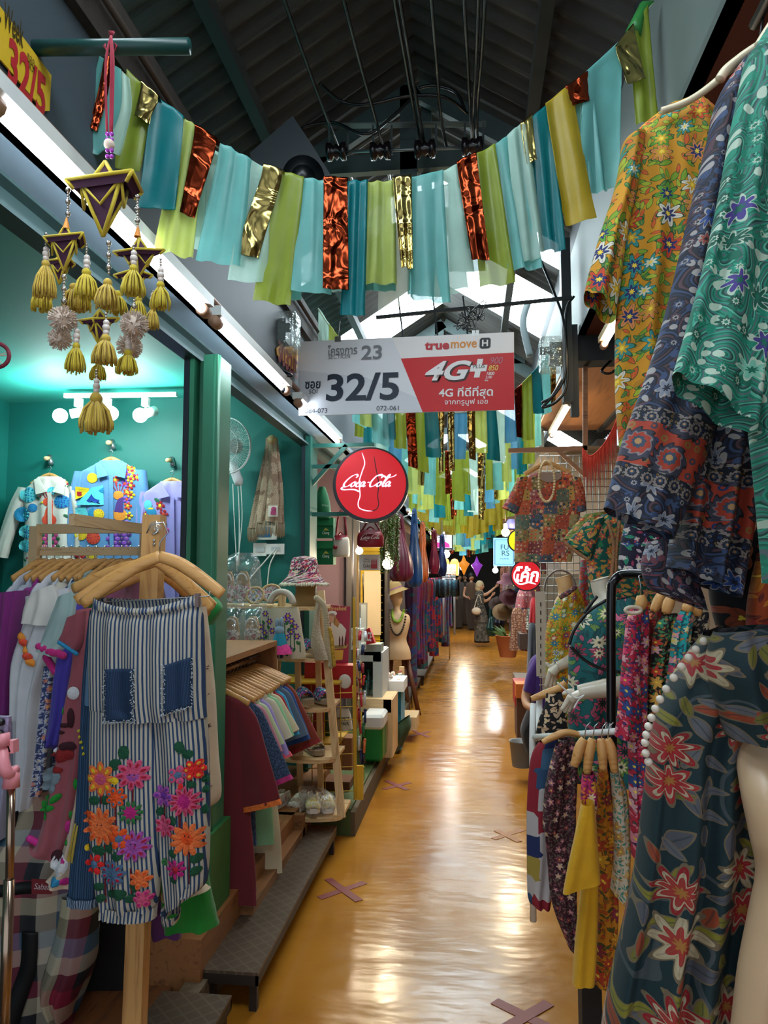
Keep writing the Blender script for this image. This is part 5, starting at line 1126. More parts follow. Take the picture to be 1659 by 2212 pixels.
for cx, cy in ((236, 1770), (415, 1798), (308, 1810), (305, 1664)):
    for dx in (-5, 5): sh.append((blob(cx + dx, cy - 2, 1.6, 2, 0, 6), 13))
q = MB()
for k, (pts, mi) in enumerate(sh): stick(q, [([f(x, y) for x, y in pts], mi)], BV, off=.0025 + .00002 * k, thick=.0016)
q.build('flower_embroidery', EP, TP)
# neighbours on the same post
t, mb, b = pxg('denim_trousers', 'indigo patched denim trousers behind the striped ones, left side', 'trousers', 2.26, [(200, 1318, 260, 1310), (192, 1380, 260, 1380), (184, 1480, 250, 1480), (178, 1600, 240, 1600), (168, 1760, 240, 1760), (158, 1850, 230, 1850), (152, 1940, 225, 1945)], stripes('1d3652', '2f5378', 150, .5, .05), .05, 5, .012, 81)
pxg('', '', '', 2.205, [(202, 1330, 224, 1330), (190, 1420, 216, 1420), (184, 1520, 208, 1525)], cloth('5a80a4'), .018, 2, .005, 82, parent=t, part='washed_panel'); pxg('', '', '', 2.255, [(152, 1925, 226, 1932), (151, 1944, 226, 1950)], stripes('2f4a68', '8a9cb0', 150), .056, 5, .012, 81, parent=t, part='cuff')
q = MB(); emb_ = [([(176 + k * 5, 1770 + k * 4), (180 + k * 5, 1768 + k * 4), (160 + k * 12, 1855), (156 + k * 12, 1852)], 0) for k in range(2)] + [(blob(180 + k * 5, 1575 + k * 11, 4, 4, 0, 5), 1) for k in range(5)]
f2 = PXm(2.26); stick(q, [([f2(x, y) for x, y in p], m_) for p, m_ in emb_], mb.bvh(), thick=.008); q.build('embroidery', [M('b8a040', .8), M('c8b830', .8)], t)
t, mb, b = pxg('rose_dress', 'dusty rose dress with fox and leaf embroidery and pink crochet hem', 'dress', 2.38, [(172, 1318, 205, 1312), (160, 1360, 215, 1360), (160, 1430, 212, 1430), (138, 1540, 205, 1540), (122, 1640, 195, 1640), (100, 1750, 180, 1755), (78, 1820, 165, 1830), (62, 1820, 160, 1875), (60, 1815, 120, 1862)][:8], cloth('a0525c'), .05, 4, .012, 83)
o, q2 = pxg('', '', '', 2.33, [(146, 1335, 186, 1320), (136, 1365, 180, 1385), (126, 1385, 168, 1412)], cloth('8f4450'), .02, 3, .006, 84, parent=t, part='sleeve')
f3 = PXm(2.38); RE = [M(c, .85, var=.2, sc=120, bump=.4) for c in ('3a0f1c', '8a1a1c', '7a8a94', '1a8a2c', 'd8d8dc', 'c8288a', '2a8ab8')]
sh = [(blob(170, 1545, 7, 22), 0), (blob(150, 1575, 9, 4), 0), (blob(158, 1560, 16, 5), 0), (blob(165, 1605, 20, 10), 0), (blob(146, 1625, 22, 14), 1), (blob(165, 1622, 14, 12), 1), (blob(132, 1620, 7, 10), 4), (blob(138, 1655, 16, 8), 1), (blob(128, 1670, 22, 20, -.5), 2), (blob(122, 1692, 18, 14), 2), (blob(176, 1492, 12, 14), 4), (blob(150, 1530, 6, 8), 3)]
sh += [(blob(x, y, 14, 7, a), 3) for x, y, a in ((105, 1738, 1.3), (113, 1725, 1.6), (123, 1735, -.1), (110, 1750, .7), (138, 1715, -.7))]
q = MB(); stick(q, [([f3(x, y) for x, y in p], m_) for p, m_ in sh], mb.bvh(), thick=.006); q.build('embroidery', RE, t)
q = MB(); [q.ball(P(64 + k * 4.6, 1820 + k * 2.3 - 8, 2.36), .012, 5) for k in range(22)]; q.build('crochet_hem', M('c8288a', .8), t)
q = MB(); [q.ball(P(128 + k * 3.4, 1388 + k * 2.2, 2.31), .007, 5) for k in range(12)]; q.build('sleeve_edging', RE[6], t)
t, mb, b = pxg('cream_tunic', 'cream tunic with cat face and flowers between the rose dress and denim trousers', 'tunic', 2.31, [(178, 1660, 200, 1660), (165, 1740, 190, 1740), (140, 1830, 185, 1830), (118, 1880, 180, 1885), (100, 1902, 170, 1918)], cloth('d8c0a8'), .04, 3, .012, 85)
f4 = PXm(2.31); sh = [(blob(142, 1858, 20, 24, .3), 4), (blob(134, 1845, 15, 17, .3), 0), (blob(150, 1848, 8, 8), 5), (blob(137, 1844, 5, 6), 4), (blob(138, 1845, 2, 3), 0), (blob(135, 1893, 15, 9), 6), (blob(153, 1895, 8, 9), 5), (blob(158, 1780, 7, 14), 5), (blob(163, 1755, 5, 9), 3), (blob(170, 1690, 5, 12), 3), (blob(158, 1810, 6, 6), 3)]
q = MB(); stick(q, [([f4(x, y) for x, y in p], m_) for p, m_ in sh], mb.bvh(), thick=.006); q.build('embroidery', RE, t)
t, mb, b = pxg('cream_trousers', 'cream trousers with small black stitched symbols behind the striped ones, right side', 'trousers', 2.27, [(400, 1318, 442, 1310), (405, 1400, 452, 1400), (410, 1500, 462, 1500), (410, 1620, 468, 1620), (410, 1728, 474, 1722), (400, 1745, 445, 1740)], cloth('cdb494'), .05, 3, .01, 86)
f5 = PXm(2.27); sh = []
for x, y in ((450, 1440), (455, 1500), (452, 1545), (457, 1563), (455, 1620), (456, 1650), (462, 1690), (455, 1712)): 
    for k in range(4): a = k * .9 + x; sh.append(([(x + cos(a) * 2, y + sin(a) * 2), (x + cos(a) * 6, y + sin(a) * 7), (x + cos(a + .3) * 6, y + sin(a + .3) * 7)], 0))
sh += [(blob(456, 1563, 5, 6), 0), (blob(456, 1563, 2.5, 3.5), 4)]
q = MB(); stick(q, [([f5(x, y) for x, y in p], m_) for p, m_ in sh], mb.bvh(), thick=.002); q.build('stitching', RE, t)
pxg('', '', '', 2.275, [(350, 1930, 425, 1905), (352, 1945, 453, 1920), (370, 1950, 400, 1940)][:2], cloth('cdb494'), .04, 3, .01, 87, parent=t, part='leg')
pxg('green_skirt', 'bright green skirt hem below the striped trousers', 'skirt', 2.36, [(350, 1850, 440, 1840), (352, 1920, 452, 1900), (350, 1975, 462, 1960), (348, 2002, 470, 2000)], cloth('0a7a1c'), .05, 4, .02, 88)
pxg('purple_skirt', 'purple skirt hem peeking under the green skirt', 'skirt', 2.45, [(310, 1960, 385, 1960), (305, 1990, 392, 1990), (312, 2005, 394, 2022)], cloth('5a2a6a'), .05, 4, .014, 89)
pxg('green_blouse', 'green sleeve poking out right of the front hanger', 'blouse', 2.62, [(436, 1300, 462, 1290), (432, 1320, 478, 1315), (430, 1355, 455, 1350)], cloth('0a8a3a'), .05, 3, .012, 90)
pxg('green_blouse', 'green sleeve poking out left of the front hanger', 'blouse', 2.6, [(178, 1300, 230, 1300), (150, 1315, 215, 1320), (160, 1335, 200, 1340)], cloth('0a8a3a'), .05, 3, .012, 91)
# ================================================================ plaid bags, phone stand
m_pl = plaid(.06, ('861f38', '141c26', 'b4aa9a', '44708c', '1c1a1a', 'b8ac90'))
t, mb, b = pxg('plaid_bag', 'large checked carrier bag with black straps in the lower left corner', 'bag', 2.7, [(62, 1705, 120, 1702, .08), (20, 1760, 200, 1760, .12), (-60, 1840, 205, 1850, .15), (-80, 1950, 208, 1950, .16), (-80, 2040, 205, 2030, .15), (-80, 2120, 195, 2100, .14), (-70, 2225, 150, 2225, .12)], m_pl, .1, 5, .03, 95, seg=90)
BVp = mb.bvh()
def strap(parent, pts, hw, D, name='strap', mat=None, bv=None):
    q = MB(); vs = []; P2 = cr([V((x, y, 0)) for x, y in pts], 8)
    for i, p in enumerate(P2):
        d = P2[min(len(P2) - 1, i + 1)] - P2[max(0, i - 1)]; d.normalize()
        for s in (1, 0, -1):
            u = P(p.x - d.y * hw * s, p.y + d.x * hw * s, D); h = bv.ray_cast(V((u.x, .5, u.z)), V((0, 1, 0))) if bv else (None,); vs.append(V((u.x, (h[0].y if h[0] else u.y) - .008 - (.003 if s == 0 else 0), u.z)))
    q.add(vs, [(3 * i + j, 3 * i + 3 + j, 3 * i + 4 + j, 3 * i + 1 + j) for i in range(len(P2) - 1) for j in range(2)]); o = q.build(name, mat or M('0b0b0e', .6), parent); md = o.modifiers.new('s', 'SOLIDIFY'); md.thickness = .003; return o
strap(t, [(-40, 1893), (60, 1885), (140, 1878)], 12, 2.7, bv=BVp); strap(t, [(118, 1970), (112, 2040), (92, 2100), (70, 2170), (60, 2230)], 16, 2.7, bv=BVp); strap(t, [(18, 1970), (22, 2060), (8, 2150)], 12, 2.7, bv=BVp); strap(t, [(75, 2130), (30, 2200), (10, 2240)], 10, 2.7, bv=BVp)
Fp = Fr(P(90, 1915, 2.46), (1, 0, 0), (0, 0, 1)); q = MB(); Fp.poly(q, [(69, 1898), (69, 1931), (112, 1931), (112, 1900)], 0, .002); q.build('red_label', M('7a1c26', .6), t); Fp.lab('Sabat', 92, 1914, 34, 13, M('d8c8cc', .5), t, z=.004, shear=.3)
pxg('plaid_bag', 'checked bag side flap sagging beside the dark cover', 'bag', 2.62, [(140, 1930, 208, 1930, .06), (130, 2000, 206, 2010, .08), (110, 2070, 200, 2080, .09), (95, 2130, 165, 2150, .08), (120, 2190, 150, 2210, .05), (140, 2240, 190, 2240, .05)], m_pl, .07, 4, .02, 96)
pxg('dark_cover', 'black cloth cover behind the pine post in the lower left corner', 'cloth', 2.95, [(170, 1900, 330, 1900, .1), (150, 2000, 335, 2000, .12), (120, 2120, 330, 2120, .12), (120, 2150, 330, 2150, .12)], M('15100e', .85, var=.2), .1, 3, .015, 97)
t = thing('phone_stand', 'chrome pole phone stand with pink clamp at the left edge', 'stand', P(10, 2212, 1.5)); MB().tube([P(24, 1700, 1.5), P(20, 1950, 1.5)], .0085, 12).tube([P(20, 1900, 1.5), P(8, 2260, 1.5)], .011, 12).build('pole', M('a08a78', .2, .9), t)
m_pink = M('e08a94', .4); MB().bar(P(0, 1622, 1.5), P(26, 1612, 1.5), .02, .02).tube(cr([P(8, 1610, 1.5), P(6, 1640, 1.48), P(14, 1668, 1.48), P(26, 1668, 1.5)], 5), .013, 8).tube([P(4, 1585, 1.49), P(6, 1612, 1.49)], .016, 8).bar(P(28, 1598, 1.5), P(28, 1625, 1.5), .014, .02).tube([P(26, 1665, 1.5), P(24, 1700, 1.5)], [.015, .018], 10).tube([P(8, 1672, 1.5), P(38, 1660, 1.5)], .008, 8).build('pink_clamp', m_pink, t)
t = thing('smartphone', 'phone in a clear patterned case held by the pink clamp', 'phone', P(0, 1600, 1.5)); q = MB().box(P(-60, 1650, 1.515), P(19, 1548, 1.505)); q.build('case', M('8a7a9a', .3, var=.6, sc=60), t); q = MB(); [q.tube([P(x, y, 1.505), P(x, y, 1.498)], .008, 12) for x, y in ((2, 1560), (0, 1585))]; q.build('camera_lens', m_blk, t)
# ================================================================ cubby rail with tops
m_cub = wood('9a6a3e', '6f4826', .5, .8, 'y'); m_pine = wood('dcb886', 'b98c56', .45, .8, 'z'); m_pinex = wood('dcb886', 'b98c56', .45, .8, 'x')
t = thing('wooden_cubby', 'dark wooden box frame with a hanging rail, below the shelf of bagged slippers', 'rack', (-1.3, 3.8, .28))
MB().box((-1.55, 3.32, 1.28), (-1.13, 4.25, 1.31)).build('top_board', m_cub, t)
MB().box((-1.55, 3.32, .28), (-1.52, 4.25, 1.28)).build('back_board', m_cub, t)
MB().box((-1.55, 4.22, .28), (-1.13, 4.25, 1.28)).build('end_board', wood('8a5c34', '5f3d20', .5, .8, 'z'), t)
MB().bar((-1.17, 3.34, .28), (-1.17, 3.34, 1.28), .035, .035).build('leg', m_cub, t); MB().tube([(-1.23, 3.34, 1.22), (-1.23, 4.22, 1.22)], .012, 12).build('rail', M('a0703c', .3, .5), t)
MB().box((-1.5, 3.4, .1), (-1.0, 4.5, .2)).box((-1.45, 4.4, .155), (-1.0, 4.45, .28)).build('plinth', wood('8a5a30', '5f3d20', .5, 1, 'y'), t)
gc = 'tops on the dark wooden cubby rail'
cot = cloth
TOPS = [('long maroon dress with orange crochet cuffs, nearest on the cubby rail', '6a0f1c', .95, .40, M('e0702c', .8, var=.4, sc=90), 0), ('dark denim jacket behind the maroon dress', '1f3048', .72, .34, M('b02a6a', .8), 1), ('rose pink top on the cubby rail', 'c07a88', .45, .22, None, 0), ('pale green top on the cubby rail', 'b8c89a', .5, .2, None, 0),
        ('lavender top with pink cuff on the cubby rail', '9c88c4', .42, .26, M('e05a6a', .8), 0), ('cream sheer top on the cubby rail', 'd0c8a8', .55, .2, None, 0), ('mint green long top with raw hem on the cubby rail', '8fc898', .82, .2, None, 0), ('cream tunic with small colourful motifs on the cubby rail', 'd8c8a4', .98, .2, None, 2),
        ('cherry red short top on the cubby rail', '9a1420', .34, .2, None, 0), ('sky blue top on the cubby rail', '2a9ac0', .4, .22, None, 0), ('slate grey top on the cubby rail', '5a6a7c', .45, .25, None, 0), ('royal blue top on the cubby rail', '1c4a8c', .42, .28, None, 0), ('rust brown top farthest on the cubby rail', '8c3420', .4, .32, M('8c2420', .8, var=.4, sc=90), 0)]
for i, (lab, c, L, sl, tr, kd) in enumerate(TOPS):
    y = 3.42 + i * .060; rz = R(-10 + (i * 7 % 9)); x = -1.235
    hanger('wooden hanger carrying the ' + lab.split(' on the cubby')[0].split(',')[0].replace(' farthest', ''), (x, y, 1.234), rz, .42, group='hangers on the cubby rail')
    m = cot(c) if kd != 1 else cloth(c, c2='3a5070', weave=120)
    o = top(['maroon_dress', 'denim_jacket'][i] if i < 2 else 'cotton_blouse', lab, 'blouse', (x, y, 1.198), rz, m, L - .03, .43, .46 if L < .9 else .52, .024, sl, .085, 16 + (i * 5 % 9), seed=30 + i, nf=4, amp=.01, trim=tr, group=gc, neck=.12)
    if kd == 2:
        q = MB(); b = V((x, y, 1.198))
        for k in range(7):
            cc = b + V((.10 + .02 * (k % 2), -.05, -.28 - k * .1)); q.add([cc + V((cos(a) * .018, 0, sin(a) * .018)) for a in [2 * pi * j / 8 for j in range(8)]], [tuple(range(8))])
        q.build('motif', M('a8203c', .8, var=.6, sc=30), o)
for i in range(4): hanger(['bare', 'spare', 'empty', 'unused'][i] + ' wooden hanger at the far end of the cubby rail', (-1.235, 4.05 + i * .04, 1.234), R(8 - 3 * i), .42, group='hangers on the cubby rail')
pxg('ribbon_tie', 'long thin orange ribbon ends hanging below the maroon dress', 'ribbon', 3.45, [(502, 1840, 506, 1840), (500, 1870, 508, 1870), (506, 1895, 514, 1897)], M('b06a3c', .7), .003, 2, .003, 4)
# ================================================================ shelf with slippers, hoops
YS = 4.95
t = thing('wall_shelf', 'pale wooden shelf holding bagged slippers and embroidery hoops', 'shelf', P(530, 1308, YS)); MB().box((-1.85, YS - .12, 1.465), (-1.3, YS + .3, 1.485)).build('board', m_pinex, t); MB().box((-1.85, YS - .12, 1.12), (-1.3, YS + .3, 1.14)).build('lower_board', m_pinex, t); MB().box((-1.34, YS - .05, .28), (-1.30, YS, 1.465)).box((-1.85, YS, .28), (-1.8, YS + .05, 1.465)).build('support', m_pine, t)
m_sole = wood('c8a472', 'a07a4c', .7, 2, 'y'); m_rose = floral('d8ccc0', ['b84a6a', 'd88aa0', '8a2a4a'], ['4a5a3a', '7a6a5a'], 22, 5, .42); m_bag = clear('f0f6fa', .08, .22)
def shoe(parent, c, L, rz, upper, sole=None, kind='slide', tilt=0):
    """shoe standing at c, toe toward -Y before rotation"""
    Mx = Matrix.Translation(V(c)) @ Matrix.Rotation(rz, 4, 'Z') @ Matrix.Rotation(tilt, 4, 'X')
    h, wd = .03, L * .19
    prof = [(-.5, .45), (-.46, .75), (-.35, 1.0), (-.15, 1.0), (.1, .82), (.3, .85), (.45, .75), (.5, .4)]
    out = [V((w_ * wd, y * L, 0)) for y, w_ in prof] + [V((-w_ * wd, y * L, 0)) for y, w_ in prof[::-1]]
    q = MB(); q.poly([Mx @ p for p in out], h, (Mx.to_3x3() @ V((0, 0, 1)))); q.build('sole', sole or m_sole, parent)
    q = MB()
    if kind == 'slide':
        rows = []; n = 14
        for y, hh, w_ in ((-.34, .28, .95), (-.25, .36, 1.02), (-.1, .42, 1.0), (.05, .46, .92)):
            rows.append([Mx @ V((cos(pi * k / n) * wd * w_ * 1.06, y * L, h * .8 + sin(pi * k / n) * hh * L * .62)) for k in range(n + 1)])
        vs = [p for r in rows for p in r]; q.add(vs, [(j * (n + 1) + k, j * (n + 1) + k + 1, (j + 1) * (n + 1) + k + 1, (j + 1) * (n + 1) + k) for j in range(3) for k in range(n)], 0, [(k * .012, j * .04) for j in range(4) for k in range(n + 1)])
        o = q.build('upper', upper, parent); md = o.modifiers.new('s', 'SOLIDIFY'); md.thickness = .006
    else:
        rows = []; n = 14
        for y, hh, w_ in ((-.5, .08, .5), (-.44, .2, .85), (-.3, .28, 1.0), (-.1, .36, 1.0), (.02, .42, .9), (.2, .4, .82), (.4, .42, .78), (.5, .36, .5)):
            rows.append([Mx @ V((cos(pi * k / n) * wd * w_, y * L, h * .8 + (sin(pi * k / n) ** .7 if y < .02 else sin(pi * k / n) ** .35 * .9) * hh * L * .62)) for k in range(n + 1) ])
        vs = [p for r in rows for p in r]
        fs = [(j * (n + 1) + k, j * (n + 1) + k + 1, (j + 1) * (n + 1) + k + 1, (j + 1) * (n + 1) + k) for j in range(7) for k in range(n) if not (j >= 4 and 4 <= k <= 9)]
        q.add(vs, fs, 0, [(k * .012, j * .03) for j in range(8) for k in range(n + 1)]); o = q.build('upper', upper, parent); md = o.modifiers.new('s', 'SOLIDIFY'); md.thickness = .006
def bagged(label, cx, yb, D, n=2, hgt=90, wd=60):
    t = thing('bagged_slippers', label, 'slippers', P(cx, yb, D), 'rose slippers in clear bags')
    for k in range(n):
        x = cx + (k - (n - 1) / 2) * 34; c = P(x, yb - 4, D)
        q = MB(); s = D / FOC
        prof = [(0, .5), (.1, .85), (.35, 1), (.6, .9), (.8, .75), (.95, .55), (1, .3)]; hh, ww = hgt * .75 * s, 17 * s
        q.poly([c + V((w_ * ww, 0, z * hh)) for z, w_ in prof] + [c + V((-w_ * ww, 0, z * hh)) for z, w_ in prof[::-1]], .02); q.build('sole', m_sole, t)
        rows = [(c + V((-ww * w_, -.01, z * hh)), c + V((ww * w_, -.01, z * hh)), .03) for z, w_ in ((.04, .8), (.2, 1.02), (.42, 1.0), (.55, .5))]; drape(rows, .03, 2, .003, 24, 4, k, grow=False).build('upper', m_rose, t)
        MB().tube([c + V((cos(a) * ww * .7, -.03, hh * .7 + sin(a) * hh * .22)) for a in [pi * j / 10 for j in range(11)]], .006, 6).build('strap', M('d8d0c4', .7), t)
    s = D / FOC; w2 = wd * s; c = P(cx, yb, D); hh = hgt * s
    rows = [(c + V((-w2 * k + sk, 0, z)), c + V((w2 * k + sk, 0, z)), th) for z, k, th, sk in ((hh * 1.25, .35, .004, .06), (hh * 1.05, .75, .01, .03), (hh * .8, .95, .05, 0), (hh * .4, 1, .07, 0), (0, .95, .06, 0))]
    drape(rows, .06, 4, .008, 40, 5, int(cx), grow=False).build('clear_bag', m_bag, t); return t
bagged('pair of rose slippers in a clear bag, topmost on the shelf by the fan cords', 507, 1304, 4.9)
bagged('pair of rose slippers in a clear bag under the shelf, left', 483, 1398, 4.6, 2, 84, 50)
bagged('single rose slipper in a clear bag under the shelf, right of the pair', 545, 1392, 4.7, 1, 76, 30)
t = thing('plush_toy', 'mint green plush toy beside the bagged slippers', 'toy', P(460, 1300, 4.9)); MB().ball(P(460, 1275, 4.9), .075, 12, sy=.8).build('body', cloth('8ab8a8'), t); q = MB(); q.ball(P(445, 1250, 4.88), .02, 6).ball(P(475, 1252, 4.88), .02, 6); q.build('ear', cloth('8ab8a8'), t)
m_hoopf = floral('d8d4d4', ['b83a6a', 'd88aa0', 'e0b030', '3a4a6c'], ['3a6a5a', '5a5a6a'], 32, 5, .4, leafs=50)
def hoop(label, cx, cy, rx, ry, D, n, lean=.25):
    t = thing('embroidery_hoop', label, 'hoop', P(cx, cy + ry, D)); s = D / FOC; c = P(cx, cy, D); pts = [c + V((cos(a) * rx * s, sin(a) * lean * ry * s, sin(a) * ry * s)) for a in [2 * pi * (k + .5) / n for k in range(n)]]
    q = MB(); q.add([c] + pts, [(0, 1 + k, 1 + (k + 1) % n) for k in range(n)], 0, [(c.x, c.z)] + [(p.x, p.z) for p in pts], smooth=False); o = q.build('linen', m_hoopf, t)
    MB().tube(pts, .009, 6, closed=True).build('wood_rim', wood('c8a878', '9a7a4c'), t)
hoop('octagonal embroidery hoop with pink flowers on the shelf', 551, 1286, 20, 18, 4.84, 8); hoop('round embroidery hoop behind the octagonal one', 586, 1281, 22, 18, 4.92, 24); hoop('large embroidery hoop half hidden between cubby and ladder shelf', 586, 1440, 12, 26, 4.3, 24)
# ================================================================ ladder shelf and its goods
YL = 4.62
t = thing('ladder_shelf', 'pale pine ladder shelf with rounded boards holding shoes at the edge of the step', 'shelf', (-1.05, YL, .155))
for (a, b) in (((738, 1766), (693, 1276)), ((573, 1763), (611, 1276))): MB().bar(P(*a, 4.58), P(*b, 4.72), .045, .03).build('front_leg', m_pine, t)
for x in (-1.16, -1.02): MB().bar((x, 5.02, .155), (x, 4.85, 1.5), .035, .035).build('rear_leg', m_pine, t)
SHV = []
for (x0, x1, y) in ((589, 694, 1310), (600, 701, 1419), (628, 716, 1526), (605, 726, 1633), (570, 740, 1755)):
    Yq = 4.70 - (y - 1276) / 490 * .12; a, b = P(x0, y, Yq), P(x1, y, Yq); q = MB(); n = 12; cx = (a.x + b.x) / 2; hw = (b.x - a.x) / 2
    pts = [V((cx + hw * cos(th), Yq + .0 - .09 * sin(th), a.z)) for th in [pi * k / n for k in range(n + 1)]] + [V((a.x, Yq + .32, a.z)), V((b.x, Yq + .32, a.z))]
    q.poly(pts, -.02, (0, 0, 1)); q.build('board', m_pinex, t); SHV.append((a.z, Yq, cx))
m_pat = [floral('2a2a5a', ['c0308a', '2ab0b8', 'e0d0c0', 'd84a3a'], ['7a3ab0', '2a8a9a'], 40, 5, .45), floral('d8d0a0', ['c83a3a', '2a8a4a', '3a3a9a', 'e0a030'], ['c83a8a', '1a1a3a'], 45, 6, .42)]
espa = cloth('a89070', weave=200, c2='7a6448')
def pair(nm, label, cat, cx, yb, D, dx, L, upper, sole, kind, rz=.5, group=None):
    t = thing(nm, label, cat, P(cx, yb, D), group)
    for k in (-1, 1): c = P(cx + dx * k, yb, D + .06 * k) + V((0, 0, .012 if nm != 'x' else 0)); shoe(t, c, L, rz + .06 * k, upper, sole, kind, tilt=0)
    return t
pair('espadrille_slides', 'navy patterned open toe slides on the third board of the ladder shelf', 'shoes', 672, 1520, 4.68, 19, .23, m_pat[0], espa, 'slide', .7)
pair('espadrille_slides', 'navy patterned slides on the second board of the ladder shelf beside the rope bag', 'shoes', 672, 1413, 4.72, 9, .2, m_pat[0], espa, 'slide', .9)
pair('espadrille_slides', 'colourful beaded slides on the fourth board of the ladder shelf', 'shoes', 655, 1628, 4.65, 22, .23, m_pat[1], espa, 'slide', .55)
wsh = floral('e0dcd8', ['b8a87a', '8a3a4a'], ['b0a070'], 50, 5, .3); m_wsole = M('e8e4dc', .5)
pair('white_sneakers', 'white flowered slip on sneakers on the lowest board', 'shoes', 622, 1748, 4.6, 27, .24, wsh, m_wsole, 'sneaker', -.3)
t2 = pair('wrapped_sneakers', 'gold flowered sneakers wrapped in clear plastic on the lowest board', 'shoes', 690, 1750, 4.62, 14, .22, floral('e0d8c0', ['d0b040', 'c8c0a0'], ['b8a040'], 40, 6, .42), m_wsole, 'sneaker', .3)
q = drape(rowpx([(645, 1700, 700, 1708, .06), (648, 1720, 722, 1725, .1), (655, 1745, 738, 1745, .11), (660, 1754, 736, 1754, .1)], 4.6), .1, 5, .01, 50, 5, 6, grow=False); q.build('plastic_wrap', m_bag, t2)
t = thing('wicker_stand', 'wicker hat stand on the top board of the ladder shelf', 'stand', P(660, 1310, 4.8))
def wick():
    s = NT('wicker'); uv = s.uv(); c = s.xyz(uv); f = s.m('MULTIPLY', s.m('SINE', s.m('MULTIPLY', c[0], 900.0)), s.m('SINE', s.m('MULTIPLY', c[1], 900.0))); s.bump(f, .8, .004); return s.fin(s.mix(s.m('GREATER_THAN', f, 0), 'c8a064', '9a7444'), .6)
s_ = 4.8 / FOC; MB().lathe([(.033 * 1.0 * 3.0, 0), (.088, .012), (.072, .05), (.064, .1), (.068, .13), (.08, .18), (.075, .22), (.001, .25)], P(660, 1310, 4.8), 28).build('woven_body', wick(), t)
t = thing('crochet_hat', 'multicoloured crochet bucket hat on the wicker stand', 'hat', P(657, 1255, 4.8)); c = P(657, 1255, 4.8)
mh = patchwork(['e0d8d0', '2a1a3a', 'c83a6a', 'e8a0b0', '0a5a3c', '5a2a6a', 'e0d8a0', 'b81c3c'], .012, ['0a4a3a', 'e0506a', 'f0e8e0', '1a1a2a'], .4, 90)
MB().lathe([(.148, -.02), (.145, -.006), (.11, .03), (.098, .06), (.092, .10), (.085, .135), (.07, .155), (.001, .165)], c, 40).build('crown', mh, t)
q = MB(); rnd = random.Random(2)
for k in range(90): a = 2 * pi * k / 90; q.tube([c + V((cos(a) * .143, sin(a) * .143, -.012)), c + V((cos(a) * (.158 + rnd.uniform(0, .01)), sin(a) * .155, -.028 + rnd.uniform(-.006, .006)))], .005, 4)
q.build('fringe_brim', cloth('d8d0b8', weave=250), t)
# tote bag with bunny charm
t = thing('tote_bag', 'cream tote bag with purple flowers and padded ring handles hanging on the ladder shelf', 'bag', P(612, 1300, 4.5))
mb = drape(rowpx([(566, 1314, 644, 1311, .02), (563, 1330, 648, 1328, .03), (565, 1370, 654, 1370, .04), (570, 1400, 659, 1400, .04), (584, 1428, 660, 1420, .03)], 4.5), .03, 3, .008, 60, 7, 9); mb.build('bag_body', cloth('cfc6ac'), t)
MB().tube([P(607 + cos(a) * 24, 1304 - sin(a) * 26, 4.46) for a in [pi * k / 16 + .0 for k in range(17)]], .018, 8).build('handle', cloth('c8c0b0', weave=200), t); MB().tube([P(610 + cos(a) * 24, 1304 - sin(a) * 26, 4.53) for a in [pi * k / 16 for k in range(17)]], .018, 8).build('handle', cloth('c8c0b0', weave=200), t)
sh = []
for x, y0, y1 in ((572, 1345, 1395), (582, 1330, 1410), (618, 1345, 1412), (630, 1350, 1405), (638, 1360, 1402), (650, 1385, 1408), (600, 1390, 1415)): sh.append(([(x - 1.2, y0), (x + 1.2, y0), (x + 2.2, y1), (x - .2, y1)], 12))
for x, y in ((575, 1325), (585, 1342), (566, 1354), (574, 1366), (568, 1382), (592, 1362), (617, 1338), (624, 1330), (632, 1341), (640, 1353), (631, 1364), (644, 1374), (622, 1376), (628, 1399), (584, 1390)): sh += pfl(x, y, 7.5, 6, 7, 8) 
for x, y in ((571, 1344), (583, 1354), (623, 1345), (634, 1352), (646, 1388), (638, 1402), (578, 1375), (622, 1412), (586, 1420), (626, 1360)): sh.append((blob(x, y, 5, 3, x % 3), 12))
emb(t, mb, 4.5, sh, 'flower_embroidery', EP[:7] + [EP[7], EP[8]] + EP[9:], off=.002, thick=.003)
t = thing('bunny_charm', 'knitted bunny charm in blue hat and pink skirt hanging on the tote bag', 'charm', P(606, 1345, 4.4)); D = 4.4
MB().ball(P(604, 1362, D), .03, 10).build('head', M('8aa4b8', .8), t); q = MB(); q.ball(P(599, 1346, D), .013, 8, sz=2.4).ball(P(609, 1344, D), .013, 8, sz=2.4); q.build('ear', M('8aa4b8', .8), t)
MB().lathe([(.048, 0), (.036, .05), (.02, .085)], P(604, 1394, D), 16).build('top', M('1a8aa4', .8), t); MB().lathe([(.07, 0), (.055, .04), (.04, .06)], P(604, 1412, D), 18, sx=1.1).build('skirt', M('d83a8a', .8, var=.4, sc=60), t); q = MB(); [q.tube([P(x, 1410, D), P(x, 1422, D)], .01, 6) for x in (598, 608)]; q.build('leg', M('2a4a5c', .8), t)
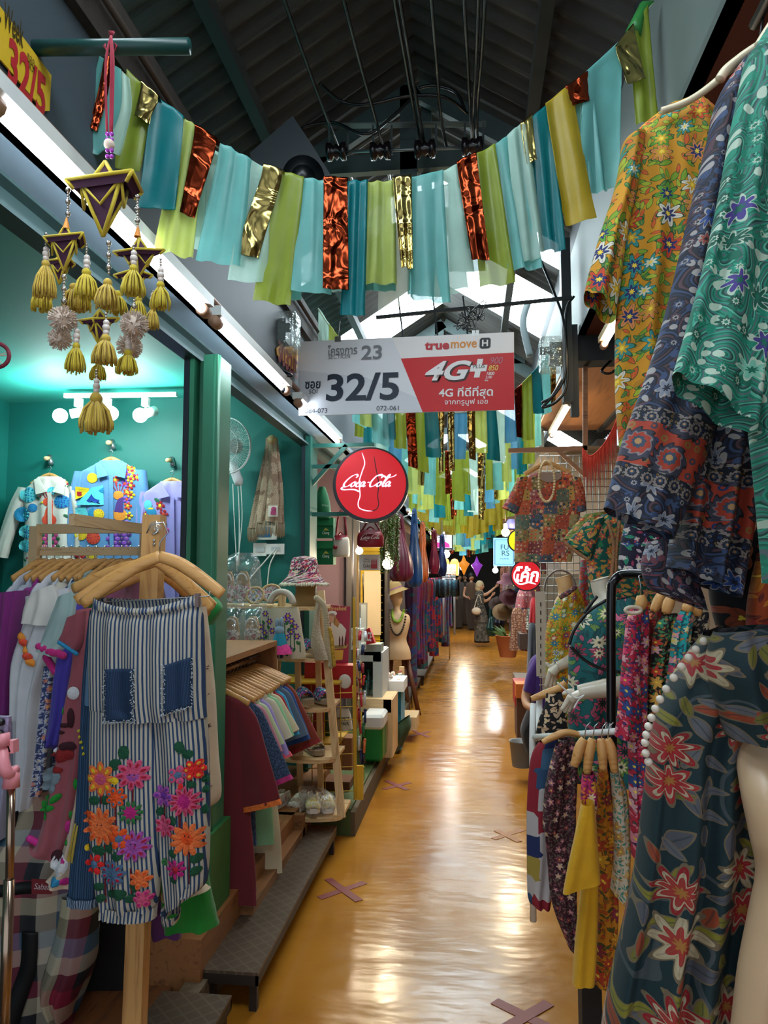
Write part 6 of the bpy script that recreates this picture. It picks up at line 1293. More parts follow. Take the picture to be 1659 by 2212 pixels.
# rope shoulder bag
t = thing('rope_bag', 'cream rope handled shoulder bag hanging from the right leg of the ladder shelf', 'bag', P(690, 1300, 4.5))
pts = cr([P(x, y, 4.5) for x, y in ((684, 1292), (700, 1310), (706, 1350), (708, 1390), (716, 1425), (715, 1438))], 8); q = MB().tube(pts, .016, 8)
for i in range(0, len(pts), 1): q.ball(pts[i], .019, 5)
q.build('rope_strap', cloth('b8a888', weave=150), t); drape(rowpx([(683, 1300, 694, 1300, .02), (676, 1350, 690, 1350, .04), (672, 1395, 700, 1395, .05), (680, 1425, 708, 1425, .04)], 4.62), .04, 3, .006, 30, 5, 2).build('bag_body', cloth('9c8e78', weave=150, c2='b8aa90'), t)
MB().tube(cr([P(x, y, 4.44) for x, y in ((711, 1355), (716, 1375), (719, 1410), (722, 1440))], 5), .012, 6).build('beaded_tassel', M('b8902a', .5, var=.6, sc=70), t)
# ================================================================ souvenir shop goods
t = thing('wire_rack', 'yellow wire mesh rack behind the ladder shelf', 'rack', P(765, 1700, 5.1)); q = MB(); m_yw = M('c8a02a', .4, .3)
for x in (672, 700, 735, 762): q.tube([P(x, 1480, 5.1), P(x + 3, 1728, 5.05)], .0035, 5)
for y in (1500, 1530, 1558, 1584, 1632, 1660, 1712): q.tube([P(660, y, 5.12), P(765, y - 4, 5.02)], .003, 5)
q.build('mesh_side', m_yw, t); q = MB(); q.bar(P(765, 1290, 5.0), P(768, 1722, 5.0), .018, .018); q.build('corner_post', m_yw, t)
MB().box(P(768, 1725, 5.03), P(784, 1655, 5.0)).build('yellow_panel', M('d8a820', .5), t)
for k, z in enumerate((.55, .95)): MB().box((-1.35, 5.0, z), (-.9, 5.4, z + .012)).build('wire_tray', m_yw, t)
def cyl(name, label, cat, cx, yt, yb, w_, D, mat, lid=None, group=None, prof=None):
    t = thing(name, label, cat, P(cx, yb, D), group); s = D / FOC; r = w_ / 2 * s; h = (yb - yt) * s; MB().lathe([(r * .82, 0), (r, h * .12), (r, h * .8), (r * 1.05, h * .98), (r * .96, h), (r * .9, h * .9), (.001, h * .88)] if not prof else [(r * a, h * b) for a, b in prof], P(cx, yb, D), 20).build('cup' if not prof else 'bottle', mat, t)
    if lid: MB().lathe([(r * .6, h), (r * .55, h * 1.09), (.001, h * 1.1)], P(cx, yb, D), 16).build('lid', lid, t)
    return t
cyl('drink_tumbler', 'cream tumbler on the wire tray', 'cup', 667, 1545, 1592, 17, 5.2, M('d8c8a8', .5)); cyl('drink_tumbler', 'red tumbler on the wire tray', 'cup', 688, 1540, 1594, 24, 5.15, M('a81420', .4)); cyl('drink_tumbler', 'dark green tumbler on the wire tray', 'cup', 708, 1538, 1590, 18, 5.25, M('1a4a2c', .4))
t = thing('printed_pouch', 'white cotton pouch printed with black letters beside the tumblers', 'pouch', P(743, 1585, 5.2)); drape(rowpx([(728, 1530, 752, 1530, .03), (725, 1548, 758, 1546, .05), (730, 1578, 762, 1574, .05)], 5.2), .05, 3, .006, 40, 5, 3).build('pouch_body', cloth('c8c0ac'), t); fq = Fr(P(740, 1560, 5.13), (1, 0, .06), (0, 0, 1)); fq.lab('PERFECT', 742, 1553, 26, 8, M('2a3a2a', .7), t, bold=.02); fq.lab('PAIR', 745, 1563, 18, 8, M('2a3a2a', .7), t, bold=.02)
MB().box(P(700, 1650, 5.35), P(760, 1595, 5.2)).build('cardboard_box', M('8a5a34', .8), label='brown cardboard box on the lower tray of the wire rack', cat='box')
MB().box(P(665, 1775, 5.5), P(755, 1690, 5.3)).build('cardboard_box', M('6a3f22', .8), label='darker cardboard box at the bottom of the wire rack', cat='box')
# vintage style poster
FPo = Fr(P(730, 1370, 5.3), (1, .12, 0), (0, 0, 1)); t = thing('tin_poster', 'red vintage tin poster of a waitress with bottles behind the ladder shelf', 'poster', FPo.O); q = MB(); FPo.poly(q, [(700, 1306), (700, 1432), (752, 1436), (757, 1310)], -.008, .008); q.build('tin_sheet', M('9c1c3c', .4, var=.15, sc=3), t)
for pts, c, nm in (([(715, 1345), (712, 1370), (716, 1400), (742, 1400), (748, 1360), (738, 1348), (726, 1342)], 'd8ccc0', 'white_apron'), (blob(717, 1335, 9, 11), 'd09a7a', 'face'), (blob(718, 1325, 10, 6), 'e0d8d0', 'cap'), ([(722, 1330), (734, 1345), (730, 1356), (720, 1348)], 'c88a4a', 'hair'), ([(716, 1395), (752, 1392), (748, 1400), (716, 1403)], 'b8a050', 'tray'), ([(722, 1404), (742, 1404), (740, 1425), (722, 1427)], 'd8b040', 'yellow_cup')): q = MB(); FPo.poly(q, pts, .001, .002); q.build(nm, M(c, .5), t)
q = MB()
for x in (732, 738, 745): FPo.poly(q, [(x, 1395), (x, 1380), (x + 1.5, 1372), (x + 3.5, 1380), (x + 3.5, 1395)], .003, .002)
q.build('bottles', M('5a1420', .4), t); FPo.lab('refreshed', 727, 1314, 42, 9, M('e0a860', .5), t, bold=.01)
MB().box(P(664, 1500, 5.3), P(707, 1432, 5.2)).build('gift_box', M('9a0f18', .4), label='plain red gift box left of the bearded face box', cat='box')
t = thing('gift_box', 'red box with a white patch standing under the vintage poster', 'box', P(735, 1500, 5.15)); MB().box(P(706, 1500, 5.3), P(765, 1438, 5.15)).build('carton', M('a80f1c', .4), t); MB().ball(P(745, 1472, 5.14), .045, 10, sy=.15, sz=1.1).build('white_patch', cloth('d8d4cc'), t)
# charm stand
t = thing('charm_stand', 'clear stand hung with key charms in front of the drinks drawer', 'stand', P(778, 1690, 5.15)); MB().tube([P(778, 1335, 5.15), P(778, 1700, 5.1)], .005, 6).build('pole', m_hook, t); rnd = random.Random(8); cols = ['8a1420', 'b82a34', 'c8c8cc', '1a2a5a', '1c6a3c', 'd06a3a', '2a2a34', '6a8a2a']
MB().box(P(763, 1400, 5.2), P(787, 1358, 5.1)).build('acrylic_case', clear(alpha=.3), t)
for r in range(10):
    for k in range(3): x = 768 + k * 9 + rnd.uniform(-3, 3); y = 1370 + r * 32 + rnd.uniform(-6, 6); q = MB().tube([P(x, y, 5.1), P(x + rnd.uniform(-3, 3), y + 18 + 10 * (r > 3), 5.08)], .012 if r < 3 else .009, 6); q.ball(P(x, y, 5.1), .012, 5); q.build('key_charm', M(cols[(r + k * 3) % 8 if r > 4 else (r + k) % 4], .35, .2), t)
# drinks drawer, bottles, crate, cooler
t = thing('drawer_shelf', 'white framed black shelf unit with drink bottles inside', 'shelf', P(805, 1515, 6.4)); D = 6.4
MB().box(P(783, 1512, D + .5), P(825, 1508, D)).box(P(783, 1415, D + .5), P(823, 1408, D)).box(P(821, 1512, D + .5), P(826, 1410, D)).build('frame', M('c0c4c0', .5), t); MB().box(P(783, 1508, D + .5), P(822, 1415, D + .45)).build('back_panel', M('1a1418', .6), t)
for i, (x, yb) in enumerate(((792, 1508), (806, 1507), (796, 1485), (809, 1484), (818, 1484))): cyl('water_bottle', 'clear drink bottle with teal cap, ' + ['front left', 'front right', 'rear left', 'rear middle', 'rear right'][i] + ' in the black shelf', 'bottle', x, yb - 34, yb, 12, D + (.1 if i < 2 else .3), clear('88a8a8', .1, .55), M('1c8a7c', .4), 'bottles in the black shelf', [(.8, 0), (1, .05), (1, .6), (.45, .85), (.4, 1)])
t = thing('metal_tray', 'grey metal box lid on top of the black shelf unit', 'box', P(803, 1412, 6.4)); MB().box(P(782, 1410, 6.6), P(823, 1392, 6.4)).build('lid', M('9aa8a0', .4, .3, var=.3), t)
FI = Fr(P(792, 1370, 6.3), (1, 0, -.1), (.1, 0, 1)); t = thing('ice_box', 'tilted red box lettered ICE on the grey metal lid', 'box', FI.O); q = MB(); FI.poly(q, [(786, 1362), (791, 1392), (810, 1390), (798, 1356)], -.08, .08); q.build('carton', M('b8101c', .4), t); FI.lab('ICE', 797, 1375, 12, 20, M('e8d8d8', .5), t, bold=.03)
t = thing('wooden_crate', 'pine crate with open front under the black shelf unit', 'crate', P(820, 1640, 6.3)); D = 6.3
MB().box(P(783, 1518, D + .45), P(845, 1511, D)).build('top', m_pinex, t); MB().box(P(841, 1610, D + .45), P(848, 1512, D)).build('side', m_pine, t); MB().box(P(783, 1600, D + .45), P(841, 1518, D + .42)).build('back', M('17110f', .8), t)
t = thing('cooler_box', 'green cooler box with white lid below the pine crate', 'cooler', P(812, 1628, 6.05)); q = MB().box(P(796, 1626, 6.3), P(826, 1556, 6.0)); o = q.build('tub', M('0d7a34', .35), t); o.modifiers.new('b', 'BEVEL').width = .02; q = MB().box(P(794, 1558, 6.32), P(828, 1546, 5.98)); o = q.build('lid', M('dcdcd8', .4), t); o.modifiers.new('b', 'BEVEL').width = .02
cyl('fire_extinguisher', 'small red extinguisher right of the green cooler', 'extinguisher', 833, 1560, 1612, 12, 6.35, M('a8141c', .35), M('1a1a1c', .4), None, [(.9, 0), (1, .03), (1, .85), (.4, 1)])
t = thing('display_table', 'turquoise draped display table with white tray below the bust', 'table', P(850, 1600, 7.2)); MB().box(P(835, 1598, 7.5), P(866, 1470, 7.1)).build('turquoise_cloth', cloth('12809a'), t)
t = thing('accessory_tray', 'white tray heaped with small accessories below the bust', 'tray', P(850, 1475, 7.15)); MB().box(P(828, 1480, 7.4), P(872, 1472, 7.0)).build('tray', m_white, t); rnd = random.Random(4)
for k in range(16): a = P(rnd.uniform(832, 868), rnd.uniform(1452, 1472), rnd.uniform(7.05, 7.3)); MB().tube([a, a + V((rnd.uniform(-.06, .06), rnd.uniform(-.04, .04), rnd.uniform(-.02, .03)))], .012, 6).build('accessory', M(rnd.choice(['c8b8a8', 'b86a5a', 'd8d4cc', '8a7a9a', 'e0c0b0']), .5), t)
MB().box(P(865, 1560, 8.0), P(900, 1550, 7.6)).bar(P(868, 1555, 7.6), P(868, 1440, 7.6), .05, .05).build('pine_stool', m_pine, label='pine stand beside the legs of the bust', cat='stool')
pxg('green_cloth', 'dark green cloth draped over the ledge end below the display table', 'cloth', 6.9, [(850, 1570, 885, 1545, .08), (848, 1600, 888, 1570, .1), (846, 1632, 870, 1610, .08)], cloth('26401c'), .08, 3, .02, 3)
# bags of the drinks shop
m_cg = cloth('0a6a3c', weave=200); t = thing('cap', 'green cap hanging top of the green bags', 'cap', P(696, 1055, 5.9)); drape(rowpx([(690, 1052, 702, 1052, .03), (682, 1075, 710, 1075, .07), (679, 1100, 714, 1100, .08), (679, 1120, 714, 1120, .06)], 5.9), .06, 2, .004, 30, 5, 2, grow=False).build('crown', m_cg, t); Fc = Fr(P(700, 1095, 5.8), (1, 0, 0), (0, 0, 1)); Fc.lab('Chang', 703, 1092, 14, 6, M('d0e0d0', .5), t)
for k, (y0, y1, D, lab) in enumerate(((1118, 1164, 5.9, 'green insulated bag with flap hanging under the green cap'), (1168, 1220, 5.95, 'green insulated bag, lower of the two'))):
    t = thing('cooler_bag', lab, 'bag', P(700, y1, D)); q = MB().box(P(679, y1, D + .12), P(720, y0, D)); q.build('bag_body', m_cg, t); q = MB().box(P(679, y0 + 17, D), P(720, y0, D - .015)); q.build('flap', M('0f7a44', .7), t); Fb = Fr(P(700, y0 + 30, D - .002), (1, 0, 0), (0, 0, 1)); Fb.lab('Chang', 704, y0 + 34, 15, 8, M('e0ecdc', .5), t, bold=.01); q = MB(); Fb.poly(q, [(698, y0 + 28), (704, y0 + 22), (711, y0 + 28)], 0, .002); q.build('crest', M('c8c04a', .5), t); q = MB(); Fb.poly(q, [(681, y1 - 3), (681, y0 + 22), (684, y0 + 22), (684, y1 - 3)], 0, .002); q.build('stripe', M('d8e0d0', .5), t)
def satchel(label, x0, x1, y0, y1, D, mat, mat2, strap_top, txt=None):
    t = thing('shoulder_bag', label, 'bag', P((x0 + x1) / 2, y1, D)); w_ = x1 - x0
    drape(rowpx([(x0 + w_ * .15, y0, x1 - w_ * .15, y0, .05), (x0 + w_ * .02, y0 + 10, x1 - w_ * .02, y0 + 10, .08), (x0, y1 - 6, x1, y1 - 6, .08), (x0 + w_ * .06, y1, x1 - w_ * .06, y1, .07)], D), .07, 2, .004, 36, 4, 2, grow=False, caps=True).build('bag_body', mat, t)
    MB().tube(cr([P(x0 + 6, y0 + 6, D), P((x0 + x1) / 2 - 4, strap_top, D + .02), P((x0 + x1) / 2 + 6, strap_top, D + .02), P(x1 - 5, y0 + 6, D)], 8), .008, 6).build('strap', mat2, t); MB().tube(cr([P(x0 + w_ * .3, y0 + 2, D), P((x0 + x1) / 2, y0 - 8, D), P(x1 - w_ * .3, y0 + 2, D)], 5), .007, 6).build('handle', mat2, t)
    drape(rowpx([(x0 + w_ * .12, y0 - 1, x1 - w_ * .12, y0 - 1, .06), (x0 + w_ * .1, y0 + 9, x1 - w_ * .1, y0 + 9, .085)], D), .08, 2, .004, 36, 3, 2, grow=False).build('zip_panel', mat2, t); return t
m_rd = M('8a0f24', .5); t = satchel('cream and red sling bag on a long red strap', 718, 755, 1158, 1203, 6.0, M('d0c4b4', .6), m_rd, 1110); MB().tube([P(724, 1182, 5.9), P(724, 1182, 5.89)], .018, 14).build('round_badge', m_rd, t)
t = satchel('dark red satchel with white script below the round sign', 772, 829, 1146, 1182, 5.6, M('8a1026', .45), M('6a0c1c', .5), 1124); Fq = Fr(P(800, 1162, 5.50), (1, 0, 0), (0, 0, 1)); script_logo(Fq, 779, 1164, 42, .42, M('e8dcdc', .5), t, k=1.1)
t = thing('drink_crate', 'small cream picnic box with red bottle picture below the red satchel', 'box', P(800, 1232, 5.7)); MB().box(P(782, 1232, 5.85), P(818, 1198, 5.7)).build('box_body', M('c4c0b8', .5), t); Fq = Fr(P(800, 1215, 5.695), (1, 0, 0), (0, 0, 1)); Fq.lab('Coke', 792, 1222, 15, 8, M('3a2a2a', .5), t, bold=.01); Fq.lab('Things go\nbetter with', 792, 1210, 14, 9, M('3a2a2a', .5), t); q = MB(); [Fq.poly(q, [(x, 1222), (x, 1212), (x + 1.5, 1206), (x + 3, 1212), (x + 3, 1222)], 0, .003) for x in (802, 806.5, 811)]; Fq.poly(q, [(801, 1228), (801, 1219), (815, 1219), (815, 1228)], 0, .004); q.build('bottle_picture', M('a01c24', .4), t)
t = thing('price_board', 'white board sign hanging on a chain beside the yellow brick wall', 'sign', P(786, 1400, 6.8)); MB().box(P(776, 1400, 6.82), P(793, 1302, 6.8)).build('frame', M('8a8478', .5), t); MB().box(P(779, 1396, 6.8), P(790, 1306, 6.79)).build('panel', M('b8b8b4', .5), t); MB().tube([P(784, 1240, 6.8), P(785, 1302, 6.8)], .006, 6).build('chain', m_blk, t)
# hanging plant and bulb
t = thing('hanging_plant', 'trailing artificial green vine below the round red sign', 'plant', P(842, 1115, 5.9)); rnd = random.Random(9); q = MB(); qs = MB()
for k in range(26):
    x = rnd.uniform(822, 860); y = 1112; D = 5.9 + rnd.uniform(-.1, .1); L = rnd.uniform(70, 128); pts = [P(x + rnd.uniform(-2, 2), y + L * j / 8, D) for j in range(9)]; qs.tube(pts, .002, 4)
    for j in range(int(L / 2.2)):
        p = P(x + rnd.uniform(-3, 3), y + j * 2.2, D + rnd.uniform(-.01, .01)); a = rnd.uniform(0, 6.28); d = V((cos(a) * .02, sin(a) * .015, -.014)); n = V((-sin(a), cos(a), .3)) * .006; q.add([p, p + d * .5 + n, p + d, p + d * .5 - n], [(0, 1, 2, 3)], 0)
qs.build('stem', M('3a4a1a', .7), t); o = q.build('leaf_cascade', M('5a7a20', .6, var=.5, sc=20), t); o['kind'] = 'stuff'
def bulbl(label, px, py, D, r, pw, col=(1, .85, .6), em='fff0c8'):
    t = thing('light_bulb', label, 'lamp', P(px, py, D), 'bare bulbs along the aisle'); MB().ball(P(px, py, D), r, 10).build('bulb', emis(em, 14, 'bulb'), t); MB().tube([P(px, py, D) + V((0, 0, r)), P(px, py, D) + V((0, 0, r + .06))], r * .5, 8).build('socket', M('d8d4c8', .5), t); MB().tube([P(px, py, D) + V((0, 0, r + .05)), V((P(px, py, D).x, D, 2.74))], .004, 5).build('cord', m_blk, t); point('bulb_glow', P(px, py, D) + V((0, -r - .05, 0)), pw, col, r)
bulbl('glowing bulb under the hanging vine', 838, 1218, 6.6, .05, 12); bulbl('white bulb under the violet shop sign', 963, 1197, 12.5, .07, 20, (1, .95, .9)); bulbl('warm bulb of the drinks shop ceiling', 776, 1190, 6.9, .035, 12)
# ================================================================ torso bust
DB = 9.0; m_skin = M('d8b48a', .55, var=.05); t = thing('dress_form', 'beige torso dress form with head beside the yellow brick wall', 'mannequin', P(860, 1545, DB))
def bodyloft(rows, mat, parent, name, D, seg=28, sq=1.0, sub=6): mb = drape(rowpx(rows, D), .1, 1, 0.0, seg, sub, 1, sq=sq, nrm=(0, -1, 0), caps=True); mb.build(name, mat, parent); return mb
mbB = bodyloft([(852, 1262, 858, 1262, .03), (844, 1272, 868, 1272, .09), (842, 1288, 870, 1288, .1), (846, 1300, 868, 1300, .085), (850, 1310, 864, 1310, .055), (849, 1320, 866, 1320, .06), (836, 1328, 882, 1328, .08), (829, 1340, 886, 1340, .11), (834, 1362, 882, 1362, .12), (837, 1382, 878, 1382, .1), (832, 1405, 886, 1405, .12), (830, 1424, 888, 1424, .11)], m_skin, t, 'torso', DB)
q = MB()
for a, b in (((845, 1424), (838, 1550)), ((872, 1424), (882, 1550)), ((880, 1424), (905, 1545))): q = MB().tube([P(*a, DB + .05), P(*b, DB + .05)], .028, 8); q.build('leg', wood('6a3a20', '3a1f12', .5), t)
t = thing('straw_hat', 'round straw hat on the torso bust', 'hat', P(853, 1275, DB)); Rm = Matrix.Rotation(-.35, 4, 'Y'); MB().lathe([(.19, -.03), (.13, 0), (.105, .02), (.1, .07), (.07, .12), (.001, .135)], P(853, 1277, DB), 30, mat=Rm).build('straw', M('d8b068', .7, bump=.5, sc=120), t); MB().lathe([(.108, .015), (.105, .04)], P(853, 1277, DB), 30, mat=Rm).build('band', M('c88a9a', .6), t)
for k, (rx, ry, c, lab) in enumerate(((12, 24, '8ab02a', 'short green bead necklace on the torso bust'), (18, 52, '2a1c18', 'long dark chain necklace on the torso bust'))):
    q = MB(); n = 26
    for j in range(n):
        a = pi + pi * j / (n - 1); x, y = 860 + rx * cos(a), 1318 - ry * sin(a); u = P(x, y, DB); h = mbB.bvh().ray_cast(V((u.x, 5, u.z)), V((0, 1, 0))); q.ball(V((u.x, (h[0].y if h[0] else DB) - .015, u.z)), .016 - .004 * k, 6)
    q.build('bead_necklace', M(c, .35, var=.5, sc=20), label=lab, cat='necklace')
# silk bags and dresses along the left
SILK = ['5a1024', '12306a', '8a3c20', '3a1440', '0a4a5a', '7a1c3c', '1c1c4a', '6a0f3a', '205a5a', 'a01428', '4a1a6a', 'b01c20']
def tear_bag(label, cx, yt, yb, w_, D, c):
    t = thing('hobo_bag', label, 'bag', P(cx, yb, D), 'silk bags hanging along the left eave')
    drape(rowpx([(cx - 2, yt + 20, cx + 2, yt + 20, .02), (cx - w_ * .25, yt + (yb - yt) * .4, cx + w_ * .25, yt + (yb - yt) * .4, .08), (cx - w_ * .42, yt + (yb - yt) * .65, cx + w_ * .45, yt + (yb - yt) * .65, .14), (cx - w_ * .5, yb - 16, cx + w_ * .5, yb - 16, .15), (cx - w_ * .3, yb, cx + w_ * .32, yb, .1)], D), .1, 4, .02, 36, 5, int(cx), caps=True).build('bag_body', M(c, .4, var=.5, sc=5), t)
    MB().tube(cr([P(cx - w_ * .16, yt + (yb - yt) * .38, D), P(cx - 2, yt, D), P(cx + 2, yt, D), P(cx + w_ * .16, yt + (yb - yt) * .38, D)], 6), .012, 6, flat=2).build('strap', M(c, .5), t)
tear_bag('dark red silk hobo bag, nearest and largest on the left', 865, 1120, 1256, 56, 8.3, '5a1028'); tear_bag('blue silk hobo bag next to the dark red one', 895, 1108, 1268, 36, 9.0, '123a6a'); tear_bag('rust orange silk bag third from the vine', 913, 1135, 1258, 26, 9.8, '9a4a20'); tear_bag('wine red silk bag under the violet sign edge', 938, 1150, 1240, 24, 11, '7a1430'); tear_bag('navy silk bag beside the grid rack', 955, 1160, 1245, 22, 11.6, '1c2a5a')
MB().tube([P(888, 1238, 9.35), P(975, 1238, 15.2)], .014, 8).tube([P(890, 1238, 9.5), V((P(890, 1238, 9.5).x, 9.5, 0))], .014, 8).tube([P(970, 1238, 15), V((P(970, 1238, 15).x, 15, 0))], .014, 8).build('garment_rail', m_hook, label='long metal rail carrying the silk dresses', cat='rail')
MB().tube([P(x, y, d) for x, y, d in ((860, 1118, 8.1), (865, 1120, 8.3), (895, 1108, 9.0), (913, 1135, 9.8), (938, 1150, 11), (955, 1160, 11.6))] + [V((-.48, 12, 2.74))], .008, 6).tube([P(860, 1118, 8.1), V((P(860, 1118, 8.1).x, 8.1, 2.74))], .008, 6).build('bag_rail', m_hook, label='thin metal rod carrying the silk bags', cat='rail')
MB().tube([(-1.45, 5.98, 2.19), (-.78, 5.98, 2.19)], .006, 6).tube([(-.8, 5.98, 2.19), (-.8, 5.98, 2.74)], .006, 6).tube([(-.8, 5.98, 2.12), (-.8, 5.58, 2.12)], .006, 6).tube([(-.8, 5.98, 2.19), (-.8, 5.98, 2.12)], .006, 6).tube([P(696, 1052, 5.9), P(696, 1052, 5.9) + V((0, .08, -.2))], .005, 6).build('bag_rail', m_blk, label='thin black rod carrying the souvenir bags', cat='rail')
for k in range(14):
    D = 9.4 + k * .42; x = 888 + k * 6.2; c = SILK[(k * 5) % 12]; c2 = SILK[(k * 7 + 3) % 12]
    y0 = 1238 + (1240 - 1238) + 6; zt = 1.62; yt = 1238 - (zt - 1.7) / D * FOC; yb = 1238 + (1.42 - .12 * (k * 3 % 4)) / D * FOC; w_ = 190 / D
    m = floral(c, [c2, SILK[(k * 3 + 1) % 12]], [SILK[(k + 4) % 12], c2], 4 + k % 3, 3, .45, base2=c2, center=c)
    t, mb, b = pxg('silk_dress', ['teal and plum', 'violet', 'green', 'rust', 'purple striped', 'crimson', 'scarlet', 'dark red', 'navy', 'magenta', 'blue green', 'wine', 'indigo', 'ruby'][k] + ' silk dress hanging on the left, number ' .replace(', number ', ' ') + ['directly behind the bust', 'second behind the bust', 'third behind the bust', 'fourth behind the bust', 'mid row of the dresses', 'beside the scarlet one', 'over the grey step end', 'past the scarlet one', 'under the silk bags', 'close to the grid rack', 'behind the magenta one', 'shaded by the bags', 'near the row end', 'farthest in the row'][k], 'dress', D,
                   [(x - w_ * .3, yt, x + w_ * .3, yt, .05), (x - w_ * .7, yt + 14, x + w_ * .7, yt + 14, .09), (x - w_ * .5, (yt + yb) / 2, x + w_ * .55, (yt + yb) / 2, .1), (x - w_ * .7, yb, x + w_ * .7, yb, .12)], m, .1, 5, .03, k, 'silk dresses along the left side of the aisle', seg=32, sub=4)
# signs far left
Fv = Fr(P(957, 1160, 12.0), (1, 0, 0), (0, 0, 1)); t = thing('shop_sign', 'square light box lettered VIOL above the silk bags', 'sign', Fv.O); q = MB(); Fv.poly(q, [(933, 1138), (933, 1188), (978, 1188), (978, 1138)], -.1, .1); q.build('case', m_blk, t); q = MB(); Fv.poly(q, [(936, 1141), (936, 1184), (976, 1184), (976, 1141)], .001, .004); q.build('lit_panel', emis('d8dce8', .9), t)
q = MB(); Fv.poly(q, [(937, 1170), (937, 1183), (972, 1183), (970, 1175), (958, 1168), (948, 1172)], .006, .002); q.build('pink_wash', emis('e83a94', .8), t); Fv.lab('VIOLET', 951, 1158, 30, 8, M('2a1a4a', .5), t, bold=.01, z=.01); Fv.lab('BEAUTY DAY', 953, 1167, 26, 3.5, M('8a4ac0', .5), t, z=.01)
t = thing('grid_rack', 'white grid rack of necklaces on the left side of the aisle', 'rack', P(965, 1400, 12.5)); q = MB(); D = 12.5
for k in range(10): q.tube([P(955 + k * 3.2, 1220, D), P(955 + k * 3.2, 1250, D)], .006, 4); q.tube([P(955, 1220 + k * 3.3, D), P(984, 1220 + k * 3.3, D)], .006, 4)
q.build('grid', M('c8ccd0', .4), t); q = MB(); [q.tube([P(x, 1250, D), P(x, 1372, D)], .02, 6) for x in (958, 982)]; q.build('post', M('b8bcc0', .4), t); rnd = random.Random(6)
for k in range(18): x = 942 + k * 2.6; MB().tube([P(x, 1252, D - .15), P(x + .5, 1252 + rnd.uniform(25, 40), D - .15)], .05, 5).build('necklace_bunch', M(rnd.choice(['14283c', '1c3a4a', '101820', '2a5a6a', '5a6a74']), .3, .3, var=.6, sc=30), t)
for k, (x, y, w_, h, lab) in enumerate(((982, 1225, 20, 36, 'orange arched paper lantern'), (965, 1222, 12, 30, 'narrow orange lantern left of the arched one'))):
    t = thing('paper_lantern', lab, 'lamp', P(x, y, 15)); s = 15 / FOC; MB().lathe([(w_ * s * .42, -h * s / 2), (w_ * s * .5, 0), (w_ * s * .48, h * s * .25), (w_ * s * .3, h * s * .45), (.01, h * s * .5)], P(x, y, 15), 16).build('shade', emis('f0a050', 1.6), t)
# ================================================================ near garments on the right
def bands(specs):
    """printed hem bands measured in metres down the cloth"""
    def f(s, uv, col):
        y = s.m('MULTIPLY', s.xyz(uv)[1], -1.0)
        for a, b, c1, c2, fr in specs:
            on = s.m('MULTIPLY', s.m('GREATER_THAN', y, a), s.m('LESS_THAN', y, b))
            v, rc = cellpt(s, uv, fr, .3); c3 = s.xyz(v); rr = s.vm('LENGTH', v, out=1); th = s.m('ADD', s.m('ARCTAN2', c3[1], c3[0]), s.m('MULTIPLY', rr, 3.0))
            q = s.m('DIVIDE', rr, s.m('ADD', 1.0, s.m('ADD', s.m('MULTIPLY', .22, s.m('COSINE', th)), s.m('MULTIPLY', .1, s.m('COSINE', s.m('MULTIPLY', th, 9.0))))))
            v2, rc2 = cellpt(s, uv, fr * 3.4, .8); r2 = s.vm('LENGTH', v2, out=1); cc = s.mix(s.m('LESS_THAN', r2, .3), c1, s.ramp(s.xyz(rc2)[0], [c2, '8a6a30', '1c3c70', c1])); cc = s.mix(s.m('LESS_THAN', r2, .13), cc, c1)
            for lim, cl in ((.46, '16141c'), (.42, c2), (.31, '8a7a80'), (.27, c1), (.16, '3a4a60'), (.08, 'b88a5a')): cc = s.mix(s.m('LESS_THAN', q, lim), cc, cl)
            col = s.mix(on, col, cc)
        return col
    return f
m_yel = floral('c88a10', ['5a9a2a', 'c8401c', 'd8d0c0', '2a8a8a', 'd8884a'], ['6a9a20', '9ab02a', 'c8501c', '3a7a3a'], 17, 7, .42, inner=['e0d8c0', 'd0a020', '1c2a6a'], outline='244a1c', base2='b07a10', leafs=30)
m_dkp = paisley(['141a2c', '1c2844', '1a1418', '50343e', '0c1020', '34466a', '703c48'], 14, ['2a4a8a', 'a84a3c', '7a8090', '3a4a70'], 'a09a98', 4.0)
m_dkb = paisley(['141a2c', '1c2844', '1a1418', '50343e', '0c1020', '34466a'], 14, ['2a4a8a', 'a84a3c', '7a8090'], 'a09a98', 4.0, border=bands([(.74, .77, '101626', '8a8078', 38), (.77, .85, 'a83a24', '3a3a4a', 16), (.85, .88, '101626', '8a8078', 40)]))
m_dks = paisley(['141a2c', '1c2844', '1a1418', '50343e', '0c1020', '34466a'], 14, ['2a4a8a', 'a84a3c', '7a8090'], 'a09a98', 4.0, border=bands([(.55, .575, '101626', '8a8078', 42), (.575, .65, 'a83a24', '3a3a4a', 16), (.65, .675, '101626', '8a8078', 42)]))
m_tea = paisley(['0a6a54', '2a9a80', '4a6a6c', '0c4a3c', '5ab098', '0f7a60', '5a6c70', '1a8a70'], 13, ['4a3a8a', '0c5a48', '7ac0a8'], 'b8ccb8', 5.0)
t, mb, b = pxg('yellow_blouse', 'bright yellow blouse with green and orange paisley flowers hanging at the upper right', 'blouse', 1.62, [(1436, 236, 1530, 222, .03), (1380, 282, 1560, 262, .05), (1345, 330, 1570, 320, .06), (1342, 440, 1570, 440), (1338, 560, 1560, 560), (1328, 700, 1540, 700), (1328, 860, 1520, 860), (1335, 960, 1500, 960), (1342, 1030, 1480, 1040)], m_yel, .055, 6, .02, 101, seg=90)
drape(rowpx([(1343, 318, 1392, 300), (1330, 400, 1378, 400), (1298, 500, 1352, 520), (1272, 590, 1338, 620), (1263, 632, 1328, 692)], 1.6), .05, 3, .012, 50, 7, 102).build('sleeve', m_yel, t); 
